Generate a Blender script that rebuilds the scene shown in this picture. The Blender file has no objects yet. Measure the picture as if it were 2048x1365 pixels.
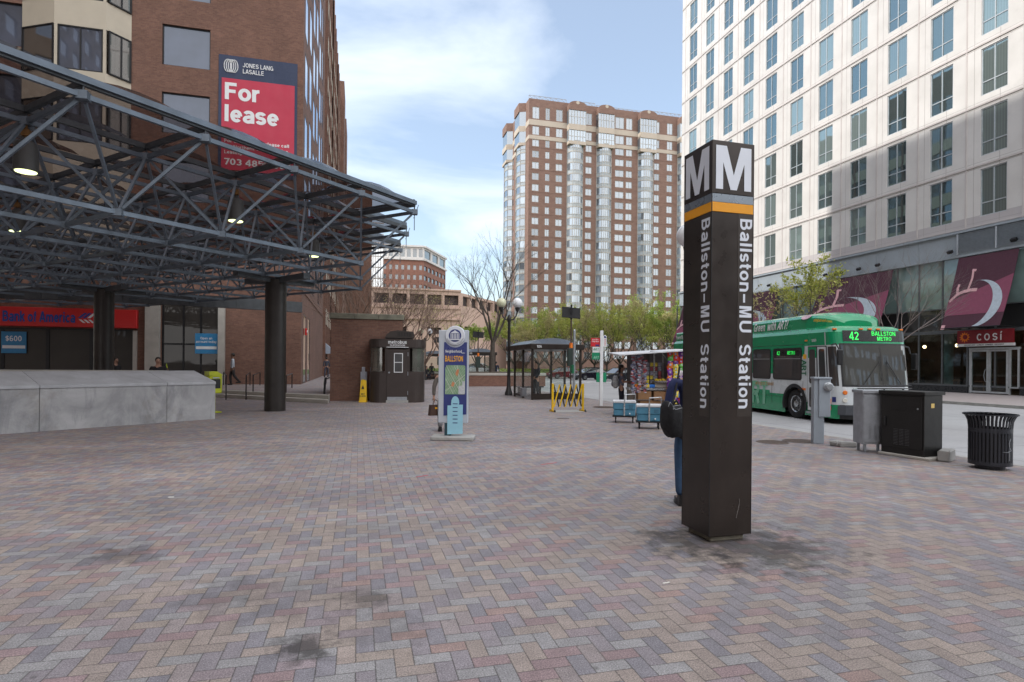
import bpy, bmesh, math, random
from math import sin, cos, tan, radians as R, pi, sqrt, atan2
from mathutils import Matrix, Vector
C = bpy.context.scene.collection
scn = bpy.context.scene
# ---------------------------------------------------------------- camera, sky, sun, exposure
TH = R(14.7); F = 1172.0; H = 1.65; RO = R(0.5); V0 = 727.7
cd = bpy.data.cameras.new('camera'); cam = bpy.data.objects.new('camera', cd); C.objects.link(cam)
cd.sensor_width = 36; cd.lens = F/2048*36; cd.shift_y = (V0-682.5)/2048; cd.clip_start = .05; cd.clip_end = 3000
_R0 = Vector((cos(TH), -sin(TH), 0)); _F = Vector((sin(TH), cos(TH), 0)); _Z = Vector((0, 0, 1))
_r = _R0*cos(RO)+_Z*sin(RO); _u = -_R0*sin(RO)+_Z*cos(RO)
_m = Matrix((_r, _u, -_F)).transposed().to_4x4(); _m.translation = (0, 0, H); cam.matrix_world = _m
scn.camera = cam
SUN_EL = 40.0
SUN_DIR = Vector((-1, .02, 0)).normalized()*cos(R(SUN_EL)) + Vector((0, 0, sin(R(SUN_EL))))
w = bpy.data.worlds.new('World'); scn.world = w; w.use_nodes = True
nt = w.node_tree; nt.nodes.clear()
def wn(t, **k):
    n = nt.nodes.new(t)
    for a, b in k.items(): setattr(n, a, b)
    return n
sky = wn('ShaderNodeTexSky', sky_type='NISHITA', sun_disc=False, sun_elevation=R(SUN_EL), sun_rotation=R(270), air_density=1.2, dust_density=.8, ozone_density=2.0)
tc = wn('ShaderNodeTexCoord'); sep = wn('ShaderNodeSeparateXYZ'); nt.links.new(tc.outputs['Generated'], sep.inputs[0])
ad = wn('ShaderNodeMath', operation='ADD'); ad.inputs[1].default_value = .22; nt.links.new(sep.outputs[2], ad.inputs[0])
mx = wn('ShaderNodeMath', operation='MAXIMUM'); mx.inputs[1].default_value = .12; nt.links.new(ad.outputs[0], mx.inputs[0])
dx = wn('ShaderNodeMath', operation='DIVIDE'); nt.links.new(sep.outputs[0], dx.inputs[0]); nt.links.new(mx.outputs[0], dx.inputs[1])
dy = wn('ShaderNodeMath', operation='DIVIDE'); nt.links.new(sep.outputs[1], dy.inputs[0]); nt.links.new(mx.outputs[0], dy.inputs[1])
cb = wn('ShaderNodeCombineXYZ'); nt.links.new(dx.outputs[0], cb.inputs[0]); nt.links.new(dy.outputs[0], cb.inputs[1])
cn = wn('ShaderNodeTexNoise'); cn.inputs['Scale'].default_value = .95; cn.inputs['Detail'].default_value = 9; cn.inputs['Roughness'].default_value = .55; cn.inputs['Distortion'].default_value = .5
cmap = wn('ShaderNodeMapping'); cmap.inputs['Scale'].default_value = (1, 1.5, 1); cmap.inputs['Location'].default_value = (2.45, -.5, 0)
nt.links.new(cb.outputs[0], cmap.inputs[0]); nt.links.new(cmap.outputs[0], cn.inputs['Vector'])
cr = wn('ShaderNodeMapRange'); cr.inputs['From Min'].default_value = .46; cr.inputs['From Max'].default_value = .72; cr.inputs['To Min'].default_value = .22; cr.inputs['To Max'].default_value = 1.0; nt.links.new(cn.outputs[0], cr.inputs['Value'])
# unseen bright cloud deck behind the camera and overhead, added to brighten the plaza
back = wn('ShaderNodeMapRange'); back.inputs['From Min'].default_value = .1; back.inputs['From Max'].default_value = -.6; nt.links.new(sep.outputs[1], back.inputs['Value'])
zen = wn('ShaderNodeMapRange'); zen.inputs['From Min'].default_value = .75; zen.inputs['From Max'].default_value = .98; nt.links.new(sep.outputs[2], zen.inputs['Value'])
mxx = wn('ShaderNodeMath', operation='MAXIMUM'); nt.links.new(back.outputs[0], mxx.inputs[0]); nt.links.new(zen.outputs[0], mxx.inputs[1])
cc = wn('ShaderNodeMix', data_type='RGBA'); cc.inputs['A'].default_value = (5.6, 6.1, 6.7, 1); cc.inputs['B'].default_value = (13.5, 13.2, 13.2, 1); nt.links.new(mxx.outputs[0], cc.inputs['Factor'])
cf = wn('ShaderNodeMath', operation='MAXIMUM'); m8 = wn('ShaderNodeMath', operation='MULTIPLY'); m8.inputs[1].default_value = .85
nt.links.new(mxx.outputs[0], m8.inputs[0]); nt.links.new(cr.outputs[0], cf.inputs[0]); nt.links.new(m8.outputs[0], cf.inputs[1])
cm = wn('ShaderNodeMix', data_type='RGBA'); nt.links.new(cf.outputs[0], cm.inputs['Factor']); nt.links.new(sky.outputs[0], cm.inputs['A']); nt.links.new(cc.outputs['Result'], cm.inputs['B'])
bg = wn('ShaderNodeBackground'); bg.inputs['Strength'].default_value = .118; nt.links.new(cm.outputs['Result'], bg.inputs['Color'])
wo = wn('ShaderNodeOutputWorld'); nt.links.new(bg.outputs[0], wo.inputs[0])
sl = bpy.data.lights.new('sun', 'SUN'); sl.energy = 2.1; sl.angle = R(.5); sl.color = (1, .955, .89)
so = bpy.data.objects.new('sun', sl); C.objects.link(so); so.location = (-60, 0, 90); so.rotation_euler = SUN_DIR.to_track_quat('Z', 'Y').to_euler()
scn.view_settings.view_transform = 'Standard'; scn.view_settings.look = 'None'; scn.view_settings.exposure = .85; scn.view_settings.gamma = 1
scn.view_settings.use_curve_mapping = False
scn.render.resolution_x = 1024; scn.render.resolution_y = 682; scn.render.engine = 'CYCLES'
try: scn.cycles.max_bounces = 7; scn.cycles.transparent_max_bounces = 12; scn.cycles.caustics_reflective = False; scn.cycles.caustics_refractive = False
except Exception: pass
random.seed(7)
# ---------------------------------------------------------------- measuring helpers: where a sight line of the photograph meets a real plane
def xy(u, v):
    a, b = u-1024, v-V0
    return (a*cos(RO)+b*sin(RO))/F, (-a*sin(RO)+b*cos(RO))/F
def WD(xc, d): return xc*cos(TH)+d*sin(TH), -xc*sin(TH)+d*cos(TH)
def G(u, v, z=0):
    x, y = xy(u, v); d = (H-z)/y; X, Y = WD(x*d, d); return Vector((X, Y, z))
def D(u, v, d):
    x, y = xy(u, v); X, Y = WD(x*d, d); return Vector((X, Y, H-y*d))
def PX(u, v, X):
    x, y = xy(u, v); a, b = WD(x, 1); d = X/a; return Vector((X, b*d, H-y*d))
def PY(u, v, Y):
    x, y = xy(u, v); a, b = WD(x, 1); d = Y/b; return Vector((a*d, Y, H-y*d))
# ---------------------------------------------------------------- node mini-language
class N:
    def __init__(s, t, o): s.t = t; s.o = o
    def op(s, o, b=None, c=None):
        n = s.t.nodes.new('ShaderNodeMath'); n.operation = o; s.t.links.new(s.o, n.inputs[0])
        for i, x in ((1, b), (2, c)):
            if x is None: continue
            if isinstance(x, N): s.t.links.new(x.o, n.inputs[i])
            else: n.inputs[i].default_value = x
        return N(s.t, n.outputs[0])
    def __add__(s, b): return s.op('ADD', b)
    def __sub__(s, b): return s.op('SUBTRACT', b)
    def __mul__(s, b): return s.op('MULTIPLY', b)
    def __truediv__(s, b): return s.op('DIVIDE', b)
    def lt(s, b): return s.op('LESS_THAN', b)
    def gt(s, b): return s.op('GREATER_THAN', b)
    def mn(s, b): return s.op('MINIMUM', b)
    def mxm(s, b): return s.op('MAXIMUM', b)
    def rng(s, a, b, c=0, d=1):
        n = s.t.nodes.new('ShaderNodeMapRange'); s.t.links.new(s.o, n.inputs[0])
        for i, x in enumerate((a, b, c, d)): n.inputs[i+1].default_value = x
        return N(s.t, n.outputs[0])
def newmat(name):
    m = bpy.data.materials.new(name); m.use_nodes = True; t = m.node_tree; t.nodes.clear()
    o = t.nodes.new('ShaderNodeOutputMaterial'); p = t.nodes.new('ShaderNodeBsdfPrincipled'); t.links.new(p.outputs[0], o.inputs[0]); return m, t, p, o
def coord(t, k='Object'):
    c = t.nodes.new('ShaderNodeTexCoord'); return c.outputs[k]
def noise(t, vec, sc, det=3, rough=.5, dist=0):
    n = t.nodes.new('ShaderNodeTexNoise'); n.inputs['Scale'].default_value = sc; n.inputs['Detail'].default_value = det; n.inputs['Roughness'].default_value = rough; n.inputs['Distortion'].default_value = dist
    if vec is not None: t.links.new(vec, n.inputs['Vector'])
    return N(t, n.outputs[0])
def mixc(t, f, a, b, mode='MIX'):
    n = t.nodes.new('ShaderNodeMix'); n.data_type = 'RGBA'; n.blend_type = mode
    for k, x in (('Factor', f), ('A', a), ('B', b)):
        if isinstance(x, N): t.links.new(x.o, n.inputs[k])
        elif isinstance(x, bpy.types.NodeSocket): t.links.new(x, n.inputs[k])
        elif isinstance(x, (int, float)): n.inputs[k].default_value = x
        else: n.inputs[k].default_value = (*x, 1) if len(x) == 3 else x
    return n.outputs['Result']
def setbump(t, p, h, strength=.3, dist=.02):
    b = t.nodes.new('ShaderNodeBump'); b.inputs['Strength'].default_value = strength; b.inputs['Distance'].default_value = dist
    t.links.new(h.o, b.inputs['Height']); t.links.new(b.outputs[0], p.inputs['Normal'])
_mc = {}
def mat(name, col, rough=.6, metal=0., var=.15, sc=5., bump=0., bsc=60., coat=0., grime=0.):
    if name in _mc: return _mc[name]
    m, t, p, o = newmat(name); v = coord(t)
    n = noise(t, v, sc, 4, .6)
    f = n.rng(.25, .75, 1-var, 1+var)
    g = t.nodes.new('ShaderNodeVectorMath'); g.operation = 'SCALE'; g.inputs[0].default_value = col[:3]; t.links.new(f.o, g.inputs['Scale'])
    c = g.outputs[0]
    if grime:
        n2 = noise(t, v, sc*.35, 6, .7, .6).rng(.5, .72, 0, grime)
        c = mixc(t, n2, c, (col[0]*.35, col[1]*.33, col[2]*.3))
    t.links.new(c, p.inputs['Base Color'])
    rr = noise(t, v, sc*2.3, 3).rng(.3, .7, max(0, rough-.08), min(1, rough+.08)); t.links.new(rr.o, p.inputs['Roughness'])
    p.inputs['Metallic'].default_value = metal; p.inputs['Coat Weight'].default_value = coat; p.inputs['Coat Roughness'].default_value = .08
    if bump: setbump(t, p, noise(t, v, bsc, 4), bump, .01)
    _mc[name] = m; return m
def emat(name, col, s):
    m, t, p, o = newmat(name); p.inputs['Base Color'].default_value = (*col, 1); p.inputs['Emission Color'].default_value = (*col, 1); p.inputs['Emission Strength'].default_value = s; return m
def brick(name, c1, c2, mortar, sx=.21, sz=.075, dirt=.25, axis='xy'):
    m, t, p, o = newmat(name); v = coord(t)
    s = t.nodes.new('ShaderNodeSeparateXYZ'); t.links.new(v, s.inputs[0])
    a = N(t, s.outputs[0])-N(t, s.outputs[1])
    cbn = t.nodes.new('ShaderNodeCombineXYZ'); t.links.new(a.o, cbn.inputs[0]); t.links.new(s.outputs[2], cbn.inputs[1])
    b = t.nodes.new('ShaderNodeTexBrick'); t.links.new(cbn.outputs[0], b.inputs['Vector'])
    b.inputs['Color1'].default_value = (*c1, 1); b.inputs['Color2'].default_value = (*c2, 1); b.inputs['Mortar'].default_value = (*mortar, 1)
    b.inputs['Scale'].default_value = 1; b.inputs['Brick Width'].default_value = sx; b.inputs['Row Height'].default_value = sz; b.inputs['Mortar Size'].default_value = .006; b.inputs['Bias'].default_value = -.1
    n = noise(t, v, .7, 5, .65).rng(.3, .75, 1.08, 1-dirt)
    n2 = noise(t, v, 12, 3).rng(.3, .7, .88, 1.12)
    g = t.nodes.new('ShaderNodeVectorMath'); g.operation = 'SCALE'; t.links.new(b.outputs['Color'], g.inputs[0]); t.links.new((n*n2).o, g.inputs['Scale'])
    t.links.new(g.outputs[0], p.inputs['Base Color']); p.inputs['Roughness'].default_value = .85
    setbump(t, p, N(t, b.outputs['Fac'])*-1, .4, .006)
    return m
def glass_refl(name, dark, refl=.3, rand=None, wave=.03, wsc=.5, tint=(1, 1, 1), rough=.02):
    """coated or dark window glass: body colour plus mirror coat"""
    m, t, p, o = newmat(name); v = coord(t)
    if rand:
        oi = t.nodes.new('ShaderNodeObjectInfo'); f = N(t, oi.outputs['Random']).rng(.35, .9); c = mixc(t, f, dark, rand)
        sp = t.nodes.new('ShaderNodeSeparateXYZ'); t.links.new(v, sp.inputs[0])
        fold = N(t, sp.outputs[0])*38; fold = fold.op('SINE').rng(-1, 1, .8, 1.08)
        g = t.nodes.new('ShaderNodeVectorMath'); g.operation = 'SCALE'; t.links.new(c, g.inputs[0]); t.links.new(fold.o, g.inputs['Scale']); c = g.outputs[0]
        t.links.new(c, p.inputs['Base Color'])
    else:
        c = mixc(t, noise(t, v, .8, 2).rng(.35, .65), dark, tuple(x*1.6 for x in dark)); t.links.new(c, p.inputs['Base Color'])
    p.inputs['Roughness'].default_value = .5
    gl = t.nodes.new('ShaderNodeBsdfGlossy'); gl.inputs['Roughness'].default_value = rough; gl.inputs['Color'].default_value = (*tint, 1)
    b = t.nodes.new('ShaderNodeBump'); b.inputs['Strength'].default_value = 1; b.inputs['Distance'].default_value = wave
    wv = noise(t, coord(t, 'Object'), wsc, 1); t.links.new(wv.o, b.inputs['Height']); t.links.new(b.outputs[0], gl.inputs['Normal'])
    fr = t.nodes.new('ShaderNodeFresnel'); fr.inputs['IOR'].default_value = 1.5
    fac = N(t, fr.outputs[0]).rng(0, 1, refl, 1)
    ms = t.nodes.new('ShaderNodeMixShader'); t.links.new(fac.o, ms.inputs[0]); t.links.new(p.outputs[0], ms.inputs[1]); t.links.new(gl.outputs[0], ms.inputs[2]); t.links.new(ms.outputs[0], o.inputs[0])
    return m
def glass_clear(name, tint=(.9, .95, .93), refl=.04, film=0., filmcol=(.3, .3, .28), ior=1.22):
    m, t, p, o = newmat(name)
    tr = t.nodes.new('ShaderNodeBsdfTransparent'); tr.inputs[0].default_value = (*tint, 1)
    gl = t.nodes.new('ShaderNodeBsdfGlossy'); gl.inputs['Roughness'].default_value = .03
    lw = t.nodes.new('ShaderNodeLayerWeight'); lw.inputs['Blend'].default_value = .5
    fac = N(t, lw.outputs['Facing']).op('POWER', 5.0)*.8+refl
    base = tr.outputs[0]
    if film:
        df = t.nodes.new('ShaderNodeBsdfDiffuse'); df.inputs[0].default_value = (*filmcol, 1); m1 = t.nodes.new('ShaderNodeMixShader'); m1.inputs[0].default_value = film
        ff = noise(t, coord(t), 1.4, 5, .6).rng(.3, .7, film*.6, film*1.4); t.links.new(ff.o, m1.inputs[0])
        t.links.new(base, m1.inputs[1]); t.links.new(df.outputs[0], m1.inputs[2]); base = m1.outputs[0]
    ms = t.nodes.new('ShaderNodeMixShader'); t.links.new(fac.o, ms.inputs[0]); t.links.new(base, ms.inputs[1]); t.links.new(gl.outputs[0], ms.inputs[2]); t.links.new(ms.outputs[0], o.inputs[0])
    return m
# ---------------------------------------------------------------- mesh builder
class MB:
    def __init__(s): s.v = []; s.f = []; s.m = []; s.T = Matrix()
    def add(s, vs, fs, mi=0):
        k = len(s.v); T = s.T
        s.v += [tuple(T @ Vector(p)) for p in vs]; s.f += [tuple(i+k for i in f) for f in fs]; s.m += [mi]*len(fs); return s
    def box(s, x0, x1, y0, y1, z0, z1, mi=0):
        if x0 > x1: x0, x1 = x1, x0
        if y0 > y1: y0, y1 = y1, y0
        if z0 > z1: z0, z1 = z1, z0
        return s.add([(x0, y0, z0), (x1, y0, z0), (x1, y1, z0), (x0, y1, z0), (x0, y0, z1), (x1, y0, z1), (x1, y1, z1), (x0, y1, z1)],
                     [(3, 2, 1, 0), (4, 5, 6, 7), (0, 1, 5, 4), (1, 2, 6, 5), (2, 3, 7, 6), (3, 0, 4, 7)], mi)
    def rbox(s, x0, x1, y0, y1, z0, z1, b=.01, mi=0):
        """box with chamfered edges"""
        P = []
        for iz, z in enumerate((z0, z0+b, z1-b, z1)):
            i = b if iz in (0, 3) else 0
            P += [(x0+b+i*0, y0+i, z), (x1-b, y0+i, z), (x1-i, y0+b, z), (x1-i, y1-b, z), (x1-b, y1-i, z), (x0+b, y1-i, z), (x0+i, y1-b, z), (x0+i, y0+b, z)]
        fs = [tuple(range(7, -1, -1)), tuple(range(24, 32))]
        for l in range(3):
            for k in range(8): fs.append((l*8+k, l*8+(k+1) % 8, (l+1)*8+(k+1) % 8, (l+1)*8+k))
        return s.add(P, fs, mi)
    def bar(s, p0, p1, w, h=None, mi=0, up=None):
        p0, p1 = Vector(p0), Vector(p1); h = h or w; d = (p1-p0)
        if d.length < 1e-6: return s
        d.normalize(); u = Vector(up) if up else Vector((0, 0, 1))
        if abs(d.dot(u)) > .98: u = Vector((0, 1, 0)) if abs(d.y) < .9 else Vector((1, 0, 0))
        a = d.cross(u).normalized()*w/2; b = a.normalized().cross(d).normalized()*h/2
        P = [p0-a-b, p0+a-b, p0+a+b, p0-a+b, p1-a-b, p1+a-b, p1+a+b, p1-a+b]
        return s.add(P, [(3, 2, 1, 0), (4, 5, 6, 7), (0, 1, 5, 4), (1, 2, 6, 5), (2, 3, 7, 6), (3, 0, 4, 7)], mi)
    def cyl(s, p0, p1, r0, r1=None, n=12, mi=0, caps=True):
        r1 = r0 if r1 is None else r1; p0, p1 = Vector(p0), Vector(p1); d = (p1-p0)
        if d.length < 1e-6: return s
        d.normalize(); u = Vector((0, 0, 1)) if abs(d.z) < .9 else Vector((1, 0, 0)); a = d.cross(u).normalized(); b = d.cross(a)
        P = [p0+(a*cos(2*pi*k/n)+b*sin(2*pi*k/n))*r0 for k in range(n)]+[p1+(a*cos(2*pi*k/n)+b*sin(2*pi*k/n))*r1 for k in range(n)]
        fs = [(k, k+n, (k+1) % n+n, (k+1) % n) for k in range(n)]
        if caps: fs += [tuple(range(n)), tuple(range(2*n-1, n-1, -1))]
        return s.add(P, fs, mi)
    def tube(s, pts, r, n=8, mi=0):
        for a, b in zip(pts, pts[1:]): s.cyl(a, b, r, r, n, mi)
        return s
    def lathe(s, prof, c=(0, 0, 0), n=24, mi=0, sx=1, sy=1):
        P = []; c = Vector(c)
        for r, z in prof: P += [(c.x+sx*r*cos(2*pi*k/n), c.y+sy*r*sin(2*pi*k/n), c.z+z) for k in range(n)]
        fs = []
        for l in range(len(prof)-1):
            for k in range(n): fs.append((l*n+k, l*n+(k+1) % n, (l+1)*n+(k+1) % n, (l+1)*n+k))
        fs += [tuple(range(n-1, -1, -1)), tuple(range((len(prof)-1)*n, len(prof)*n))]
        return s.add(P, fs, mi)
    def sph(s, c, r, n=16, m=10, mi=0, sx=1, sy=1, sz=1):
        return s.lathe([(max(.001, r*sin(pi*k/m)), -r*sz*cos(pi*k/m)) for k in range(m+1)], c, n, mi, sx, sy)
    def prism(s, pts, z0, z1, mi=0):
        n = len(pts); P = [(x, y, z0) for x, y in pts]+[(x, y, z1) for x, y in pts]
        return s.add(P, [tuple(range(n-1, -1, -1)), tuple(range(n, 2*n))]+[(k, (k+1) % n, (k+1) % n+n, k+n) for k in range(n)], mi)
    def plate(s, pts, y0, y1, mi=0):
        """outline in xz (counter-clockwise seen from -y), thickness y0..y1"""
        n = len(pts); P = [(x, y0, z) for x, z in pts]+[(x, y1, z) for x, z in pts]
        return s.add(P, [tuple(range(n)), tuple(range(2*n-1, n-1, -1))]+[(k, k+n, (k+1) % n+n, (k+1) % n) for k in range(n)], mi)
    def quad(s, a, b, c, d, mi=0): return s.add([a, b, c, d], [(0, 1, 2, 3)], mi)
    def mesh(s, name, mats, smooth=False):
        me = bpy.data.meshes.new(name); me.from_pydata(s.v, [], s.f)
        for m in (mats if isinstance(mats, (list, tuple)) else [mats]): me.materials.append(m)
        me.polygons.foreach_set('material_index', s.m)
        if smooth: me.polygons.foreach_set('use_smooth', [True]*len(s.f))
        me.update(); return me
    def build(s, name, mats, parent=None, smooth=False, loc=None, rz=0, label=None):
        o = bpy.data.objects.new(name, s.mesh(name, mats, smooth)); C.objects.link(o)
        if parent: o.parent = parent
        if loc is not None: o.location = loc
        if rz: o.rotation_euler.z = rz
        if label: o['label'] = label
        return o
def smooth_angle(o, deg=35):
    me = o.data; me.polygons.foreach_set('use_smooth', [True]*len(me.polygons))
    bm = bmesh.new(); bm.from_mesh(me)
    for e in bm.edges:
        if len(e.link_faces) != 2 or e.calc_face_angle(0) > R(deg): e.smooth = False
    bm.to_mesh(me); bm.free(); return o
def thing(name, label, cat, loc=(0, 0, 0), rz=0, group=None):
    o = bpy.data.objects.new(name, None); C.objects.link(o); o.location = loc; o.rotation_euler.z = rz; o.empty_display_size = .2
    o['label'] = label; o['category'] = cat
    if group: o['group'] = group
    return o
def tag(o, label, cat, group=None):
    o['label'] = label; o['category'] = cat
    if group: o['group'] = group
    return o
def struct(o): o['kind'] = 'structure'; return o
def dup(root, loc=None, rz=None, label=None, parent=None):
    def cp(o, par):
        c = o.copy(); C.objects.link(c); c.parent = par
        for ch in list(o.children): cp(ch, c)
        return c
    r = cp(root, parent)
    if loc is not None: r.location = loc
    if rz is not None: r.rotation_euler.z = rz
    if label: r['label'] = label
    return r
# ---------------------------------------------------------------- bold sans stroke lettering (cap height 1, drawn as mitred ribbons)
def _a(cx, cy, rx, ry, a0, a1): 
    n = max(3, int(abs(a1-a0)/18)); return [(cx+rx*cos(R(a0+(a1-a0)*k/n)), cy+ry*sin(R(a0+(a1-a0)*k/n))) for k in range(n+1)]
_S = lambda W, y0, y1: [_a((W)/2, y1-(y1-y0)/4-0, W/2-.09, (y1-y0)/4, 15, 255)[:]+_a(W/2, y0+(y1-y0)/4, W/2-.09, (y1-y0)/4, 75, -165)]
GL = {
'A': (.72, [[(.06, 0), (.36, 1)], [(.36, 1), (.66, 0)], [(.17, .3), (.55, .3)]]),
'B': (.70, [[(.1, 0), (.1, 1)], [(.1, .91)]+_a(.36, .72, .18, .19, 90, -90)+[(.1, .53)], [(.1, .53)]+_a(.38, .31, .22, .22, 90, -90)+[(.1, .09)]]),
'C': (.72, [_a(.38, .5, .28, .41, 40, 320)]), 'D': (.74, [[(.1, 0), (.1, 1)], [(.1, .91)]+_a(.32, .5, .32, .41, 90, -90)+[(.1, .09)]]),
'E': (.64, [[(.1, 0), (.1, 1)], [(.1, .91), (.58, .91)], [(.1, .52), (.54, .52)], [(.1, .09), (.6, .09)]]), 'F': (.60, [[(.1, 0), (.1, 1)], [(.1, .91), (.57, .91)], [(.1, .5), (.52, .5)]]),
'G': (.76, [_a(.39, .5, .29, .41, 45, 345), [(.42, .45), (.68, .45)], [(.68, .0), (.68, .54)]]), 'H': (.74, [[(.1, 0), (.1, 1)], [(.64, 0), (.64, 1)], [(.1, .52), (.64, .52)]]),
'I': (.28, [[(.14, 0), (.14, 1)]]), 'Í': (.28, [[(.14, 0), (.14, .86)], [(.1, .98), (.26, 1.2)]]), 'J': (.56, [[(.46, 1)]+_a(.26, .3, .2, .21, 0, -180)]), 'K': (.72, [[(.1, 0), (.1, 1)], [(.62, 1), (.12, .42)], [(.28, .58), (.66, 0)]]),
'L': (.58, [[(.1, 0), (.1, 1)], [(.1, .09), (.56, .09)]]), 'M': (.86, None), 'N': (.74, [[(.1, 0), (.1, 1)], [(.64, 0), (.64, 1)], [(.12, .95), (.62, .05)]]),
'O': (.78, [_a(.39, .5, .30, .41, 0, 360)]), 'P': (.66, [[(.1, 0), (.1, 1)], [(.1, .91)]+_a(.36, .68, .2, .23, 90, -90)+[(.1, .45)]]),
'R': (.72, [[(.1, 0), (.1, 1)], [(.1, .91)]+_a(.38, .69, .2, .22, 90, -90)+[(.1, .47)], [(.42, .47), (.62, 0)]]), 'S': (.68, _S(.68, .09, .91)), 'T': (.62, [[(.31, 0), (.31, 1)], [(.02, .91), (.6, .91)]]),
'U': (.74, [[(.1, 1)]+_a(.37, .34, .27, .25, 180, 360)+[(.64, 1)]]), 'V': (.68, [[(.06, 1), (.34, 0)], [(.34, 0), (.62, 1)]]), 'W': (.96, [[(.06, 1), (.26, 0)], [(.26, 0), (.48, .96)], [(.48, .96), (.70, 0)], [(.70, 0), (.9, 1)]]),
'a': (.58, [[(.48, 0), (.48, .46)]+_a(.29, .49, .19, .17, 0, 160), _a(.26, .22, .17, .14, 80, 360)[:], [(.26, .38), (.48, .38)]]), 'b': (.62, [[(.1, 0), (.1, 1)], _a(.33, .36, .2, .28, 0, 360)]), 'c': (.56, [_a(.31, .36, .21, .28, 45, 315)]), 'd': (.62, [[(.52, 0), (.52, 1)], _a(.29, .36, .2, .28, 0, 360)]),
'e': (.58, [[(.12, .36), (.5, .36)], _a(.3, .36, .2, .28, 0, 318)]), 'f': (.36, [[(.16, 0)]+_a(.3, .78, .14, .14, 180, 90), [(.02, .64), (.33, .64)]]), 'g': (.62, [_a(.29, .37, .2, .27, 0, 360), [(.52, .73)]+_a(.31, -.02, .21, .18, 0, -150)]),
'h': (.60, [[(.1, 0), (.1, 1)], _a(.3, .46, .2, .19, 160, 0)+[(.5, 0)]]), 'i': (.26, [[(.13, 0), (.13, .73)], [(.13, .84), (.13, 1)]]), 'k': (.58, [[(.1, 0), (.1, 1)], [(.48, .73), (.14, .34)], [(.25, .44), (.54, 0)]]), 'l': (.26, [[(.13, 0), (.13, 1)]]),
'm': (.90, [[(.1, 0), (.1, .73)], _a(.27, .47, .17, .18, 150, 0)+[(.44, 0)], _a(.61, .47, .17, .18, 150, 0)+[(.78, 0)]]), 'n': (.60, [[(.1, 0), (.1, .73)], _a(.3, .45, .2, .2, 150, 0)+[(.5, 0)]]), 'o': (.62, [_a(.31, .36, .22, .28, 0, 360)]),
'p': (.62, [[(.1, -.25), (.1, .73)], _a(.33, .36, .2, .28, 0, 360)]), 'r': (.40, [[(.1, 0), (.1, .73)], _a(.34, .42, .24, .23, 175, 85)]), 's': (.54, _S(.54, .08, .65)), 't': (.36, [[(.16, .92)]+_a(.28, .19, .12, .12, 180, 285), [(.02, .64), (.34, .64)]]),
'u': (.60, [[(.1, .73)]+_a(.3, .28, .2, .2, 180, 330), [(.5, 0), (.5, .73)]]), 'w': (.82, [[(.05, .73), (.22, 0)], [(.22, 0), (.4, .7)], [(.4, .7), (.58, 0)], [(.58, 0), (.77, .73)]]), 'x': (.56, [[(.05, .73), (.5, 0)], [(.5, .73), (.05, 0)]]), 'y': (.56, [[(.05, .73), (.28, .06)], [(.51, .73), (.24, -.12), (.06, -.16)]]),
'0': (.58, [_a(.29, .5, .2, .41, 0, 360)]), '2': (.58, [_a(.29, .70, .2, .21, 165, -30)+[(.1, .09), (.52, .09)]]), '3': (.58, [_a(.28, .7, .18, .2, 150, -85), _a(.28, .3, .2, .21, 90, -150)]), '4': (.60, [[(.42, 0), (.42, 1)], [(.42, .95), (.06, .32)], [(.03, .27), (.57, .27)]]),
'5': (.58, [[(.5, .91), (.15, .91), (.11, .5)], _a(.28, .32, .21, .24, 130, -150)]), '6': (.58, [_a(.29, .31, .2, .23, 0, 360), [(.09, .33)]+_a(.3, .6, .21, .31, 180, 50)]), '7': (.56, [[(.05, .91), (.5, .91), (.22, 0)]]), '8': (.58, [_a(.29, .71, .17, .19, 0, 360), _a(.29, .29, .2, .21, 0, 360)]), '9': (.58, [_a(.29, .69, .2, .23, 0, 360), [(.49, .67)]+_a(.28, .4, .21, .31, 0, -130)]),
'$': (.58, _S(.58, .15, .85)+[[(.29, 0), (.29, 1)]]), '!': (.28, [[(.14, .3), (.14, 1)], [(.14, 0), (.14, .17)]]), '.': (.26, [[(.13, 0), (.13, .17)]]), ',': (.26, [[(.13, .16), (.13, .04), (.07, -.12)]]), '–': (.62, [[(.05, .38), (.57, .38)]]), '·': (.3, [[(.15, .42), (.15, .58)]]), ' ': (.30, [])}
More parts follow.
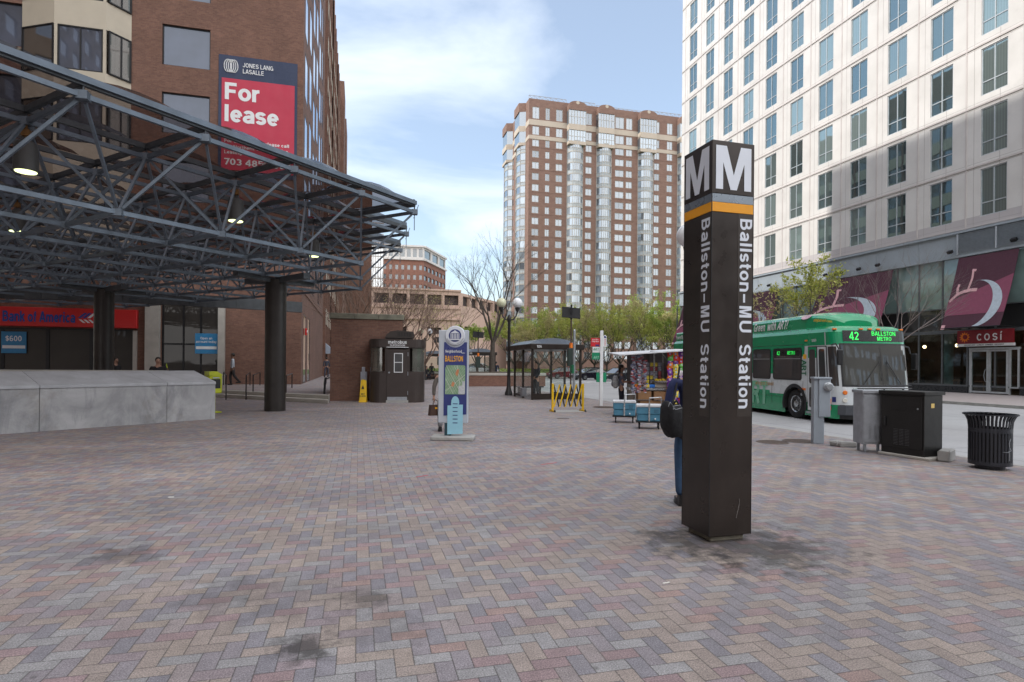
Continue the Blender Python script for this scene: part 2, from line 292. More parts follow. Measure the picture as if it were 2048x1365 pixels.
def textmesh(s, size=1, bold=0., ext=.002, align='CENTER', sx=1., shear=0, spacing=1., lsp=1.):
    cap = size*.72; wt = min(.23, .125+bold*3.2)/2; m = MB(); lines = s.split('\n'); dep = 0
    for li, ln in enumerate(lines):
        x = 0; polys = []
        for ch in ln:
            wd_, st = GL.get(ch, GL[' ']); 
            if ch == 'M':
                W, w = .70, wt*2; polys.append([(x+.08+px*W, py) for px, py in ((0, 0), (w/W, 0), (w/W, .72), (.5-w*.42/W, 0), (.5+w*.42/W, 0), (1-w/W, .72), (1-w/W, 0), (1, 0), (1, 1), (1-w*1.45/W, 1), (.5, .32), (w*1.45/W, 1), (0, 1))])
            else:
                for pl in st:
                    pts = [Vector((a+x, b, 0)) for a, b in pl]; closed = (pts[0]-pts[-1]).length < 1e-4; L = []; Rr = []; n = len(pts)
                    for i in range(n):
                        if closed: a, b = pts[(i-1) % (n-1)], pts[(i+1) % (n-1)]
                        else: a, b = pts[max(0, i-1)], pts[min(n-1, i+1)]
                        d1 = (pts[i]-a); d2 = (b-pts[i]); d1 = d1.normalized() if d1.length > 1e-6 else d2.normalized(); d2 = d2.normalized() if d2.length > 1e-6 else d1; t = (d1+d2); t = t.normalized() if t.length > .1 else d1
                        k = wt/max(.55, abs(t.dot(d1))); nn_ = Vector((-t.y, t.x, 0))*k; L.append(pts[i]+nn_); Rr.append(pts[i]-nn_)
                    polys.append(('R', L, Rr))
            x += wd_*spacing+(.05 if ch != ' ' else 0)
        W = x; off = {'CENTER': -W/2, 'LEFT': 0, 'RIGHT': -W}[align]; yo = -.5-(li-(len(lines)-1)/2)*1.38*lsp
        def tr(px, py): py = py+yo; return ((px+off)*cap*sx+shear*(py)*cap, py*cap, ext+dep*1.5e-4)
        for q in polys:
            dep = (dep+1) % 3
            if q[0] == 'R':
                for i in range(len(q[1])-1): m.add([tr(q[2][i].x, q[2][i].y), tr(q[2][i+1].x, q[2][i+1].y), tr(q[1][i+1].x, q[1][i+1].y), tr(q[1][i].x, q[1][i].y)], [(0, 1, 2, 3)])
            else: m.add([tr(*p) for p in q], [(0, 1, 2, 12), (12, 2, 11), (2, 3, 10, 11), (3, 4, 10), (4, 5, 9, 10), (5, 8, 9), (5, 6, 7, 8)])
    me = bpy.data.meshes.new('lettering'); me.from_pydata(m.v, [], m.f); me.update(); return me
def text(s, size, m, parent, loc, bold=.01, align='CENTER', sx=1., rx=90, ry=0, rz=0, ext=.003, shear=0, name='lettering', spacing=1., lsp=1.):
    me = textmesh(s, size, bold, ext, align, sx, shear, spacing, lsp)
    me.transform(Matrix.Rotation(R(rz), 4, 'Z') @ Matrix.Rotation(R(ry), 4, 'Y') @ Matrix.Rotation(R(rx), 4, 'X'))
    me.materials.clear(); me.materials.append(m); o = bpy.data.objects.new(name, me); C.objects.link(o); o.parent = parent; o.location = loc; return o
def holed_wall(mb, O, U, W, Hh, holes, depth=.2, mi=0, mr=None, N_=None):
    """wall rectangle from O along U (width W) and z (height Hh) with rectangular openings and reveals going inwards"""
    U = Vector(U).normalized(); Z = Vector((0, 0, 1)); Nn = U.cross(Z) if N_ is None else Vector(N_); O = Vector(O); mr = mi if mr is None else mr
    us = sorted({0, W}|{max(0, min(W, h[0])) for h in holes}|{max(0, min(W, h[2])) for h in holes}); zs = sorted({0, Hh}|{max(0, min(Hh, h[1])) for h in holes}|{max(0, min(Hh, h[3])) for h in holes})
    hs = sorted(holes)
    for a, b in zip(us, us[1:]):
        col = [h for h in hs if h[0] < (a+b)/2 < h[2]]
        z0 = 0; segs = []
        for h in sorted(col, key=lambda q: q[1]):
            if h[1] > z0: segs.append((z0, h[1]))
            z0 = max(z0, h[3])
        if z0 < Hh: segs.append((z0, Hh))
        for p, q in segs:
            mb.quad(O+U*a+Z*p, O+U*b+Z*p, O+U*b+Z*q, O+U*a+Z*q, mi)
    for h in holes:
        a, p, b, q = h; q = min(q, Hh); I = -Nn*depth
        mb.quad(O+U*a+Z*p, O+U*b+Z*p, O+U*b+Z*p+I, O+U*a+Z*p+I, mr); mb.quad(O+U*a+Z*q+I, O+U*b+Z*q+I, O+U*b+Z*q, O+U*a+Z*q, mr)
        mb.quad(O+U*a+Z*p, O+U*a+Z*p+I, O+U*a+Z*q+I, O+U*a+Z*q, mr); mb.quad(O+U*b+Z*p+I, O+U*b+Z*p, O+U*b+Z*q, O+U*b+Z*q+I, mr)
def window_obj(w, h, frame_m, pane_m, parent, mull=(), trans=(), fw=.06, loc=(0, 0, 0), rz=0, name='window', d=.05, label=None):
    """window frame (part) with its pane (sub-part); local x along the width, z up, facing -y"""
    f = MB(); f.box(0, fw, -d, d, 0, h); f.box(w-fw, w, -d, d, 0, h); f.box(fw, w-fw, -d, d, 0, fw); f.box(fw, w-fw, -d, d, h-fw, h)
    for q in mull: f.box(q-fw/2, q+fw/2, -d+.004, d-.004, fw, h-fw)
    for q in trans: f.box(fw, w-fw, -d+.008, d-.008, q-fw/2, q+fw/2)
    fo = f.build(name, frame_m, parent, loc=loc, rz=rz); p = MB(); p.box(fw*.5, w-fw*.5, -.006, .006, fw*.5, h-fw*.5); p.build('pane', pane_m, fo)
    if label: fo['label'] = label
    return fo
# common materials
BLACK = mat('black_paint', (.012, .012, .013), .45, var=.3); RUB = mat('rubber', (.015, .015, .016), .8)
WHITEP = mat('white_paint', (.75, .77, .78), .4, var=.05); STEEL = mat('galvanised_steel', (.42, .45, .48), .38, .75, .12, 8)
CONC = mat('concrete', (.36, .355, .34), .85, var=.16, sc=3, bump=.25, bsc=50, grime=.35)
CONCL = mat('pale_concrete', (.44, .42, .38), .85, var=.12, sc=2, bump=.15, bsc=50, grime=.2)
BROWNM = mat('bronze_paint', (.032, .023, .018), .38, .2, .25, 3)
YEL = mat('yellow_plastic', (.8, .5, .01), .45, var=.08); ORG = mat('orange_plastic', (.8, .2, .02), .4)
GREY = mat('grey_paint', (.2, .23, .26), .45, .1, .08, 4)
# ================================================================ SETTING: ground, road, pavements
KX = 10.75; RZ = -.13
def paver_mat():
    m, t, p, o = newmat('herringbone_pavers'); v = coord(t)
    s = t.nodes.new('ShaderNodeSeparateXYZ'); t.links.new(v, s.inputs[0])
    S = 1/.104; x = N(t, s.outputs[0])*S; y = N(t, s.outputs[1])*S
    i = x.op('FLOOR'); j = y.op('FLOOR'); fx = x-i; fy = y-j
    k = (i-j).op('FLOORED_MODULO', 4.0)
    Hh = k.lt(1.5); V = k.gt(1.5)
    a = k.gt(.5)*Hh; b = k.lt(2.5)*V
    al = (fx+a)*Hh+(fy+b)*V; ac = fy*Hh+fx*V
    ed = al.mn(al*-1+2.0).mn(ac).mn(ac*-1+1.0)
    cbn = t.nodes.new('ShaderNodeCombineXYZ')
    t.links.new((i-a).o, cbn.inputs[0]); t.links.new((j-b).o, cbn.inputs[1]); t.links.new(Hh.o, cbn.inputs[2])
    wn_ = t.nodes.new('ShaderNodeTexWhiteNoise'); wn_.noise_dimensions = '3D'; t.links.new(cbn.outputs[0], wn_.inputs['Vector'])
    def ramp(cols):
        r = t.nodes.new('ShaderNodeValToRGB'); r.color_ramp.interpolation = 'CONSTANT'; t.links.new(wn_.outputs['Value'], r.inputs[0]); e = r.color_ramp.elements
        while len(e) < len(cols): e.new(.5)
        for q, (pos, c) in zip(e, cols): q.position = pos; q.color = (*c, 1)
        return r.outputs[0]
    rH = ramp([(0, (.285, .235, .20)), (.3, (.25, .165, .17)), (.46, (.255, .26, .262)), (.7, (.235, .19, .205)), (.84, (.30, .25, .205)), (.93, (.27, .175, .15))])
    rV = ramp([(0, (.178, .178, .205)), (.34, (.20, .185, .205)), (.5, (.275, .225, .19)), (.78, (.24, .205, .20)), (.86, (.30, .245, .20)), (.94, (.225, .23, .235))])
    rmix = mixc(t, .28, mixc(t, Hh, rV, rH), (.315, .265, .258))
    rnd2 = t.nodes.new('ShaderNodeTexWhiteNoise'); rnd2.noise_dimensions = '3D'; t.links.new(cbn.outputs[0], rnd2.inputs['Vector']); brv = N(t, rnd2.outputs['Color']).rng(0, 1, .90, 1.10)
    sp = noise(t, v, 105, 3, .75).rng(.36, .64, .56, 1.36)
    blot = noise(t, v, 9, 4, .6).rng(.3, .7, .80, 1.04)
    big = noise(t, v, .32, 4, .6, .8).rng(.32, .68, .97, 1.18)
    sv = t.nodes.new('ShaderNodeMapping'); sv.inputs['Scale'].default_value = (.16, .9, 1); t.links.new(v, sv.inputs[0])
    light_streak = noise(t, sv.outputs[0], .8, 3, .55).rng(.45, .7, .94, 1.17)  # faint streaks of reflected light painted into the paver colour
    flk = noise(t, v, 190, 1, .5).rng(.62, .72, 0, .8); mul = sp*blot*big*light_streak*brv+flk
    g = t.nodes.new('ShaderNodeVectorMath'); g.operation = 'SCALE'; t.links.new(rmix, g.inputs[0]); t.links.new(mul.o, g.inputs['Scale'])
    edn = ed+noise(t, v, 60, 2).rng(.3, .7, -.015, .015)
    jn = edn.rng(.008, .045, 1, 0)
    c = mixc(t, jn*.8, g.outputs[0], (.045, .038, .032))
    vg = t.nodes.new('ShaderNodeTexVoronoi'); vg.inputs['Scale'].default_value = 2.1; t.links.new(v, vg.inputs['Vector']); gum = N(t, vg.outputs['Distance'])+noise(t, v, 40, 2)*.02; c = mixc(t, gum.rng(.035, .055, .55, 0), c, (.07, .065, .06))
    sand = noise(t, v, 1.3, 6, .7).rng(.52, .72, 0, .35); c = mixc(t, sand, c, (.20, .175, .155))
    # spills and dirt patches; those at the pylon also paint its contact shadow
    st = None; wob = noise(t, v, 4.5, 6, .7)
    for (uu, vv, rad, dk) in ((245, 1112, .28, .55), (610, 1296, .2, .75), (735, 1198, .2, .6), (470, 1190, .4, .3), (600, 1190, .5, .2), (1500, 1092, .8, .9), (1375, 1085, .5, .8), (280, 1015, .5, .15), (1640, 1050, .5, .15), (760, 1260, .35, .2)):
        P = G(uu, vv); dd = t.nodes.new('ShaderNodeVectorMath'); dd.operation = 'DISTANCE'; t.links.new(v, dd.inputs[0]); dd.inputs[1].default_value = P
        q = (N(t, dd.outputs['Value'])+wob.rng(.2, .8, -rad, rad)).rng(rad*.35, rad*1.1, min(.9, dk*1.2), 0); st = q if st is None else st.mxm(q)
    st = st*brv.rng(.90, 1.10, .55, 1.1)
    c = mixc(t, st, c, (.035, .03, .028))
    t.links.new(c, p.inputs['Base Color']); p.inputs['Roughness'].default_value = .72
    hgt = edn.rng(0, .09, 0, 1)+noise(t, v, 170, 2)*.25
    setbump(t, p, hgt, .5, .004)
    return m
def road_mat():
    m, t, p, o = newmat('concrete_road'); v = coord(t)
    c = mixc(t, noise(t, v, .25, 6, .65, .5).rng(.3, .7), (.30, .30, .305), (.42, .42, .42))
    c = mixc(t, noise(t, v, 25, 3).rng(.35, .65, 0, .35), c, (.28, .28, .28))
    s = t.nodes.new('ShaderNodeSeparateXYZ'); t.links.new(v, s.inputs[0])
    def line(o_, per, off):
        a = ((N(t, o_)+off)/per).op('FRACT'); return a.lt(.03/per*1.3)
    j = line(s.outputs[0], 4.3, .6).mxm(line(s.outputs[1], 5.5, 1.))
    c = mixc(t, j*.6, c, (.08, .08, .08)); crk = noise(t, v, .6, 8, .75, 2.5)
    crk = (crk-.5).op('ABSOLUTE').lt(.0025); c = mixc(t, crk*.5, c, (.1, .1, .1))
    t.links.new(c, p.inputs['Base Color']); p.inputs['Roughness'].default_value = .8; setbump(t, p, noise(t, v, 120, 2), .2, .004); return m
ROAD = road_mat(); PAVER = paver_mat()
KERB = mat('kerb_stone', (.34, .33, .31), .85, var=.2, sc=4, bump=.2, grime=.4)
SIDEW = mat('brick_sidewalk', (.34, .30, .29), .85, var=.12, sc=3, bump=.2)
o = struct(MB().quad((-900, -500, RZ-.08), (900, -500, RZ-.08), (900, 1500, RZ-.08), (-900, 1500, RZ-.08)).build('ground', mat('far_ground', (.2, .19, .17), .9)))
m = MB(); m.add([(KX-.5, -80, RZ), (28.3, -80, RZ), (28.3, 52, RZ), (150, 52, RZ), (150, 71, RZ), (28.3, 71, RZ), (KX-.5, 71, RZ), (-60, 71, RZ), (-60, 58, RZ), (KX-.5, 58, RZ)], [tuple(range(10))]); struct(m.build('road', ROAD))
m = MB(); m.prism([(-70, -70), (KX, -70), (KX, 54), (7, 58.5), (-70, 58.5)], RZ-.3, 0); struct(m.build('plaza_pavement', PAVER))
m = MB()
y = -40.
while y < 54:
    m.rbox(KX+.003, KX+.17, y+.004, y+1.5-.004, RZ-.1, .006, .012); y += 1.5
struct(m.build('kerb', KERB))
m = MB(); m.box(27.9, 28.05, -70, 51.5, RZ-.1, .005); m.box(28.05, 150, 51.35, 51.5, RZ-.1, .005); struct(m.build('far_kerb', KERB))
m = MB(); m.prism([(28.05, -80), (150, -80), (150, 51.35), (28.05, 51.35)], RZ-.3, 0); struct(m.build('far_sidewalk', SIDEW))
m = MB(); m.box(-70, 160, 71, 76, RZ-.3, .0); struct(m.build('cross_street_sidewalk', mat('light_walk', (.42, .38, .34), .85)))
m = MB(); m.box(-70, 160, 76, 134, RZ-.3, -.004); struct(m.build('lawn', mat('lawn', (.11, .14, .05), .95, var=.35, sc=1.5, bump=.6, bsc=12)))
m = MB()
for k in range(9): m.box(1.0+k*1.0, 1.5+k*1.0, 59.5, 63, RZ+.004, RZ+.006)
for k in range(14): m.box(12.3+k*1.15, 12.9+k*1.15, 53, 56.5, RZ+.004, RZ+.006)
struct(m.build('crosswalk_markings', mat('road_paint', (.62, .62, .6), .7, var=.2, sc=6)))
# raised walk in front of the brick building with two concrete steps
st1 = [(-1.15, 24.15), (-1.15, 60), (-20, 60), (-20, 36.9), (-14.2, 36.9)]; st2 = [(-1.15, 24.75), (-1.15, 60), (-20, 60), (-20, 37.2), (-13.8, 37.2)]
m = MB(); m.prism(st1, 0, .15); m.prism(st2, .15, .30); struct(m.build('steps', CONCL))
m = MB(); m.prism([(-1.17, 25.3), (-1.17, 60), (-20, 60), (-20, 37.3), (-13.2, 37.3)], .30, .305); m.prism([(-3.5, 60.01), (-1.17, 60.01), (-1.17, 112), (-3.5, 112)], -.1, .3); struct(m.build('raised_walk', PAVER))
m = MB()
for (u0, v0_, u1, v1) in ((832, 955, 856, 951), (1082, 930, 1113, 926), (1003, 765, 1004, 770)):
    p, q = G(u0, v0_), G(u1, v1); m.bar(p+Vector((0, 0, .002)), q+Vector((0, 0, .002)), .03, .002)
struct(m.build('paint_marks', mat('red_spray', (.45, .08, .09), .8)))
# manholes, cover plate, loose cement patch
IRON = mat('cast_iron', (.13, .10, .085), .7, .4, .3, 20, bump=.6, bsc=90)
for k, (u, v_, r, lb) in enumerate(((1545, 885, .33, 'round iron manhole cover just right of the station pylon'), (1600, 883, .36, 'rusty round manhole cover left of the grey meter pedestal'), (1208, 815, .45, 'round manhole cover at the foot of the white bus stop post'))):
    P = G(u, v_); m = MB(); m.lathe([(r, 0), (r, .006), (r-.03, .012), (r-.035, .006), (.02, .006)], (0, 0, 0), 28)
    for q in range(-3, 4): m.box(-.8*sqrt(max(.01, r*r-(q*.09)**2)), .8*sqrt(max(.01, r*r-(q*.09)**2)), q*.09-.012, q*.09+.012, .006, .011)
    o = m.build('manhole_cover', IRON, loc=P); tag(o, lb, 'manhole cover', 'manhole covers in the paving')
P = G(1126, 837.5); m = MB(); m.rbox(-.17, .17, -.09, .09, 0, .008, .003); tag(m.build('utility_cover', IRON, loc=P), 'small dark iron cover plate in front of the yellow folding barrier', 'utility cover')
P = G(1133, 823); m = MB(); m.rbox(-.55, .55, -.45, .45, 0, .006, .002); tag(m.build('access_hatch', CONC, loc=P), 'pale square access hatch between the feet of the yellow barrier', 'access hatch')
for k, (u, v_, sx_, rz, lb) in enumerate(((1673, 892, .12, .2, 'small broken concrete chunk, left piece by the meter pedestal'), (1693, 894, .17, -.35, 'larger broken concrete chunk, right piece by the meter pedestal'), (1893, 922, .22, .5, 'squarish concrete block on the kerb behind the black cabinet'))):
    P = G(u, v_); m = MB(); m.rbox(-sx_, sx_, -.09, .09, 0, .1 if k < 2 else .2, .02); rr = random.Random(k)
    m.v = [(a+rr.uniform(-.012, .012), b+rr.uniform(-.012, .012), max(0, c+rr.uniform(-.012, .012))) for a, b, c in m.v]
    tag(m.build('concrete_chunk', CONC, loc=P, rz=rz), lb, 'concrete chunk')
LIT = mat('litter_paper', (.75, .73, .68), .7)
for k, (u, v_, lb) in enumerate(((1333, 1168, 'cigarette butt on the pavers in front of the pylon'), (342, 995, 'scrap of white paper on the pavers at left'))):
    P = G(u, v_); m = MB(); m.cyl((-.03, 0, .005), (.03, .01, .005), .005, n=6) if k == 0 else m.box(-.03, .03, -.015, .015, 0, .004); tag(m.build('litter', LIT, loc=P), lb, 'litter')

# ================================================================ LEFT BRICK BUILDING
BR1 = brick('brown_brick', (.225, .115, .08), (.16, .08, .058), (.16, .12, .10))
BR2 = brick('red_brick_far', (.27, .125, .085), (.22, .10, .07), (.24, .17, .14), .4, .15, .15)
STONE = mat('precast_panel', (.50, .45, .36), .8, var=.06, sc=1.2, grime=.12)
WG = glass_refl('office_glass', (.03, .035, .045), .30, wave=.0015, wsc=.6, tint=(.8, .88, 1))
WGD = glass_refl('bronze_glass', (.02, .018, .016), .12, wave=.002)
WGF = glass_refl('front_office_glass', (.028, .034, .055), .03, wave=.0015, wsc=.6, tint=(.75, .85, 1)); FR = mat('dark_frame', (.02, .02, .022), .4, .5)
Yf = 37.0; bx = -3.3
LB = thing('office_building', 'brown brick office building with large square windows behind the glass canopy', 'building', (0, 0, 0))
m = MB(); XL = -24.0
wins = []; rows = [6.9, 10.9, 14.9, 18.35, 22.4, 26.4, 30.4, 34.4]
rows = [18.36-3.83*3, 18.36-3.83*2, 18.36-3.83, 18.36, 18.36+3.83, 18.36+2*3.83, 18.36+3*3.83, 18.36+4*3.83]
for z0 in rows:
    wins.append((-10.85, z0, -8.37, z0+2.3)); wins.append((-20.3, z0, -17.0, z0+2.3))
holes = [(a-XL, b, c-XL, d) for a, b, c, d in wins]
gf = [(-20.4, .35, -12.15, 3.35), (-10.75, .3, -7.8, 5.2)]
holes += [(a-XL, b, c-XL, d) for a, b, c, d in gf]
holed_wall(m, (XL, Yf, 0), (1, 0, 0), bx-XL, 43.5, holes, .25)
# far side face +X, recessed strips
sidew = []
for b in range(6):
    y0 = 1.0+b*3.2
    for z0 in rows: sidew.append((y0, z0-.4+(.9 if b % 2 else 0), y0+1.9, z0+2.3+(.9 if b % 2 else 0)))
for b in range(2): sidew.append((1.2+b*3., .35, 3.1+b*3., 4.6))
holed_wall(m, (bx, Yf, 0), (0, 1, 0), 22, 43.5, sidew, .2)
m.quad((XL, Yf, 43.5), (bx, Yf, 43.5), (bx, Yf+22, 43.5), (XL, Yf+22, 43.5)); m.quad((XL, Yf, 0), (XL, Yf+22, 0), (XL, Yf+22, 43.5), (XL, Yf, 43.5))
m.box(XL, bx-.25, Yf+.35, Yf+.5, 0, 4.9, 0)
m.build('wall', BR1, LB)
for (a, b, c, d) in wins: window_obj(c-a, d-b, FR, WGF, LB, fw=.06, loc=(a, Yf+.15, b))
for k, (a, b, c, d) in enumerate(sidew): window_obj(c-a, d-b, FR, WG if k < len(sidew)-2 else WGD, LB, fw=.05, loc=(bx-.012, Yf+a, b), rz=R(90), d=.02)
# band courses and corner pilaster
m = MB(); m.box(-7.6, bx+.04, Yf-.05, Yf, 5.9, 6.1); m.box(bx, bx+.05, Yf, Yf+22, 5.9, 6.1); m.build('belt_course', BR1, LB)
# precast bay
xa, xb = PY(108, 80, Yf-1.0).x, PY(212, 80, Yf-1.0).x; xc_ = PY(263, 80, Yf).x; xl = xa-1.9
m = MB()
for k in range(-1, 8):
    z0 = 15.55+3.83*k; z1 = z0+1.5
    if k == -1: z0 = 6.6; z1 = 15.55-3.83+1.5
    m.prism([(xl, Yf), (xa, Yf-1.0), (xb, Yf-1.0), (xc_, Yf)], z0, z1)
    if k < 7:
        for (p, q) in (((xa, Yf-1), .14), ((xb-.14, Yf-1), .14)): m.box(p[0], p[0]+q, p[1]+.0, p[1]+.14, z1, z1+2.33)
m.build('precast_bay', STONE, LB)
for k in range(-1, 7):
    z1 = 15.55+3.83*k+1.5
    window_obj(xb-xa-.3, 2.33, FR, WGF, LB, mull=((xb-xa-.3)/2,), fw=.07, loc=(xa+.15, Yf-.93, z1), label='window in the face of the pale bay')
    L = sqrt((xc_-xb)**2+1); window_obj(L-.15, 2.33, FR, WGD, LB, mull=(L/2,), fw=.07, loc=(xb+.1, Yf-.95, z1), rz=atan2(1, xc_-xb), label='window in the slanted side of the pale bay')
    window_obj(2.1, 2.33, FR, WGD, LB, fw=.07, loc=(xl+.03, Yf-.03, z1), rz=-atan2(1, xa-xl))
# long wing with ribbon windows, stepping outwards in plan
m = MB(); g = MB(); zsr = [6.9-.5]+[z-.3 for z in rows]+[18.36+5*3.83-.3]
segs_ = [(Yf+22.01, Yf+34, bx-.1, 43.5), (Yf+34, Yf+46, bx+.0, 43.5), (Yf+46, Yf+56, bx+.12, 42.)]
for (ya, yb, X_, Z_) in segs_:
    m.box(XL, X_-.3, ya, yb, 0, Z_, 0)
    for k, z in enumerate(sorted(set(rows+[18.36+5*3.83]))):
        if z+1.2 < Z_: m.box(X_-.29, X_+.28, ya+.05, yb, z-1.5, z+.05, 1); g.box(X_-.28, X_-.02, ya+.1, yb-.3, z+.06, z+2.3)
    n_ = 4
    for k in range(n_+1): yy_ = ya+(yb-ya)*k/n_; m.box(X_-.29, X_+.34, yy_-.18, yy_+.18, 0, Z_, 0)
m.box(XL, bx+.9, Yf+56.01, Yf+63, 0, 44.5, 0); m.box(XL, -2.3, 104, 112, 0, 43.2, 0); m.box(-9, 2.35, 116, 128, 0, 35, 0)
m.build('long_wing', [BR1, STONE], LB); g.build('ribbon_windows', WG, LB)
# bank storefront
INT = mat('dark_interior', (.05, .04, .035), .9)
o = MB(); o.box(-20.4, -7.6, Yf+4.5, Yf+4.6, .3, 5); o.box(-20.4, -7.6, Yf+.3, Yf+4.6, .28, .3); o.build('shop_interior', INT, LB)
SG = glass_refl('shop_glass', (.018, .015, .012), .0, wave=.006, wsc=.8, tint=(.45, .45, .45))
for k in range(4): window_obj(2.06, 3., FR, SG, LB, fw=.08, loc=(-20.4+k*2.06, Yf+.12, .35), name='shop_window')
window_obj(2.95, 4.9, FR, SG, LB, mull=(1.1, 2.0), trans=(2.3,), fw=.09, loc=(-10.75, Yf+.12, .3), name='entrance_doors')
for q_ in ((-11.5, -10.8, Yf-.3, 5.3), (-12.15, -11.95, Yf-.1, 3.3), (-7.8, -7.45, Yf-.25, 5.3)): MB().box(q_[0], q_[1], q_[2], Yf-.002, .3, q_[3]).build('concrete_pier', CONCL, LB)
RED = mat('red_sign', (.62, .02, .02), .4, var=.05)
bs = thing('bank_sign', 'long red bank fascia sign with blue lettering over the shop windows', 'sign', (-16.2, Yf-.06, 3.42))
MB().rbox(-4.9, 4.3, -.22, .05, 0, 1.02, .02).build('sign_box', RED, bs)
BLU = mat('sign_blue', (.02, .06, .32), .4)
a = text('Bank of America', .78, BLU, bs, (0, -.245, .52), .022, sx=1.02); p0, p1 = PY(12, 640, Yf), PY(156, 640, Yf)
a.location.x = (p0.x+p1.x)/2+16.2; s_ = (p1.x-p0.x)/a.dimensions.x; a.scale = (s_, 1, 1)
m = MB()
fx = PY(175, 640, Yf).x+16.2
for k in range(3):
    m.plate([(fx-.35+k*.22, .5-k*.0), (fx-.2+k*.22, .5), (fx+.1+k*.22, .78), (fx-.05+k*.22, .78)], -.235, -.222, 0 if k < 2 else 1)
    m.plate([(fx-.3+k*.22, .42), (fx-.1+k*.22, .24+.0), (fx+.02+k*.22, .24), (fx-.18+k*.22, .42)], -.235, -.222, 1)
m.build('emblem', [BLU, WHITEP], bs)
POSTB = mat('poster_blue', (.03, .22, .45), .4, var=.1)
for (u0, v0_, u1, v1, tx, lb) in ((2, 663, 52, 707, '$600', 'blue poster reading 600 in the bank window'), (390, 667, 435, 708, 'Open an\naccount today', 'blue poster inside the entrance glass at right of the bank')):
    a, b = PY(u0, v0_, Yf), PY(u1, v1, Yf); pt = thing('window_poster', lb, 'poster', (a.x, Yf+.03, b.z)); wv, hv = b.x-a.x, a.z-b.z
    MB().rbox(0, wv, -.01, .01, 0, hv, .003).build('poster_sheet', POSTB, pt); MB().box(.05, wv-.05, -.016, -.011, hv*.22, hv*.36).build('white_band', WHITEP, pt)
    text(tx, .42 if tx[0] == '$' else .2, WHITEP, pt, (wv/2, -.014, hv*.68), .005)
# lease banner
NAVY = mat('banner_navy', (.035, .05, .10), .7, var=.06); PINK = mat('banner_red', (.52, .045, .085), .7, var=.06, sc=1)
a, b = PY(438, 109, Yf), PY(593, 385, Yf); bw, bh = b.x-a.x, 6.9
bn = thing('lease_banner', 'large red and navy for lease banner hung on the brick wall', 'banner', (a.x, Yf-.04, a.z-bh))
m = MB(); nx, nz = 10, 16
for i in range(nx):
    for j in range(nz):
        f = lambda i, j: (bw*i/nx, .012*sin(i*1.7+j*.6)-.01, bh*j/nz); m.quad(f(i, j), f(i+1, j), f(i+1, j+1), f(i, j+1))
m.build('banner_sheet', NAVY, bn, smooth=True)
MB().box(bw*.04, bw*.965, -.035, -.028, .25, bh-1.34).build('red_field', PINK, bn)
def fit(o, wd):
    xs_ = [v.co.x for v in o.data.vertices]; x0_ = min(xs_); s_ = wd/(max(xs_)-x0_)
    for v in o.data.vertices: v.co.x = (v.co.x-x0_)*s_
for tx_, sz_, zt_, wd_, bd_ in (('For', 1.36, 2.08, 1.86, .022), ('lease', 1.36, 3.35, 2.92, .022), ('For information, please call', .27, 4.95, 3.5, .008), ('the Northern Virginia office', .27, 5.28, 3.45, .008), ('Leasing Team', .27, 5.6, 1.65, .008), ('703 485 8830', .52, 6.15, 3.6, .015)):
    fit(text(tx_, sz_, WHITEP, bn, (bw*.08, -.045, bh-zt_), bd_, 'LEFT', ext=.004), wd_)
fit(text('JONES LANG\nLASALLE', .36, WHITEP, bn, (bw*.30, -.045, bh-.66), .006, 'LEFT', lsp=1.0), 1.65)
m = MB()
for k in range(4):
    cx = bw*.115+k*.11; pts = []
    for q in range(24): pts.append((cx+.2*cos(q*2*pi/24), -.045, bh-.62+.36*sin(q*2*pi/24)))
    m.tube(pts+[pts[0]], .026, 4)
m.build('emblem', WHITEP, bn)
al = thing('fire_alarm', 'small red alarm box on the brick pilaster corner', 'alarm box', PX(610, 664, bx+.02)); MB().rbox(0, .12, -.15, .15, -.22, .22, .02).build('alarm_body', RED, al); MB().cyl((.12, 0, 0), (.15, 0, 0), .09).build('sounder', WHITEP, al)
aw = thing('alley_awning', 'small grey fabric awning on the brick building beyond the alley', 'awning', PX(648, 690, bx)); m = MB(); m.add([(0, -1.6, .3), (1.3, -1.6, -.9), (1.3, 1.6, -.9), (0, 1.6, .3), (0, -1.6, -.9), (1.3, -1.6, -1.5), (1.3, 1.6, -1.5)], [(0, 1, 2, 3), (0, 4, 1), (1, 5, 6, 2)]); m.build('awning_cloth', mat('awning_grey', (.35, .4, .48), .8), aw); MB().bar((0, -1.5, .1), (1.3, -1.5, -.9), .04).bar((0, 1.5, .1), (1.3, 1.5, -.9), .04).build('awning_arm', STEEL, aw)
# neighbouring block behind the canopy, out of view to the left, whose height keeps the plaza in shade
NB = thing('office_block', 'tall brown office block left of the plaza beyond the canopy', 'building', (0, 0, 0))
m = MB(); hl = []
for k in range(24):
    for z0 in range(14): hl.append((2+k*3.9, 6+z0*4., 4.4+k*3.9, 8.3+z0*4.))
holed_wall(m, (-42, -62, 0), (0, 1, 0), 104.5, 85.5, hl, .25); m.quad((-42, 42.5, 0), (-66, 42.5, 0), (-66, 42.5, 85.5), (-42, 42.5, 85.5)); m.quad((-66, -62, 0), (-42, -62, 0), (-42, -62, 85.5), (-66, -62, 85.5)); m.quad((-42, -62, 85.5), (-42, 42.5, 85.5), (-66, 42.5, 85.5), (-66, -62, 85.5)); m.quad((-66, 42.5, 0), (-66, -62, 0), (-66, -62, 85.5), (-66, 42.5, 85.5))
m.build('wall', mat('tan_brick', (.30, .22, .16), .85, var=.1, sc=1), NB); m = MB()
for (a, b, c, d) in hl: m.quad((-42.2, -62+a, b), (-42.2, -62+c, b), (-42.2, -62+c, d), (-42.2, -62+a, d))
m.build('glazing', WG, NB)

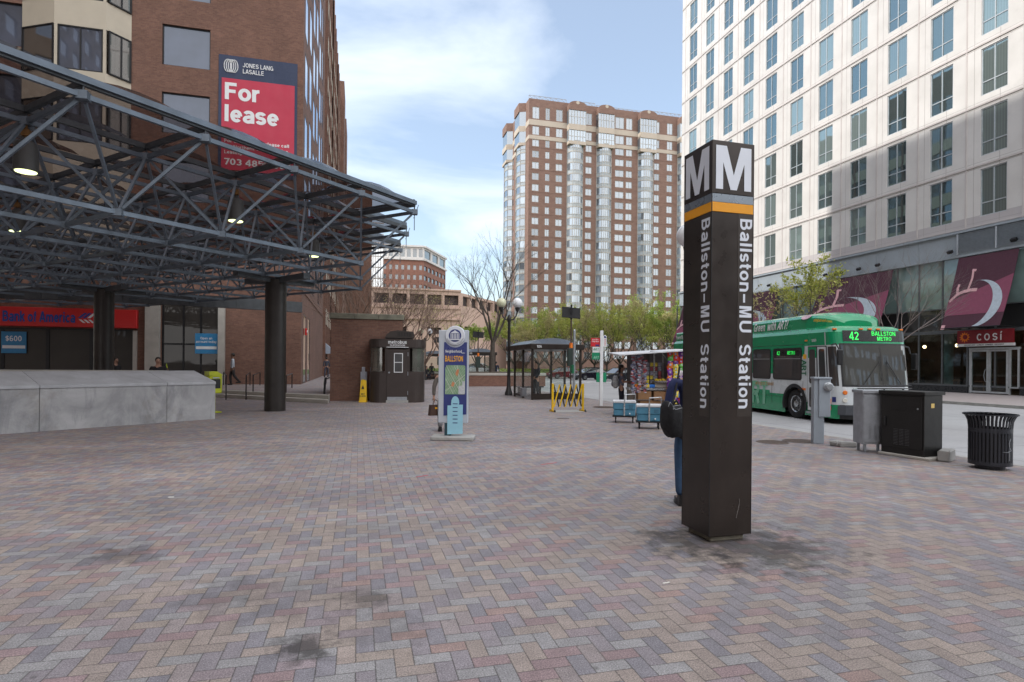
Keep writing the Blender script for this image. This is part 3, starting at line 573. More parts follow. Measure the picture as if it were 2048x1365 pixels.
SBK = thing('brick_office_row', 'low brick office row closing the plaza behind the viewpoint', 'building', (0, 0, 0)); m = MB(); hl = []
for k in range(44):
    for z0 in range(6): hl.append((1.5+k*3.9, 1.2+z0*3.9, 3.9+k*3.9, 3.4+z0*3.9))
holed_wall(m, (150, -55, 0), (-1, 0, 0), 176, 26, hl, .3); m.quad((150, -55, 26), (-26, -55, 26), (-26, -70, 26), (150, -70, 26)); m.quad((150, -70, 0), (150, -55, 0), (150, -55, 26), (150, -70, 26)); m.quad((-26, -70, 0), (150, -70, 0), (150, -70, 26), (-26, -70, 26)); m.build('wall', mat('dark_brown_brick', (.13, .085, .06), .85, var=.15, sc=.6), SBK)
m = MB()
for (a, b, c, d) in hl: m.quad((150-a, -55.25, b), (150-c, -55.25, b), (150-c, -55.25, d), (150-a, -55.25, d))
m.build('glazing', WG, SBK)
# ================================================================ RIGHT WHITE OFFICE BUILDING
FXR = 38.2
RB = thing('white_office_building', 'white stone office building with rows of tall green windows and shops below', 'building', (0, 0, 0))
def stone_facade():
    m, t, p, o = newmat('white_stone'); v = coord(t); s = t.nodes.new('ShaderNodeSeparateXYZ'); t.links.new(v, s.inputs[0]); y, z = N(t, s.outputs[1]), N(t, s.outputs[2])
    def ln(a, per, off, w): return ((a+off)/per).op('FRACT').lt(w/per)
    pit = 3.42
    g = ln(y, pit, -26.05+.52, .03).mxm(ln(y, pit, -26.05-1.2+1.71*2-.12, .03)).mxm(ln(z, 3.83, -11.26+.72, .03)).mxm(ln(z, 3.83, -11.26+.0+.35, .02))
    c = mixc(t, noise(t, v, .5, 4).rng(.3, .7), (.60, .582, .555), (.70, .682, .655)); pk = z.lt(11.35); c = mixc(t, pk, c, (.50, .47, .47))
    c = mixc(t, noise(t, v, 1.3, 6, .7).rng(.55, .8, 0, .3), c, (.42, .4, .38)); c = mixc(t, g, c, (.38, .35, .33)); t.links.new(c, p.inputs['Base Color']); p.inputs['Roughness'].default_value = .7; setbump(t, p, g*-1, .5, .02); return m
STF = stone_facade(); PIT = 3.42; Y0 = 27.75   # centre of the first full column
cols = [Y0+PIT*k for k in range(-2, 11)]; rws = [11.26+3.83*r for r in range(10)]
YA, YB, ZT = 19.0, 64.4, 50.5
m = MB(); hl = []; U_ = (0, -1, 0)
for yc in cols:
    for z0 in rws: hl.append((YB-(yc+.8), z0-10.55, YB-(yc-.8), z0+3.0-10.55))
holed_wall(m, (FXR, YB, 10.55), U_, YB-YA, ZT-10.55, hl, .22, N_=(-1, 0, 0))
m.quad((FXR+30, YB, 0), (FXR, YB, 0), (FXR, YB, ZT), (FXR+30, YB, ZT)); m.quad((FXR, YA, 0), (FXR+30, YA, 0), (FXR+30, YA, ZT), (FXR, YA, ZT)); m.quad((FXR, YA, ZT), (FXR+30, YA, ZT), (FXR+30, YB, ZT), (FXR, YB, ZT)); m.quad((FXR+30, YA, 0), (FXR+30, YB, 0), (FXR+30, YB, ZT), (FXR+30, YA, ZT))
m.build('wall', STF, RB)
m = MB(); mv = MB()
for yc in cols+[cols[-1]+PIT]: mv.box(FXR-.03, FXR+.02, yc-PIT/2-.05, yc-PIT/2+.05, 10.6, ZT)
for z0 in rws+[rws[-1]+3.83]: m.box(FXR-.055, FXR+.02, YA, YB, z0-.60, z0-.5)
mv.build('pilaster_strip', mat('strip_stone', (.56, .52, .50), .75, var=.08, sc=1), RB); m.build('string_course', mat('strip_stone', (0, 0, 0)), RB)
OG = glass_refl('green_office_glass', (.02, .04, .04), .22, rand=(.19, .25, .24), wave=.002, wsc=.9, tint=(.66, .88, .92)); ALU = mat('aluminium_frame', (.5, .54, .56), .4, .3)
wt = None; nwin = 0; rest = MB(); restp = MB()
for r, z0 in enumerate(rws):
    for k, yc in enumerate(cols):
        dd = .254*FXR+.967*yc
        vis = (727+ .0087*(F*(.967*FXR-.254*yc)/dd) - (z0-1.65)*F/dd) > -60 and k >= 1
        if vis and nwin < 95:
            if wt is None: wt = window_obj(1.6, 3.0, ALU, OG, RB, mull=(.8,), trans=(.85,), fw=.065, loc=(FXR+.1, yc+.8, z0), rz=R(-90))
            else: dup(wt, (FXR+.1, yc+.8, z0), parent=RB)
            nwin += 1
        else:
            rest.box(FXR+.08, FXR+.12, yc-.8, yc+.8, z0, z0+3.0)
rs = rest.build('upper_windows', OG, RB); rs['kind'] = 'stuff'
# belt, louvres, shopfront
BELT = mat('grey_metal_panel', (.36, .41, .45), .42, .15, .08, 1.2)
m = MB(); m.box(FXR-.28, FXR+.3, YA, YB, 10.42, 10.56)
y = YA
while y < YB-.1: m.box(FXR-.12, FXR+.3, y+.012, min(YB, y+PIT)-.012, 9.0, 10.42); y += PIT
m.box(FXR-.2, FXR+.3, YA, YB, 8.86, 9.0); m.build('belt_panel', BELT, RB)
m = MB(); ya, yb = PX(2048, 470, FXR).y-1, PX(1920, 500, FXR).y; z = 9.12
while z < 10.3: m.add([(FXR-.15, ya, z), (FXR-.15, yb, z), (FXR-.24, yb, z+.05), (FXR-.24, ya, z+.05)], [(0, 1, 2, 3)]); z += .09
for y in (ya, (ya+yb)/2, yb): m.box(FXR-.26, FXR-.12, y-.04, y+.04, 9.05, 10.38)
m.build('louvre', mat('louvre_grey', (.42, .46, .50), .5), RB)
SFR = mat('shopfront_frame', (.14, .155, .165), .4, .4); SGL = glass_clear('shopfront_glass', (.75, .8, .78), .06); SGU = glass_refl('upper_shop_glass', (.17, .25, .24), .16, wave=.003); SGD = glass_refl('dark_shop_glass', (.012, .014, .014), .1, wave=.004)
m = MB(); y = YA; mods = []
while y < YB-.5:
    for q in (0, PIT/2): m.box(FXR-.02, FXR+.1, y+q-.05, y+q+.05, .5, 8.86); mods.append(y+q)
    y += PIT
m.box(FXR-.03, FXR+.1, YA, YB, 3.9, 4.12); m.box(FXR-.025, FXR+.09, YA, YB, 5.55, 5.62); m.box(FXR-.03, FXR+.1, YA, YB, .42, .52); m.build('shopfront_mullions', SFR, RB)
MB().box(FXR-.04, FXR+.12, YA, PX(2040, 790, FXR).y, 0, .42).box(FXR-.04, FXR+.12, PX(1936, 790, FXR).y, YB, 0, .42).build('plinth', mat('dark_granite', (.03, .034, .038), .3), RB)
m = MB(); m.box(FXR+.03, FXR+.045, YA, YB, 5.6, 8.86); m.build('spandrel_glass', SGU, RB); m = MB(); m.box(FXR+.03, FXR+.045, YA, YB, 4.1, 5.56); m.build('clerestory_glass', SGD, RB)
yd0, yd1 = PX(2017, 790, FXR).y, PX(1940, 790, FXR).y
m = MB(); m.box(FXR+.04, FXR+.052, YA, yd0-.6, .5, 3.9); m.box(FXR+.04, FXR+.052, yd1+.1, YB, .5, 3.9); m.build('shop_glass', SGL, RB)
m = MB(); m.box(FXR+7, FXR+7.1, YA, YB, 0, 4.2); m.box(FXR+.15, FXR+7, YA, YB, -.02, .02); m.box(FXR+.15, FXR+7, YA, YB, 4.15, 4.2); m.build('shop_interior', mat('shop_wall', (.10, .075, .05), .9, var=.4, sc=.8), RB)
m = MB()
for y in (31.5, 38.3, 45., 52): m.cyl((FXR+1.2, y, 0), (FXR+1.2, y, 4.15), .3, n=16)
m.build('shop_column', mat('teal_column', (.22, .38, .42), .5), RB, smooth=True)
m = MB(); rr = random.Random(3)
for k in range(22):
    y = YA+1+k*1.9; x = FXR+rr.uniform(1.5, 5); m.box(x-.35, x+.35, y-.35, y+.35, .72, .76); m.box(x-.03, x+.03, y-.03, y+.03, 0, .72); m.box(x+.5, x+.9, y-.2, y+.2, .42, .46, 1); m.box(x+.86, x+.9, y-.2, y+.2, .46, .9, 1)
    for q in (-.18, .16): m.box(x+.52, x+.55, y+q, y+q+.03, 0, .42, 1); m.box(x+.85, x+.88, y+q, y+q+.03, 0, .42, 1)
m.build('cafe_furniture', [mat('table_wood', (.3, .17, .08), .5), BLACK], RB)
em = emat('warm_lamp', (1, .72, .4), 6)
m = MB()
for k in range(12): m.sph((FXR+2.5+(k % 3), YA+3+k*3.3, 3.2), .12, 10, 6)
m.build('interior_lamp', em, RB)
# door pair
dr = MB(); dr.build if 0 else None
for s_, (a, b) in enumerate(((yd0, (yd0+yd1)/2), ((yd0+yd1)/2, yd1))):
    d = window_obj(b-a-.02, 2.72, ALU, SGL, RB, fw=.11, loc=(FXR-.0, b-.01, .06), rz=R(-90), name='door')
    hm = MB(); s2 = 1 if s_ else -1; L = b-a
    xx = (L-.16) if s_ else .16
    hm.tube([(xx, -.06, .7), (xx, -.14, .8), (xx-.05*s2, -.15, 1.1), (xx, -.14, 1.4), (xx, -.06, 1.5)], .018, 8); hm.build('handle', STEEL, d)
MB().box(FXR-.03, FXR+.12, yd0-.62, yd1+.08, 2.8, 2.92).box(FXR-.03, FXR+.12, yd0-.06, yd0-.005, .02, 2.8).box(FXR-.03, FXR+.12, yd1+.005, yd1+.06, .02, 2.8).build('door_frame', ALU, RB)
window_obj(.5, 2.4, ALU, SGL, RB, loc=(FXR, yd0-.08, .42), rz=R(-90), name='side_light')
# spotlights over the awnings
for k, (u, v_) in enumerate(((2030, 478), (1902, 503), (1757, 529), (1719, 537), (1683, 544), (1652, 549), (1539, 570))):
    P = PX(u, v_, FXR-.3); fl = thing('floodlight', ('black floodlight on the grey belt, number %s counting from the right edge' % ['one', 'two', 'three', 'four', 'five', 'six', 'seven'][k]), 'floodlight', P, 0, 'floodlights above the shop awnings')
    MB().box(-.03, .12, -.02, .02, -.02, .03).build('bracket', FR, fl); m = MB(); m.T = Matrix.Rotation(R(-35), 4, 'Y'); m.rbox(-.22, 0, -.16, .16, -.1, .1, .02); m.build('lamp_head', FR, fl)
# sail awnings
PLUM = mat('awning_plum', (.07, .017, .032), .7, var=.08); ROSE = mat('awning_rose', (.23, .055, .10), .7, var=.08); PALE = mat('awning_pale_pink', (.66, .38, .40), .7); ICE = mat('awning_ice', (.45, .52, .58), .7)
def sail(lb, y_near, y_far, zb=4.15, zt=8.8, proj=1.5):
    """awning cloth: local x from the far edge to the near one, v from bottom to top"""
    Wd = y_far-y_near; t = thing('sail_awning', lb, 'awning', (FXR-.12, y_far, 0), 0, 'plum sail awnings over the shop windows')
    def Q(s, v, off=0):
        n = Vector((-(zt-zb), 0, -proj)).normalized()
        sag = .10*sin(pi*v)
        return Vector((-(proj)*(1-v)-.05+sag, -s*Wd, zb+(zt-zb)*v))+n*off
    m = MB(); n_ = 12
    for i in range(n_):
        for j in range(n_):
            s0, s1, v0, v1 = i/n_, (i+1)/n_, j/n_, (j+1)/n_
            m.quad(Q(s0, v0), Q(s1, v0), Q(s1, v1), Q(s0, v1)); m.quad(Q(s0, v1, -.01), Q(s1, v1, -.01), Q(s1, v0, -.01), Q(s0, v0, -.01))
    m.build('cloth', PLUM, t, smooth=True)
    def poly(pts, name, mt, off):
        m = MB(); 
        bmv = [Q(s, v, off) for s, v in pts]; m.add(bmv, [tuple(range(len(pts)))]); m.build(name, mt, t)
    # rose band following the sag in slices
    m = MB(); n2 = 14
    for i in range(n_):
        for j in range(n2):
            s0, s1 = i/n_, (i+1)/n_; lo = .18; h0, h1 = .38+.30*s0, .38+.30*s1
            f = lambda s, h, j: Q(s, lo+(h-lo)*j/n2, .012)
            m.quad(f(s0, h0, j), f(s1, h1, j), f(s1, h1, j+1), f(s0, h0, j+1))
    m.build('rose_band', ROSE, t, smooth=True)
    # crescent, fruit and stalks
    m = MB(); n3 = 28; cx, cy, r = .44, .32, .33
    for k in range(n3):
        a0, a1 = R(98-k*170/n3), R(98-(k+1)*170/n3); w0, w1 = .15*abs(sin(pi*min(1,k/n3*.8)))**.7+.004, .15*abs(sin(pi*min(1,(k+1)/n3*.8)))**.7+.004
        g_ = lambda a, w, o_: Q(min(.99, cx+r*.98*cos(a)+o_*w), max(.01, cy+r*sin(a)*.98), .022)
        m.quad(g_(a0, w0, 0), g_(a1, w1, 0), g_(a1, w1, 1), g_(a0, w0, 1))
    m.build('crescent', ICE, t)
    m = MB()
    def stroke(pts, w):
        for (a, b), (c, d) in zip(pts, pts[1:]):
            dx_, dz_ = c-a, (d-b)*1.2; L = sqrt(dx_*dx_+dz_*dz_); nx_, nz_ = -dz_/L*w, dx_/L*w
            m.quad(Q(a-nx_, b-nz_, .026), Q(c-nx_, d-nz_, .026), Q(c+nx_, d+nz_, .026), Q(a+nx_, b+nz_, .026))
    stroke([(.02, .38), (.12, .47), (.22, .505), (.36, .52), (.46, .515)], .022); stroke([(.13, .47), (.11, .58)], .022); stroke([(.1, .6), (.14, .6)], .02); stroke([(.3, .51), (.33, .68), (.32, .79)], .018); stroke([(.3, .8), (.37, .79)], .016); stroke([(.01, .02), (.08, .02)], .03)
    m.build('branch_motif', PALE, t)
    m = MB()
    for s in (0.02, .5, .98): m.cyl(Q(s, 0), (0.1, -s*Wd, zb-.02), .03, n=8)
    m.cyl(Q(0, 0), Q(1, 0), .035, n=8); m.build('strut', FR, t)
    return t
sail('plum sail awning directly above the cafe entrance', 26.1, 29.75); sail('plum sail awning behind the roof of the green bus', 34.6, 41.75); sail('plum sail awning at left, half hidden by the station pylon', 46.7, 53.9)
sail('plum sail awning far left, behind the pylon', 58.0, 63.5)
cs = thing('cafe_sign', 'dark red cafe sign with sun emblem over the glass doors', 'sign', (FXR-.35, (29.62+26.25)/2, 3.05))
MAR = mat('sign_maroon', (.22, .012, .02), .4); W2 = 29.62-26.25
MB().box(-.06, .06, -W2/2, W2/2, .12, .98).build('sign_panel', MAR, cs); MB().box(-.075, .07, -W2/2-.05, W2/2+.02, -.05, .118).build('tagline_strip', WHITEP, cs)
text('COSÍ', .62, WHITEP, cs, (-.068, -.35, .52), .014, rz=-90, spacing=1.35); text('BREAKFAST · LUNCH · DINNER · DESSERT', .12, FR, cs, (-.08, 0, .035), .003, rz=-90, sx=1.25)
m = MB(); 
for k in range(12):
    a = k*pi/6; m.T = Matrix.Translation((-.066, 1.2, .55)) @ Matrix.Rotation(a, 4, 'X'); m.add([(0, -.06, .22), (0, .06, .22), (0, 0, .36)], [(0, 1, 2)])
m.T = Matrix.Translation((-.066, 1.2, .55)) @ Matrix.Rotation(R(-90), 4, 'Y'); m.lathe([(.23, 0), (.23, .005)], (0, 0, 0), 24); m.build('sun_emblem', ORG, cs)
m = MB(); m.T = Matrix.Translation((-.073, 1.16, .56)) @ Matrix.Rotation(R(-90), 4, 'Y'); m.lathe([(.15, 0), (.15, .004)], (0, 0, 0), 24); m.build('moon_emblem', MAR, cs)
MB().box(0, .38, -W2/2+.1, -W2/2+.14, .9, .94).box(0, .38, W2/2-.14, W2/2-.1, .9, .94).build('bracket', FR, cs)
# ================================================================ APARTMENT TOWER
def curtain_mat(name, dark, light, refl=.16, tint=(.85, .93, 1)):
    m, t, p, o = newmat(name); gnode = t.nodes.new('ShaderNodeNewGeometry'); oi = t.nodes.new('ShaderNodeObjectInfo')
    f = (N(t, gnode.outputs['Random Per Island'])+N(t, oi.outputs['Random'])).op('FRACT'); f = f.rng(.2, .55)
    t.links.new(mixc(t, f, dark, light), p.inputs['Base Color']); p.inputs['Roughness'].default_value = .6
    gl = t.nodes.new('ShaderNodeBsdfGlossy'); gl.inputs['Roughness'].default_value = .03; gl.inputs['Color'].default_value = (*tint, 1)
    fr = t.nodes.new('ShaderNodeFresnel'); fac = N(t, fr.outputs[0]).rng(0, 1, refl, 1)
    ms = t.nodes.new('ShaderNodeMixShader'); t.links.new(fac.o, ms.inputs[0]); t.links.new(p.outputs[0], ms.inputs[1]); t.links.new(gl.outputs[0], ms.inputs[2]); t.links.new(ms.outputs[0], o.inputs[0]); return m
CUR = curtain_mat('curtained_glass', (.035, .045, .055), (.22, .24, .26)); CUR2 = curtain_mat('bay_glass', (.05, .07, .09), (.20, .25, .29), .22)
YT = 146.0
def tx(zx): return PY(990+zx/2.787, 400, YT).x
def tz(zy): return PY(1070, 170+zy/2.787, YT).z
TW = thing('apartment_tower', 'tall red brick apartment tower with stacked glass bays and pale stone bands', 'building', (0, 0, 0))
XT0, XT1, ZTT = tx(186), tx(186)+52, tz(78)
FH = 2.9; zr = [tz(305)-1.75-FH*k for k in range(20)]; zr = [z for z in zr if z > 3]
wcols = [(205, 243), (278, 302), (337, 373), (503, 537), (668, 716), (728, 762), (886, 914), (956, 986), (1090, 1120), (1150, 1180)]
hl = []
for a, b in wcols:
    for z in zr: hl.append((tx(a)-XT0, z, tx(b)-XT0, z+1.75))
    hl.append((tx(a)-XT0, tz(278), tx(b)-XT0, tz(230))); hl.append((tx(a)-XT0, tz(188), tx(b)-XT0, tz(122)))
TBR = brick('tower_brick', (.205, .125, .095), (.17, .10, .078), (.24, .17, .14), .8, .3, .12)
m = MB(); holed_wall(m, (XT0, YT, 0), (1, 0, 0), XT1-XT0, ZTT, hl, .25)
sd = []
for q in (9.3, 15.2, 23.2):
    for z in zr: sd.append((q, z, q+1.2, z+1.75))
holed_wall(m, (XT0, YT+26, 0), (0, -1, 0), 26, ZTT, [(26-b, z0, 26-a, z1) for a, z0, b, z1 in sd], .25)
m.quad((XT1, YT, 0), (XT1, YT+26, 0), (XT1, YT+26, ZTT), (XT1, YT, ZTT)); m.quad((XT0, YT, ZTT), (XT1, YT, ZTT), (XT1, YT+26, ZTT), (XT0, YT+26, ZTT)); m.quad((XT1, YT+26, 0), (XT0, YT+26, 0), (XT0, YT+26, ZTT), (XT1, YT+26, ZTT))
m.build('wall', TBR, TW)
FRC = mat('cream_frame', (.38, .37, .34), .5); SB = mat('tower_stone', (.44, .38, .31), .8, var=.06, sc=.5)
byw = {}; nw = 0; rest = MB(); hl.sort(key=lambda h: -(h[2]-h[0])*(h[3]-h[1]))
for (a, z0, b, z1) in hl:
    if a > 42: big = False
    else: big = nw < 98 and z0 > 8
    if big:
        key = (round(a, 2), round(z1-z0, 2))
        if key not in byw: byw[key] = window_obj(b-a, z1-z0, FRC, CUR, TW, mull=((b-a)/2,), fw=.1, loc=(XT0+a, YT+.12, z0), d=.06)
        else: dup(byw[key], (XT0+a, YT+.12, z0), parent=TW)
        nw += 1
    else:
        rest.box(XT0+a, XT0+b, YT+.1, YT+.14, z0, z1, 0); rest.box(XT0+(a+b)/2-.05, XT0+(a+b)/2+.05, YT+.05, YT+.095, z0, z1, 1)
        for q in (a, b-.1): rest.box(XT0+q, XT0+q+.1, YT+.04, YT+.098, z0, z1, 1)
for (a, z0, b, z1) in sd: rest.box(XT0+.1, XT0+.14, YT+a, YT+b, z0, z1, 0)
rest.build('windows', [CUR, FRC], TW)['kind'] = 'stuff'
# stone bands
m = MB()
for (za, zb_) in ((225, 194), (303, 282)):
    m.box(XT0-.08, XT1, YT-.08, YT, tz(za), tz(zb_)); m.box(XT0-.08, XT0, YT+.003, YT+26, tz(za), tz(zb_))
m.build('stone_band', SB, TW)
m = MB(); z = zr[-1]-.6
for zz in zr[::2]: m.box(XT0, XT1, YT-.05, YT, zz-.32, zz-.2)
m.build('brick_course', TBR, TW)
# curved glass bays
def bay_floor(prof, fs, verticals, nm_, nm2):
    """one storey of a glazed bay: glass (part) and its cream frame (sub-part), base at z = 0"""
    m = MB(); fr = MB()
    for p, q in zip(prof, prof[1:]):
        m.quad((p[0], p[1], .95), (q[0], q[1], .95), (q[0], q[1], 2.75), (p[0], p[1], 2.75), 0)
        fr.quad((p[0], p[1], .0), (q[0], q[1], .0), (q[0], q[1], .85), (p[0], p[1], .85), 1)
        for z_, w_, h_ in ((.9, .1, .1), (2.8, .12, .16), (.06, .12, .12)): fr.bar((p[0]*1+fs[0], p[1]+fs[1], z_), (q[0]+fs[0], q[1]+fs[1], z_), w_, h_)
    for k in verticals: p = prof[k]; fr.bar((p[0]+fs[0], p[1]+fs[1], 0), (p[0]+fs[0], p[1]+fs[1], 2.8), .12, .12)
    mo = m.build(nm_, CUR2, TW); fo = fr.build(nm2, [FRC, mat('bay_spandrel', (.34, .38, .40), .4)], mo); return mo
def stack(mo, zlo, n):
    for f in range(n):
        if f == 0: mo.location.z = zlo
        else: dup(mo, (mo.location.x, mo.location.y, zlo+f*FH), parent=TW)
def glass_bay(x0, x1, zlo, zhi):
    Wb = x1-x0; cx = (x0+x1)/2; prof = []
    for k in range(9):
        q = -1+2*k/8; prof.append((cx+q*Wb/2, YT-1.5*(1-abs(q)**2.6)-.12))
    prof[0] = (x0, YT); prof[-1] = (x1, YT)
    stack(bay_floor(prof, (0, -.03), (0, 2, 3, 4, 5, 6, 8), 'bay_window', 'bay_frame'), zlo, int(round((zhi-zlo)/FH)))
zlo = zr[-1]-.7; zhi = tz(318)
for (a, b) in ((400, 488), (564, 646), (795, 880), (1015, 1085)):
    glass_bay(tx(a), tx(b), zlo, zhi)
    m = MB(); x0, x1 = tx(a)-.15, tx(b)+.15; m.box(x0, x1, YT-1.7, YT, tz(318)-.1, tz(302), 1); m.box(x0, x1, YT-1.7, YT, tz(262-6)+.0, tz(205), 1) if 0 else None
    m.box(x0, x1, YT-1.55, YT, tz(302), tz(240), 2); m.box(x0, x1, YT-1.75, YT, tz(240), tz(208), 1); m.box(x0, x1, YT-1.55, YT, tz(208), tz(128), 2)
    pts = [(x0, tz(128)), (x1, tz(128)), (x1, tz(99))]+[((x0+x1)/2+(x1-x0)/2*cos(R(t_)), tz(99)+1.0*sin(R(t_))) for t_ in range(15, 180, 15)]+[(x0, tz(99))]
    m.plate(pts, YT-1.75, YT+.0, 0)
    n_ = 6
    for k in range(n_+1):
        xx = x0+(x1-x0)*k/n_
        m.box(xx-.07, xx+.07, YT-1.62, YT-1.551, tz(302), tz(240), 3); m.box(xx-.07, xx+.07, YT-1.62, YT-1.551, tz(208), tz(128), 3)
    for zq in (tz(275), tz(165)): m.box(x0, x1, YT-1.6, YT-1.552, zq-.06, zq+.06, 3)
    m.build('bay_crown', [TBR, SB, CUR2, FRC], TW); MB().cyl(((x0+x1)/2, YT-1.8, tz(100)+.6), ((x0+x1)/2, YT-1.755, tz(100)+.6), .45, n=20).build('roundel', SB, TW)
# left side bays
for (ya, yb) in ((YT+3.0, YT+9.0), (YT+16.5, YT+22.5)):
    prof = [(XT0, yb), (XT0-1.2, yb-.8), (XT0-1.6, (ya+yb)/2), (XT0-1.2, ya+.8), (XT0, ya)]
    stack(bay_floor(prof, (-.03, 0), (0, 1, 2, 3, 4), 'side_bay_window', 'side_bay_frame'), zlo, int((zhi-zlo)/FH+.5))
    m = MB(); m.prism([(XT0, yb), (XT0-1.8, yb-.6), (XT0-1.8, ya+.6), (XT0, ya)], tz(318), tz(302)); m.prism([(XT0, yb), (XT0-1.8, yb-.6), (XT0-1.8, ya+.6), (XT0, ya)], tz(240), tz(208)); m.build('side_band', SB, TW)
    m = MB(); m.prism([(XT0, yb), (XT0-1.6, yb-.6), (XT0-1.6, ya+.6), (XT0, ya)], tz(302), tz(240)); m.prism([(XT0, yb), (XT0-1.6, yb-.6), (XT0-1.6, ya+.6), (XT0, ya)], tz(208), tz(128)); m.build('side_upper_glass', CUR2, TW)
    m = MB(); m.prism([(XT0, yb), (XT0-1.8, yb-.6), (XT0-1.8, ya+.6), (XT0, ya)], tz(128), tz(78)); m.build('side_parapet', TBR, TW)
# roof trellis rail
m = MB()
def rail(x0, x1, y):
    n_ = int((x1-x0)/1.3); 
    for k in range(n_+1):
        xx = x0+(x1-x0)*k/n_; m.bar((xx, y, ZTT), (xx, y, ZTT+1.25), .08)
        if k < n_: xb_ = x0+(x1-x0)*(k+1)/n_; m.bar((xx, y, ZTT+.15), (xb_, y, ZTT+1.2), .06); m.bar((xx, y, ZTT+1.2), (xb_, y, ZTT+.15), .06)
    m.bar((x0, y, ZTT+1.25), (x1, y, ZTT+1.25), .1); m.bar((x0, y, ZTT+.12), (x1, y, ZTT+.12), .1)
rail(tx(190), tx(400), YT+1); rail(tx(410), tx(480), YT+3); rail(tx(495), tx(560), YT+1); rail(tx(575), tx(875), YT+2); rail(tx(888), tx(1100), YT+1)
m.build('roof_railing', mat('rail_grey', (.3, .31, .32), .5), TW)

# ================================================================ FAR BUILDINGS
PKS = mat('pink_precast', (.56, .40, .33), .85, var=.06, sc=.4); DKG = glass_refl('far_dark_glass', (.05, .04, .045), .12)
LP = thing('parking_building', 'long low pink concrete building with a band of dark openings on its top floor', 'building', (0, 0, 0))
YL = 138.
zb_t = PY(850, 580, YL).z
xa, xb2 = PY(690, 600, YL).x, PY(922, 600, YL).x
hs = []; pitch = (PY(890, 600, YL).x-PY(855, 600, YL).x)*.98
zo0, zo1 = PY(850, 609, YL).z, PY(850, 589, YL).z
k = 0; x = xb2-.5
while x-pitch > xa: hs.append((x-pitch+.6-xa, zo0, x-.1-xa, zo1)); x -= pitch
lo = [(h[0], PY(850, 668, YL).z, h[2], PY(850, 655, YL).z) for h in hs[1::2]]
m = MB(); holed_wall(m, (xa, YL, 0), (1, 0, 0), xb2-xa, zb_t, hs+lo, .8); m.quad((xa, YL, zb_t), (xb2, YL, zb_t), (xb2, YL+25, zb_t), (xa, YL+25, zb_t))
PE = WD((1012-1024)/F*165, 165); L = sqrt((PE[0]-xb2)**2+(PE[1]-YL)**2); U2 = Vector((PE[0]-xb2, PE[1]-YL, 0)).normalized()
hs2 = [(1+q*L/6, zo0, (q+1)*L/6, zo1) for q in range(6)]+[(2+q*L/5, PY(850, 668, YL).z, (q+.9)*L/5, PY(850, 650, YL).z) for q in range(5)]
holed_wall(m, (xb2, YL, 0), U2, L, zb_t-.4, hs2, .8)
m.box(xa, xb2, YL-.3, YL, zo1+.9, zo1+1.3); m.box(xa, xb2, YL-.3, YL, zo0-1.0, zo0-.6); m.box(xa, xb2, YL-.5, YL, zo0-3.6, zo0-3.2)
m.build('wall', PKS, LP)
m = MB(); m.box(xa, xb2, YL+.9, YL+1, zo0-14, zo1+.5); E_ = Vector((xb2, YL, 0))+Vector((-U2.y, U2.x, 0))*.9; q2 = E_+U2*L
m.quad((E_.x, E_.y, 0), (q2.x, q2.y, 0), (q2.x, q2.y, zb_t-1), (E_.x, E_.y, zb_t-1)); m.build('glazing', mat('dark_opening', (.045, .035, .035), .7), LP)
# distant office with white arcade top
DB = thing('distant_office', 'distant red brick office with a white arcaded top storey', 'building', (0, 0, 0))
P0 = D(847, 560, 235); zt1 = D(847, 520, 235).z; zt2 = D(847, 494, 235).z
A1 = Vector((D(763, 500, 232)-D(847, 500, 235))); A1.z = 0; L1 = A1.length; A1.normalize(); A2 = Vector((D(891, 500, 262)-D(847, 500, 235))); A2.z = 0; L2 = A2.length; A2.normalize()
def dwin(L, z0, n, w, hh): return [((k+.5)*L/n-w/2, z0, (k+.5)*L/n+w/2, z0+hh) for k in range(n)]
O1 = Vector((P0.x, P0.y, 0))+A1*L1; m = MB(); h1 = []; h2 = []
for r in range(7): h1 += dwin(L1, zt1-4.2-3.9*r, 7, 1.1, 1.9); h2 += dwin(L2, zt1-4.2-3.9*r, 6, 3.4, 1.9)
holed_wall(m, O1, -A1, L1, zt1, h1, .4); holed_wall(m, (P0.x, P0.y, 0), A2, L2, zt1, h2, .4); m.build('wall', BR2, DB)
m = MB(); holed_wall(m, O1+Vector((0, 0, zt1)), -A1, L1, zt2-zt1, [(a, .9, c, zt2-zt1-1) for a, b, c, d in dwin(L1, 0, 7, 1.5, 1)], .5); holed_wall(m, (P0.x, P0.y, zt1), A2, L2, zt2-zt1, [(a, .9, c, zt2-zt1-1) for a, b, c, d in dwin(L2, 0, 3, 7, 1)], .5)
for (O_, U_, L_) in ((O1, -A1, L1), (Vector((P0.x, P0.y, 0)), A2, L2)):
    n_ = U_.cross(Vector((0, 0, 1)))
    for zz in (zt1, zt2): m.bar(O_+Vector((0, 0, zz))+n_*.3, O_+U_*L_+Vector((0, 0, zz))+n_*.3, 1.0, .7)
m.build('arcade_storey', mat('white_precast', (.62, .60, .57), .8), DB)
m = MB()
for (O_, U_, L_) in ((O1, -A1, L1), (Vector((P0.x, P0.y, 0)), A2, L2)):
    n_ = U_.cross(Vector((0, 0, 1))); a = O_-n_*.35; b = a+U_*L_; m.quad(a, b, b+Vector((0, 0, zt2-.3)), a+Vector((0, 0, zt2-.3)))
m.build('glazing', glass_refl('far_blue_glass', (.04, .06, .07), .10), DB)
Q0, Q1 = D(741, 500, 190), D(767, 500, 190); zq = D(750, 484, 190).z
GB = thing('glass_tower', 'narrow pale blue glass tower seen behind the canopy edge', 'building', (0, 0, 0))
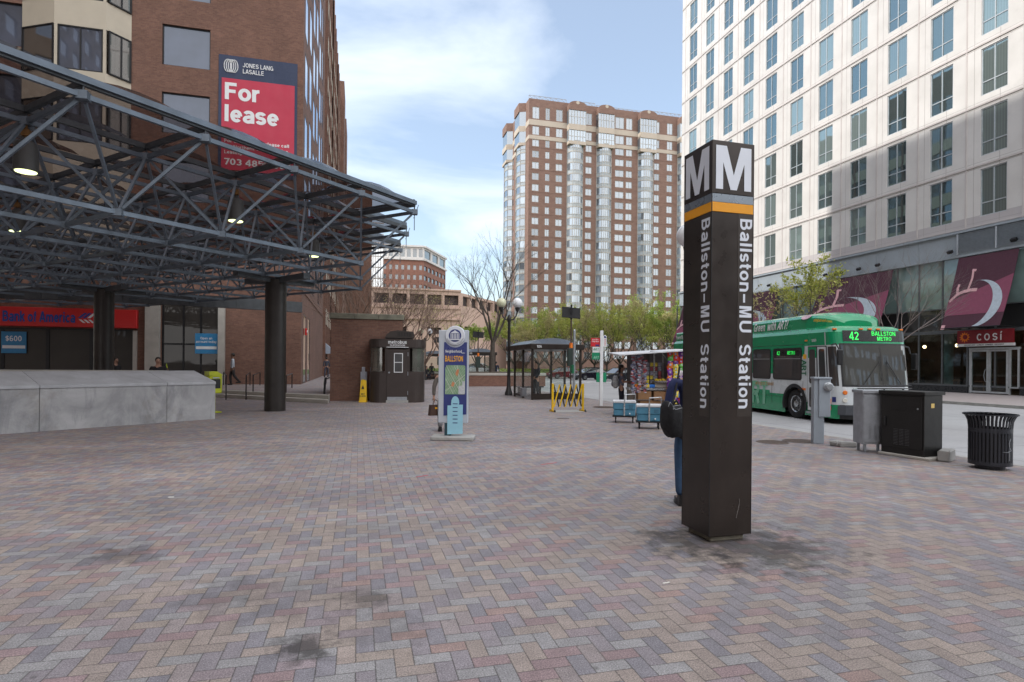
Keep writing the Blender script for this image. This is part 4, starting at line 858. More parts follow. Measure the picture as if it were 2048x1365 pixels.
m = MB(); m.box(Q0.x, Q1.x, Q0.y, Q0.y+18, 0, zq); m.build('glass_wall', glass_refl('pale_blue_glass', (.25, .33, .36), .4, wave=.15, wsc=.2), GB); m = MB()
for k in range(14): m.box(Q0.x-.1, Q1.x+.1, Q0.y-.12, Q0.y, k*3.6, k*3.6+.35)
for k in range(6): xx = Q0.x+(Q1.x-Q0.x)*k/5; m.box(xx-.12, xx+.12, Q0.y-.16, Q0.y, 0, zq)
m.build('glass_frame', FRC, GB)

# ================================================================ TREES
BARK = mat('bark', (.085, .072, .06), .9, var=.3, sc=6, bump=.5, bsc=20); BARKR = mat('reddish_bark', (.17, .115, .09), .9, var=.25)
def leaf_mat(name, a, b):
    m, t, p, o = newmat(name); g = t.nodes.new('ShaderNodeNewGeometry'); f = N(t, g.outputs['Random Per Island'])
    t.links.new(mixc(t, f, a, b), p.inputs['Base Color']); p.inputs['Roughness'].default_value = .6
    tl = t.nodes.new('ShaderNodeBsdfTranslucent'); t.links.new(mixc(t, f, a, b), tl.inputs[0]); ms = t.nodes.new('ShaderNodeMixShader'); ms.inputs[0].default_value = .35
    t.links.new(p.outputs[0], ms.inputs[1]); t.links.new(tl.outputs[0], ms.inputs[2]); t.links.new(ms.outputs[0], o.inputs[0]); return m
LF = [leaf_mat('spring_leaf', (.36, .42, .07), (.58, .58, .17)), leaf_mat('green_leaf', (.22, .33, .06), (.42, .50, .11)), leaf_mat('budding_leaf', (.42, .38, .16), (.56, .50, .24))]
def tree_parts(seed, Ht, r0, first, nl, tilt, levels, leaves, lsz=.13, ratio=.74, wig=.12):
    rn = random.Random(seed); T = MB(); K = MB(); L = MB(); tips = []
    def seg(p, d, Ln, r, lv):
        n_ = 3; q = p.copy(); dd = d.copy(); re = r*.62
        for i in range(n_):
            dd = (dd+Vector((rn.uniform(-wig, wig), rn.uniform(-wig, wig), rn.uniform(-.03, .09)))).normalized()
            q2 = q+dd*Ln/n_; ra, rb = r+(re-r)*i/n_, r+(re-r)*(i+1)/n_
            (T if lv < 2 else K).cyl(q, q2, ra, rb, 9 if lv == 0 else (6 if lv < 2 else 3), 0, False); q = q2
            if lv >= levels-2: tips.append(q.copy())
            if lv >= 2 and lv < levels and rn.random() < .55:
                s = (dd+Vector((rn.uniform(-1, 1), rn.uniform(-1, 1), rn.uniform(-.2, .5)))*.7).normalized(); K.cyl(q, q+s*Ln*.45, re*.45, re*.15, 3, 0, False); tips.append(q+s*Ln*.4)
        if lv < levels:
            k = 2 if rn.random() < .62 else 3
            for j in range(k):
                ph = rn.uniform(0, 2*pi); sp = rn.uniform(.28, .6); side = Vector((cos(ph), sin(ph), rn.uniform(-.25, .25)))
                seg(q, (dd+side*sp).normalized(), Ln*ratio*rn.uniform(.8, 1.1), re*.85, lv+1)
    p = Vector((0, 0, 0)); top = Vector((rn.uniform(-.1, .1), rn.uniform(-.1, .1), first))
    T.cyl(p-Vector((0, 0, .1)), Vector((0, 0, .25)), r0*1.35, r0*1.05, 10); T.cyl((0, 0, .25), top, r0*1.05, r0*.8, 10, 0, False)
    L0 = (Ht-first)/(1+ratio+ratio**2+ratio**3)*1.02
    for j in range(nl):
        ph = 2*pi*j/nl+rn.uniform(-.4, .4); tl_ = tilt*rn.uniform(.7, 1.25)
        seg(top-Vector((0, 0, rn.uniform(0, first*.15))), Vector((cos(ph)*sin(tl_), sin(ph)*sin(tl_), cos(tl_))), L0*rn.uniform(.85, 1.1), r0*.5, 1)
    if tips and leaves:
        for k in range(leaves):
            c = rn.choice(tips)+Vector((rn.gauss(0, .11), rn.gauss(0, .11), rn.gauss(0, .10)))
            a = Vector((rn.gauss(0, 1), rn.gauss(0, 1), rn.gauss(0, 1))).normalized(); b = a.cross(Vector((rn.gauss(0, 1), rn.gauss(0, 1), rn.gauss(0, 1)))).normalized(); s = lsz*rn.uniform(.5, 1.2)
            L.add([c-a*s*.5, c+b*s*.3, c+a*s*.5, c-b*s*.3], [(0, 1, 2, 3)])
    return T, K, L
def tree(name, label, loc, args, bark, leafm=None, group=None, rz=0, sc=1):
    T, K, L = tree_parts(*args); t = thing(name, label, 'tree', loc, rz, group); t.scale = (sc, sc, sc)
    T.build('trunk', bark, t, smooth=True); c = K.build('crown', bark, t)
    if L.f: L.build('foliage', leafm, c)
    return t
# spring trees across the street
protos = [tree('spring_tree', '', (0, 0, 0), (11+k, 10.3, .17, 1.7, 7, .80, 5, 8500, .22), BARK, LF[k % 3], 'spring trees across the street') for k in range(3)]
spots = [(1052, 82, .86), (1078, 92, .9), (1100, 79, .8), (1128, 90, .9), (1163, 80, 1.0), (1190, 92, .97), (1214, 81, .96), (1240, 90, 1.02), (1262, 80, .93), (1288, 90, 1.0), (1310, 80, 1.0), (1333, 88, 1.06), (1352, 80, 1.0), (1375, 92, .95), (1030, 98, .9)]
words = ['left of the solar panel pole, behind the shelter roof', 'just left of the solar panel pole in the back row', 'behind the solar panel pole', 'right of the solar panel pole, back row', 'above the dark sedan, front row', 'behind the red and green bus stop signs', 'right of the bus stop signs, front row', 'back row above the vendor cart awning tip', 'third from the tower right edge, front row', 'back row above the vendor cart roof', 'front row left of the station pylon, rounded crown', 'tallest crown next to the white office, back row', 'front row nearest the station pylon', 'hidden partly behind the station pylon', 'leftmost, beside the twin globe lamp']
kinds = ['fresh yellow green spring tree ', 'leafy green spring tree ', 'budding tan green tree ']
for k, ((u, d_, s), wd) in enumerate(zip(spots, words)):
    q = k if k < 3 else None; P = D(u, 720, d_); o = protos[k % 3] if k < 3 else dup(protos[(k*2+k//3) % 3]); pk = k % 3 if k < 3 else (k*2+k//3) % 3
    o.location = (P.x, P.y, 0); o.rotation_euler.z = k*1.3; o.scale = (s, s, s); o['label'] = kinds[pk]+wd
P = D(955, 700, 66); tree('green_tree', 'small bright green tree behind the brick planter, left of the bare tree', (P.x, P.y, 0), (31, 6.8, .13, 1.6, 6, .6, 5, 4200, .2), BARK, LF[1])
P = D(925, 700, 90); tree('green_tree', 'pale green tree behind the blue neighbourhood sign', (P.x, P.y, 0), (33, 7.4, .13, 1.6, 6, .6, 5, 3200, .2), BARK, LF[0])
P = D(984, 740, 44.5); tree('bare_tree', 'tall bare vase shaped tree in the brick planter beside the twin globe lamp', (P.x, P.y, .8), (42, 9.4, .2, 2.6, 6, .52, 6, 0, .1, .76, .1), BARK)
bt = [((760, 29.6), 51, 6.6, 'leftmost bare reddish tree rising behind the brick enclosure'), ((722, 33), 52, 6.9, 'bare tree behind the left part of the brick enclosure'), ((800, 31), 53, 5.8, 'bare twiggy tree behind the metrobus booth')]
for (u, d_), sd_, hh, lb in bt:
    P = D(u, 700, d_); tree('bare_tree', lb, (P.x, P.y, 0), (sd_, hh, .13, 1.2, 7, .55, 6, 0, .1, .76, .14), BARKR)
P = D(846, 700, 50); tree('bare_tree', 'budding tree over the far shelter, left of the blue sign', (P.x, P.y, 0), (54, 7.6, .14, 1.6, 6, .6, 6, 900, .13, .74, .14), BARKR, LF[2])
P = D(893, 700, 64); tree('bare_tree', 'bare tree in front of the low pink building above the blue sign', (P.x, P.y, 0), (55, 9.5, .16, 2., 6, .6, 6, 300, .13, .74, .14), BARKR, LF[2])
P = PX(1612, 700, 31.0); tree('spring_tree', 'yellow green street tree behind the bus, right of the station pylon', (P.x, P.y, 0), (61, 8.6, .10, 3.6, 6, .42, 5, 3600, .2), BARK, LF[0])
P = PX(1770, 700, 30.5); tree('bare_tree', 'leafless street tree behind the front of the bus', (P.x, P.y, 0), (62, 8.2, .10, 2.6, 8, .85, 6, 0, .1, .76, .15), mat('grey_bark', (.2, .17, .16), .9))
P = PX(1530, 700, 31.0); tree('spring_tree', 'small budding street tree in the sliver beside the pylon', (P.x, P.y, 0), (63, 8.4, .12, 2.4, 6, .5, 5, 900, .2), BARK, LF[2])
# hedge bed and planters across the street
m = MB(); rr = random.Random(5); G0 = MB()
for k in range(9000):
    u = rr.uniform(0, 1); x = 5+u*46; y = 77+rr.uniform(-.9, .9); z = rr.uniform(.05, .95); c = Vector((x, y, z)); a = Vector((rr.gauss(0, 1), rr.gauss(0, 1), rr.gauss(0, 1))).normalized()*.1; b = a.cross(Vector((rr.gauss(0, 1), rr.gauss(0, 1), rr.gauss(0, 1)))).normalized()*.08
    G0.add([c-a, c+b, c+a, c-b], [(0, 1, 2, 3)])
o = G0.build('hedge', LF[1]); tag(o, 'low clipped green hedge along the far pavement behind the parked cars', 'hedge')

# ================================================================ CANOPY (space frame with smoked acrylic panels)
A = 2.13; s2 = A/sqrt(2); ZBc, ZTc, ZP = 4.48, 6.05, 6.27
CAN = thing('glass_canopy', 'large steel space frame canopy with smoked domed glazing over the station entrance', 'canopy', (0, 0, 0))
SF = mat('frame_blue_grey', (.125, .155, .19), .42, .3, .25, 2.5, grime=.3); SFD = mat('frame_dark', (.07, .078, .085), .5, .3, .3, 3)
def TN(i, j, z=ZTc): return Vector((1.55+s2*(i-j), 17.3+s2*(i+j), z))
def BN(i, j): return Vector((.04+s2*(i+1-j), 17.3+s2*(i+1+j), ZBc)) if 0 else Vector((1.55+s2*(i-j), 17.3+s2*(i+j)+s2, ZBc))
cells = []
for j in range(0, 13):
    for i in range(-9, 2):
        if i <= j-1:
            c = BN(i, j)
            if c.y < 35.4 and c.x > -.5*c.y-4.2 and c.y > 3: cells.append((i, j))
cset = set(cells)
top = MB(); low = MB(); dg = MB(); pur = MB(); hub = MB(); seen = set(); seenb = set(); posts = set()
for (i, j) in cells:
    cs_ = [(i, j), (i+1, j), (i+1, j+1), (i, j+1)]; b = BN(i, j)
    for k in range(4):
        a, c = cs_[k], cs_[(k+1) % 4]; key = tuple(sorted((a, c)))
        if key not in seen:
            seen.add(key); p, q = TN(*a), TN(*c); top.bar(p, q, .07, .085)
            pur.bar(TN(*a, ZP), TN(*c, ZP), .08, .11)
        v = TN(*a); d = (v-b).normalized(); dg.bar(b+d*.12, v-d*.12, .048, .055)
        if a not in posts: posts.add(a); pur.cyl(v, TN(*a, ZP), .02, n=6); top.box(v.x-.09, v.x+.09, v.y-.09, v.y+.09, v.z-.07, v.z+.07)
    for nb in ((i+1, j), (i, j+1)):
        if nb in cset: low.bar(b, BN(*nb), .07, .085)
    low.box(b.x-.08, b.x+.08, b.y-.08, b.y+.08, b.z-.07, b.z+.07)
top.build('upper_chords', SF, CAN); low.build('lower_chords', SF, CAN); dg.build('diagonal_struts', SF, CAN); pur.build('purlins', SFD, CAN)
# drip rods and edge gutter angle
m = MB()
for (i, j) in ((0, 0), (1, 1), (2, 2)):
    p = TN(i, j, ZP); m.cyl(p, p-Vector((0, 0, .75)), .012, n=5); m.cyl(p+Vector((.12, 0, 0)), p+Vector((-.02, 0, -.4)), .01, n=5)
for i in range(-9, 0): m.bar(TN(i, 0, ZP+.04)+Vector((.05, -.05, 0)), TN(i+1, 0, ZP+.04)+Vector((.05, -.05, 0)), .05, .11)
for (i, j) in ((0, 0), (1, 1)):
    m.bar(TN(i, j, ZP+.1), TN(i, j+1, ZP+.1), .05, .11); m.bar(TN(i, j+1, ZP+.1), TN(i+1, j+1, ZP+.1), .05, .14)
m.build('edge_gutter', SF, CAN)
TINT = glass_clear('smoked_acrylic', (.36, .32, .315), .03, .09, (.11, .105, .11))
def dome():
    m = MB(); n_ = 6
    f = lambda a, b: tuple(Vector((s2*(a-b), s2*(a+b), .08+.40*(sin(pi*a)*sin(pi*b))**.55)))
    for i in range(n_):
        for j in range(n_): m.quad(f(i/n_, j/n_), f((i+1)/n_, j/n_), f((i+1)/n_, (j+1)/n_), f(i/n_, (j+1)/n_))
    return m
dm = dome().mesh('roof_panel', TINT, True)
cells.sort(key=lambda c: BN(*c).length); extra = MB()
for k, (i, j) in enumerate(cells):
    p = TN(i, j, ZP)
    if k < 99: o = bpy.data.objects.new('roof_panel', dm); C.objects.link(o); o.parent = CAN; o.location = p
    else: extra.T = Matrix.Translation(p); q = dome(); extra.add(q.v, q.f)
if extra.f: extra.build('roof_panels', TINT, CAN, smooth=True)['kind'] = 'stuff'
COLM = mat('dark_column', (.03, .025, .022), .42, .2, .3, 2, grime=.2)
def column(x, y):
    m = MB(); m.lathe([(.335, 0), (.335, ZBc-.1)], (x, y, 0), 36); o = m.build('column', COLM, CAN, smooth=False); smooth_angle(o)
    m = MB(); 
    for a in range(4): m.bar((x, y, ZBc-.13), (x+1.5*cos(a*pi/2+pi/4), y+1.5*sin(a*pi/2+pi/4), ZBc-.06), .25, .18)
    m.build('column_head', SFD, o)
column(-2.69, 21.02); P = D(208, 650, 22.8); column(P.x, P.y)
# dark box beam ring deeper inside
m = MB(); pts = [Vector((-24+k*1.5, 33.5-3.2*sin(pi*(k/14.)), ZBc+.1)) for k in range(15)]
for a, b in zip(pts, pts[1:]): m.bar(a, b, .3, .55)
m.build('ring_beam', SFD, CAN)
LENS = emat('lamp_lens', (.86, .95, .45), 1.3)
def pendant(P, lb, s=1.):
    t = thing('pendant_lamp', lb, 'lamp', P, 0, 'pendant lamps under the canopy'); m = MB()
    m.lathe([(.05, -.05), (.09, -.1), (.17, -.16), (.19, -.3), (.195, -.66), (.18, -.67)], (0, 0, 0), 24); o = m.build('housing', mat('lamp_grey', (.06, .06, .058), .5), t, smooth=False); smooth_angle(o)
    MB().lathe([(.17, -.674), (.16, -.69), (.05, -.70)], (0, 0, 0), 24).build('lens', LENS, t, smooth=True)
    m = MB(); m.cyl((0, 0, .22), (0, 0, -.06), .025, n=8); m.box(-.06, .06, -.06, .06, -.02, .1); m.build('hanger', mat('rusty_hanger', (.2, .1, .03), .8), t)
for (i, j, lb) in ((-4, 1, 'large grey pendant lamp nearest the left edge of the picture'), (-2, 1, 'grey pendant lamp below the lease banner'), (0, 2, 'grey pendant lamp nearest the right tip of the canopy'), (-3, 4, 'grey pendant lamp deep inside the canopy above the concrete wall')): pendant(TN(i, j)-Vector((0, 0, .25)), lb)
# ================================================================ CONCRETE PARAPET
def wall_mat():
    m, t, p, o = newmat('stained_concrete'); v = coord(t)
    c = mixc(t, noise(t, v, 1.1, 7, .62, .6).rng(.36, .64), (.29, .293, .30), (.45, .45, .455))
    mp = t.nodes.new('ShaderNodeMapping'); mp.inputs['Scale'].default_value = (1, 1, .35); t.links.new(v, mp.inputs[0])
    c = mixc(t, noise(t, mp.outputs[0], 1.7, 7, .7, 1.2).rng(.50, .66, 0, .5), c, (.15, .155, .17)); c = mixc(t, noise(t, v, .9, 6, .7).rng(.58, .75, 0, .5), c, (.20, .17, .13))
    vo = t.nodes.new('ShaderNodeTexVoronoi'); vo.inputs['Scale'].default_value = 1.6; t.links.new(v, vo.inputs['Vector']); pit_ = N(t, vo.outputs['Distance']).lt(.035)
    c = mixc(t, pit_, c, (.04, .04, .045)); t.links.new(c, p.inputs['Base Color']); p.inputs['Roughness'].default_value = .82; setbump(t, p, noise(t, v, 30, 5), .3, .01); return m
WC = wall_mat()
a = Vector((-3.93, 18.3, 0)); d = Vector((-7.6-(-3.91), 15.3-18.34, 0)).normalized(); nn = Vector((-d.y, d.x, 0)); nn = nn if nn.y > 0 else -nn
WL = thing('concrete_parapet', 'long stained concrete parapet wall with sloping cap at the station entrance', 'wall', (0, 0, 0))
m = MB(); mc = MB(); Ls = [0, 1.3, 4.05, 6.6, 9.2, 11.8, 14.4]
for q0, q1 in zip(Ls, Ls[1:]):
    p, q = a+d*(q0+.006), a+d*(q1-.006); t_ = nn*1.3
    m.add([p, q, q+t_, p+t_, p+Vector((0, 0, .99)), q+Vector((0, 0, .99)), q+t_+Vector((0, 0, .99)), p+t_+Vector((0, 0, .99))], [(0, 3, 2, 1), (0, 1, 5, 4), (1, 2, 6, 5), (2, 3, 7, 6), (3, 0, 4, 7)])
    if q0 == 1.3: q0 = 1.3
    e = -nn*.03; zz = Vector((0, 0, 1))
    mc.add([p+e+zz*.99, q+e+zz*.99, q+t_-e+zz*.99, p+t_-e+zz*.99, p+e+zz*1.06, q+e+zz*1.06, q+t_*.95+zz*1.36, p+t_*.95+zz*1.36, q+t_-e+zz*1.36, p+t_-e+zz*1.36], [(0, 1, 5, 4), (4, 5, 6, 7), (7, 6, 8, 9), (9, 8, 2, 3), (0, 4, 7, 9, 3), (1, 2, 8, 6, 5), (3, 2, 1, 0)])
m.build('wall', WC, WL); mc.build('cap', mat('cap_concrete', (.42, .43, .45), .8, var=.15, sc=2, bump=.2, grime=.3), WL)
m = MB(); p, q = a+nn*4.2-d*.6, a+nn*4.6+d*15; m.add([p, q, q+nn*.5, p+nn*.5, p+zz*1.32, q+zz*1.45, q+nn*.5+zz*1.45, p+nn*.5+zz*1.32], [(0, 1, 5, 4), (4, 5, 6, 7), (1, 2, 6, 5), (2, 3, 7, 6), (3, 0, 4, 7)])
tag(m.build('concrete_parapet', CONCL), 'second darker concrete parapet just behind the stained front one', 'wall')
# brick enclosure
EB = thing('brick_enclosure', 'square brown brick enclosure with concrete coping next to the booth', 'wall', (0, 0, 0))
x0, x1, y0, y1 = -1.15, 1.87, 26.0, 29.8
m = MB(); holed_wall(m, (x0, y0, 0), (1, 0, 0), x1-x0, 3.5, [], 0); m.quad((x1, y0, 0), (x1, y1, 0), (x1, y1, 3.5), (x1, y0, 3.5)); m.quad((x0, y1, 0), (x0, y0, 0), (x0, y0, 3.5), (x0, y1, 3.5)); m.quad((x1, y1, 0), (x0, y1, 0), (x0, y1, 3.5), (x1, y1, 3.5)); m.build('wall', BR1, EB)
m = MB(); xs = [x0-.06, x0+.95, x0+1.98, x1+.06]
for a_, b_ in zip(xs, xs[1:]): m.rbox(a_+.004, b_-.004, y0-.06, y1+.06, 3.5, 3.74, .015)
m.build('coping', mat('mossy_coping', (.20, .195, .15), .9, var=.3, sc=3, bump=.3, grime=.4), EB)
# ================================================================ STATION PYLON
PB = mat('pylon_bronze', (.040, .031, .026), .33, .35, .3, 2.2, grime=.25); LET = mat('pylon_lettering', (.74, .79, .86), .4, var=.04); BAND = mat('silver_band', (.25, .29, .33), .3, .6, .1); ORB = mat('orange_band', (.85, .36, .01), .4, var=.05)
P = G(1418, 1088); pyr = R(1.5); PW = .455
PY_ = thing('station_pylon', 'tall square dark bronze metro station pylon with white M and orange band', 'pylon', (P.x, P.y, 0), pyr)
MB().rbox(.045, PW-.045, .045, PW-.045, 0, .06, .008).build('plinth', mat('mossy_plinth', (.17, .155, .12), .9, var=.3, sc=8, bump=.3, grime=.5), PY_)
m = MB(); m.rbox(0, PW, 0, PW, .06, 3.077, .004); m.build('shaft', PB, PY_)
m = MB()
for (x, y) in ((-.002, -.002), (PW-.004, -.002), (-.002, PW-.004)): m.box(x, x+.006, y, y+.006, .06, 3.73)
m.build('corner_seam', BLACK, PY_)
MB().box(-.001, PW+.001, -.001, PW+.001, 3.08, 3.167).build('orange_band', ORB, PY_); MB().box(-.001, PW+.001, -.001, PW+.001, 3.17, 3.245).build('silver_band', BAND, PY_)
MB().rbox(-.004, PW+.004, -.004, PW+.004, 3.248, 3.74, .004).build('head_box', PB, PY_)
def bigM(w, h): return [(0, 0), (w*.2, 0), (w*.2, h*.62), (w*.41, 0), (w*.59, 0), (w*.8, h*.62), (w*.8, 0), (w, 0), (w, h), (w*.70, h), (w*.5, h*.34), (w*.30, h), (0, h)]
for side in range(2):
    m = MB(); Mx = .385; pts = bigM(Mx, .405)
    if side == 1: m.T = Matrix.Rotation(R(-90), 4, 'Z') @ Matrix.Translation((-PW, 0, 0))
    tri = [(0, 1, 2, 11, 12)]
    q = [(x+(PW-Mx)/2, -.008, z+3.288) for x, z in pts]; m.add(q, [(0, 1, 2, 12), (2, 3, 4, 10, 11, 12) if 0 else (12, 2, 11), (2, 3, 10, 11), (3, 4, 10), (4, 5, 9, 10), (5, 8, 9), (5, 6, 7, 8)])
    m.build('letter_m', LET, PY_)
def vtext(s, size, x, z, side):
    me = textmesh(s, size, .013, .0015, 'LEFT', 1.0, 0, 1.06); M_ = Matrix.Translation((x, -.004, z)) @ Matrix.Rotation(R(90), 4, 'X') @ Matrix.Rotation(R(-90), 4, 'Z')
    if side: M_ = Matrix.Rotation(R(-90), 4, 'Z') @ Matrix.Translation((-PW, 0, 0)) @ M_
    me.transform(M_); return me
for side in (0, 1):
    xx = PW-.085 if side == 0 else PW-.085
    me = vtext('Ballston–MU  Station', .185, xx, 3.03, side); L = max(v.co.z for v in me.vertices)-min(v.co.z for v in me.vertices); s_ = 1.78/L
    for v in me.vertices: v.co.z = 3.03+(v.co.z-3.03)*s_
    me.materials.clear(); me.materials.append(LET); o = bpy.data.objects.new('lettering', me); C.objects.link(o); o.parent = PY_
    m = MB(); 
    if side: m.T = Matrix.Rotation(R(-90), 4, 'Z') @ Matrix.Translation((-PW, 0, 0))
    m.box(xx-.085, xx+.085-.01, -.0025, -.001, 1.17, 3.075); m.build('text_strip', mat('strip_bronze', (.055, .045, .038), .4, .3), PY_)
m = MB(); m.tube([(.29, -.0035, .22), (.31, -.0035, .30), (.325, -.0035, .36), (.32, -.0035, .40)], .0025, 4); m.build('scratch', mat('scratch', (.25, .23, .22), .5), PY_)
# ================================================================ NEIGHBOURHOOD SIGN
P = G(913, 882); rz = R(-18)
NS = thing('neighbourhood_sign', 'blue and grey upright map sign with round seal and orange lettering on a concrete base', 'sign', (P.x-.02, P.y+.22, 0), rz)
MB().rbox(-.47, .45, -.26, .2, 0, .09, .02).build('base', CONC, NS)
PG = mat('panel_grey', (.46, .50, .55), .45, var=.04); DB_ = mat('deep_blue', (.022, .035, .17), .35, var=.05); LBL = mat('light_blue', (.30, .58, .70), .4, var=.04); GOLD = mat('gold_letter', (.85, .42, .01), .4)
MB().box(-.20, -.06, -.05, .06, .09, .36).build('foot_post', mat('dark_teal', (.02, .06, .08), .4), NS)
MB().rbox(-.34, .30, -.06, .10, .36, 2.36, .01).build('panel', PG, NS)
cx, cz, rs = .02, 2.22, .21
pts = [(-.22, .52), (.275, .55), (.275, 2.1), (.23, 2.1)]+[(cx+.235*cos(R(a)), cz+.235*sin(R(a))) for a in range(-30, -151, -12)]+[(-.2, 2.1), (-.22, 2.1)]
MB().plate(pts, -.072, -.061).build('blue_field', DB_, NS)
SEAL = mat('seal_white', (.66, .69, .74), .4, var=.03)
m = MB(); m.T = Matrix.Translation((cx, 0, cz+.02)) @ Matrix.Rotation(R(90), 4, 'X'); m.lathe([(rs, -.10), (rs, .09), (rs-.01, .1)], (0, 0, 0), 40); so_ = m.build('seal', SEAL, NS); smooth_angle(so_)
m = MB(); m.T = Matrix.Translation((cx, 0, cz+.02)) @ Matrix.Rotation(R(90), 4, 'X'); m.lathe([(.135, .1), (.135, .106)], (0, 0, 0), 36); m.build('seal_disc', DB_, so_)
m = MB(); m.plate([(cx-.1, cz+.07), (cx+.1, cz+.07), (cx, cz+.135)], -.118, -.108)
for k in range(6): m.box(cx-.085+k*.034-.008, cx-.085+k*.034+.008, -.118, -.108, cz-.045, cz+.062)
m.box(cx-.105, cx+.105, -.118, -.108, cz-.075, cz-.05); m.build('temple_emblem', SEAL, so_)
m = MB()
for k in range(40):
    a = R(200+k*3.6); rr_ = .175+.012*(k % 2); m.T = Matrix.Translation((cx+rr_*cos(a), -.102, cz+.02+rr_*sin(a))) @ Matrix.Rotation(R(90), 4, 'X'); m.lathe([(.006, 0), (.006, .004)], (0, 0, 0), 6)
m.build('seal_engraving', mat('engraving', (.15, .17, .2), .5), so_)
text('Neighborhood', .085, WHITEP, NS, (-.19, -.074, 1.905), .004, 'LEFT', sx=.78); text('BALLSTON', .17, GOLD, NS, (-.195, -.074, 1.745), .012, 'LEFT', sx=.55); text('metro', .035, WHITEP, NS, (.2, -.074, 1.87), .001)
MG = mat('map_green', (.20, .34, .20), .5, var=.25, sc=9); m = MB(); m.plate([(-.19, .98), (.22, .98), (.245, 1.01), (.245, 1.58), (.22, 1.605), (-.15, 1.605), (-.165, 1.58), (-.19, 1.55)], -.078, -.0725); mp_ = m.build('map', MG, NS)
m = MB(); rr = random.Random(4)
def inr(x, z): return -.185 < x < .24 and .985 < z < 1.6
def street(x0, z0, a, w):
    dx_, dz_ = cos(a), sin(a); t0 = None; pts_ = [(x0+dx_*t*.01, z0+dz_*t*.01) for t in range(-80, 81)]; ins = [p for p in pts_ if inr(*p)]
    if len(ins) > 5: m.bar((ins[0][0], -.0795, ins[0][1]), (ins[-1][0], -.0795, ins[-1][1]), w, .002, up=(0, 1, 0))
for k in range(9): street(-.2+.05*k, 1.3, R(52), .003)
for k in range(8): street(-.2+.055*k, 1.35, R(118), .003+.004*(k % 3 == 0))
street(.0, 1.2, R(40), .009); street(.12, 1.25, R(98), .008); m.build('streets', mat('map_street', (.62, .62, .55), .5), mp_)
MB().plate([(.03, 1.42), (.07, 1.36), (.10, 1.44), (.11, 1.52), (.06, 1.51)], -.0812, -.0805).plate([(-.06, 1.16), (-.01, 1.14), (.02, 1.22), (-.03, 1.26)], -.0812, -.0805).build('district_patch', mat('map_orange', (.55, .22, .1), .5), mp_)
MB().plate([(.10, .985), (.24, .985), (.24, 1.26), (.18, 1.26), (.18, 1.17), (.10, 1.16)], -.0812, -.0805).build('map_inset', mat('map_grey', (.5, .52, .54), .5, var=.2, sc=30), mp_)
pts = [(-.13, .12), (.20, .14), (.20, .76), (.11, .76)]+[(.035+.085*cos(R(a)), .80+.14*sin(R(a))) for a in range(0, 181, 20)]+[(-.05, .74), (-.13, .74)]
lb_ = MB().plate(pts, -.105, -.076).build('light_blue_shape', LBL, NS); m = MB()
for k in range(6): m.box(-.015, .09, -.108, -.1055, .36+k*.082, .378+k*.082)
m.build('slots', DB_, lb_)
# ================================================================ METROBUS BOOTH
KB = thing('bus_supervisor_booth', 'small dark brown metrobus supervisor booth with rounded ends and a white framed door window', 'booth', (1.56, 24.55, 0), R(-4))
BR = mat('booth_brown', (.05, .038, .034), .4, .1, .12, 2)
def booth_outline(off=0):
    pts = []
    for k in range(9): a = R(180+k*90/8); pts.append((-.62+.52*cos(a)-off*(1 if k < 8 else 0), .62+.62*sin(a)-off))
    for k in range(9): a = R(270+k*90/8); pts.append((.62+.52*cos(a)+off, .62+.62*sin(a)-off))
    return pts
def booth_wall(m, z0, z1, off=0, a0=0, a1=99, mi=0):
    p = booth_outline(off)[a0:a1]
    for (x, y), (X, Y) in zip(p, p[1:]): m.quad((x, y, z0), (X, Y, z0), (X, Y, z1), (x, y, z1), mi)
bo = booth_outline(); full = bo+[(1.14, 1.9), (-1.14, 1.9)]
m = MB(); m.prism(full, 0, 1.28); m.build('lower_body', BR, KB); m = MB(); m.prism(full, 2.26, 2.62); m.prism(booth_outline(.03)+[(1.17, 1.93), (-1.17, 1.93)], 2.28, 2.58); m.build('roof_band', BR, KB)
m = MB(); m.box(-1.14, 1.14, 1.85, 1.9, 1.28, 2.26)
for x in (-1.14, 1.09): m.box(x, x+.05, 1.3, 1.85, 1.28, 2.26)
m.build('rear_wall', BR, KB)
for x in (-.50, .42): MB().box(x, x+.08, .0, .06, 1.28, 2.26).build('post', BR, KB)
BGC = glass_clear('booth_glass', (.72, .75, .72), .10, .30, (.34, .35, .31), 1.4)
for q_ in ((0, 9), (9, 18)): m = MB(); booth_wall(m, 1.28, 2.26, -.01, *q_); m.build('curved_window', BGC, KB)
dr = MB(); dr.rbox(-.42, .42, -.03, .03, .1, 2.2, .006); dr = dr.build('door', BR, KB)
window_obj(.36, .8, WHITEP, glass_refl('booth_door_glass', (.05, .05, .05), .12), KB, trans=(.42,), fw=.03, loc=(-.14, -.035, 1.24), d=.02, name='door_window')
m = MB(); m.cyl((-.33, -.03, 1.24), (-.33, -.09, 1.24), .035, n=12); m.build('handle', STEEL, dr); MB().box(-.40, .40, -.04, -.031, .1, .24).build('kick_plate', STEEL, dr)
m = MB()
for z in (.4, 1.2, 2.0): m.cyl((.425, -.04, z-.08), (.425, -.04, z+.08), .012, n=8)
m.build('hinge', STEEL, dr)
MB().box(-.45, .45, -.06, 1.2, 0, .1).build('step', CONC, KB)
text('metrobus', .21, WHITEP, KB, (0, -.037, 2.50), .014, sx=1.0); text('SUPERVISOR', .11, WHITEP, KB, (0, -.037, 2.36), .006, sx=1.1); MB().box(-.45, .45, -.045, -.032, 2.27, 2.295).build('white_line', WHITEP, KB)
m = MB(); m.prism([(-.5, .35), (.62, .35), (.62, 1.2), (-.5, 1.2)], 2.62, 2.66)
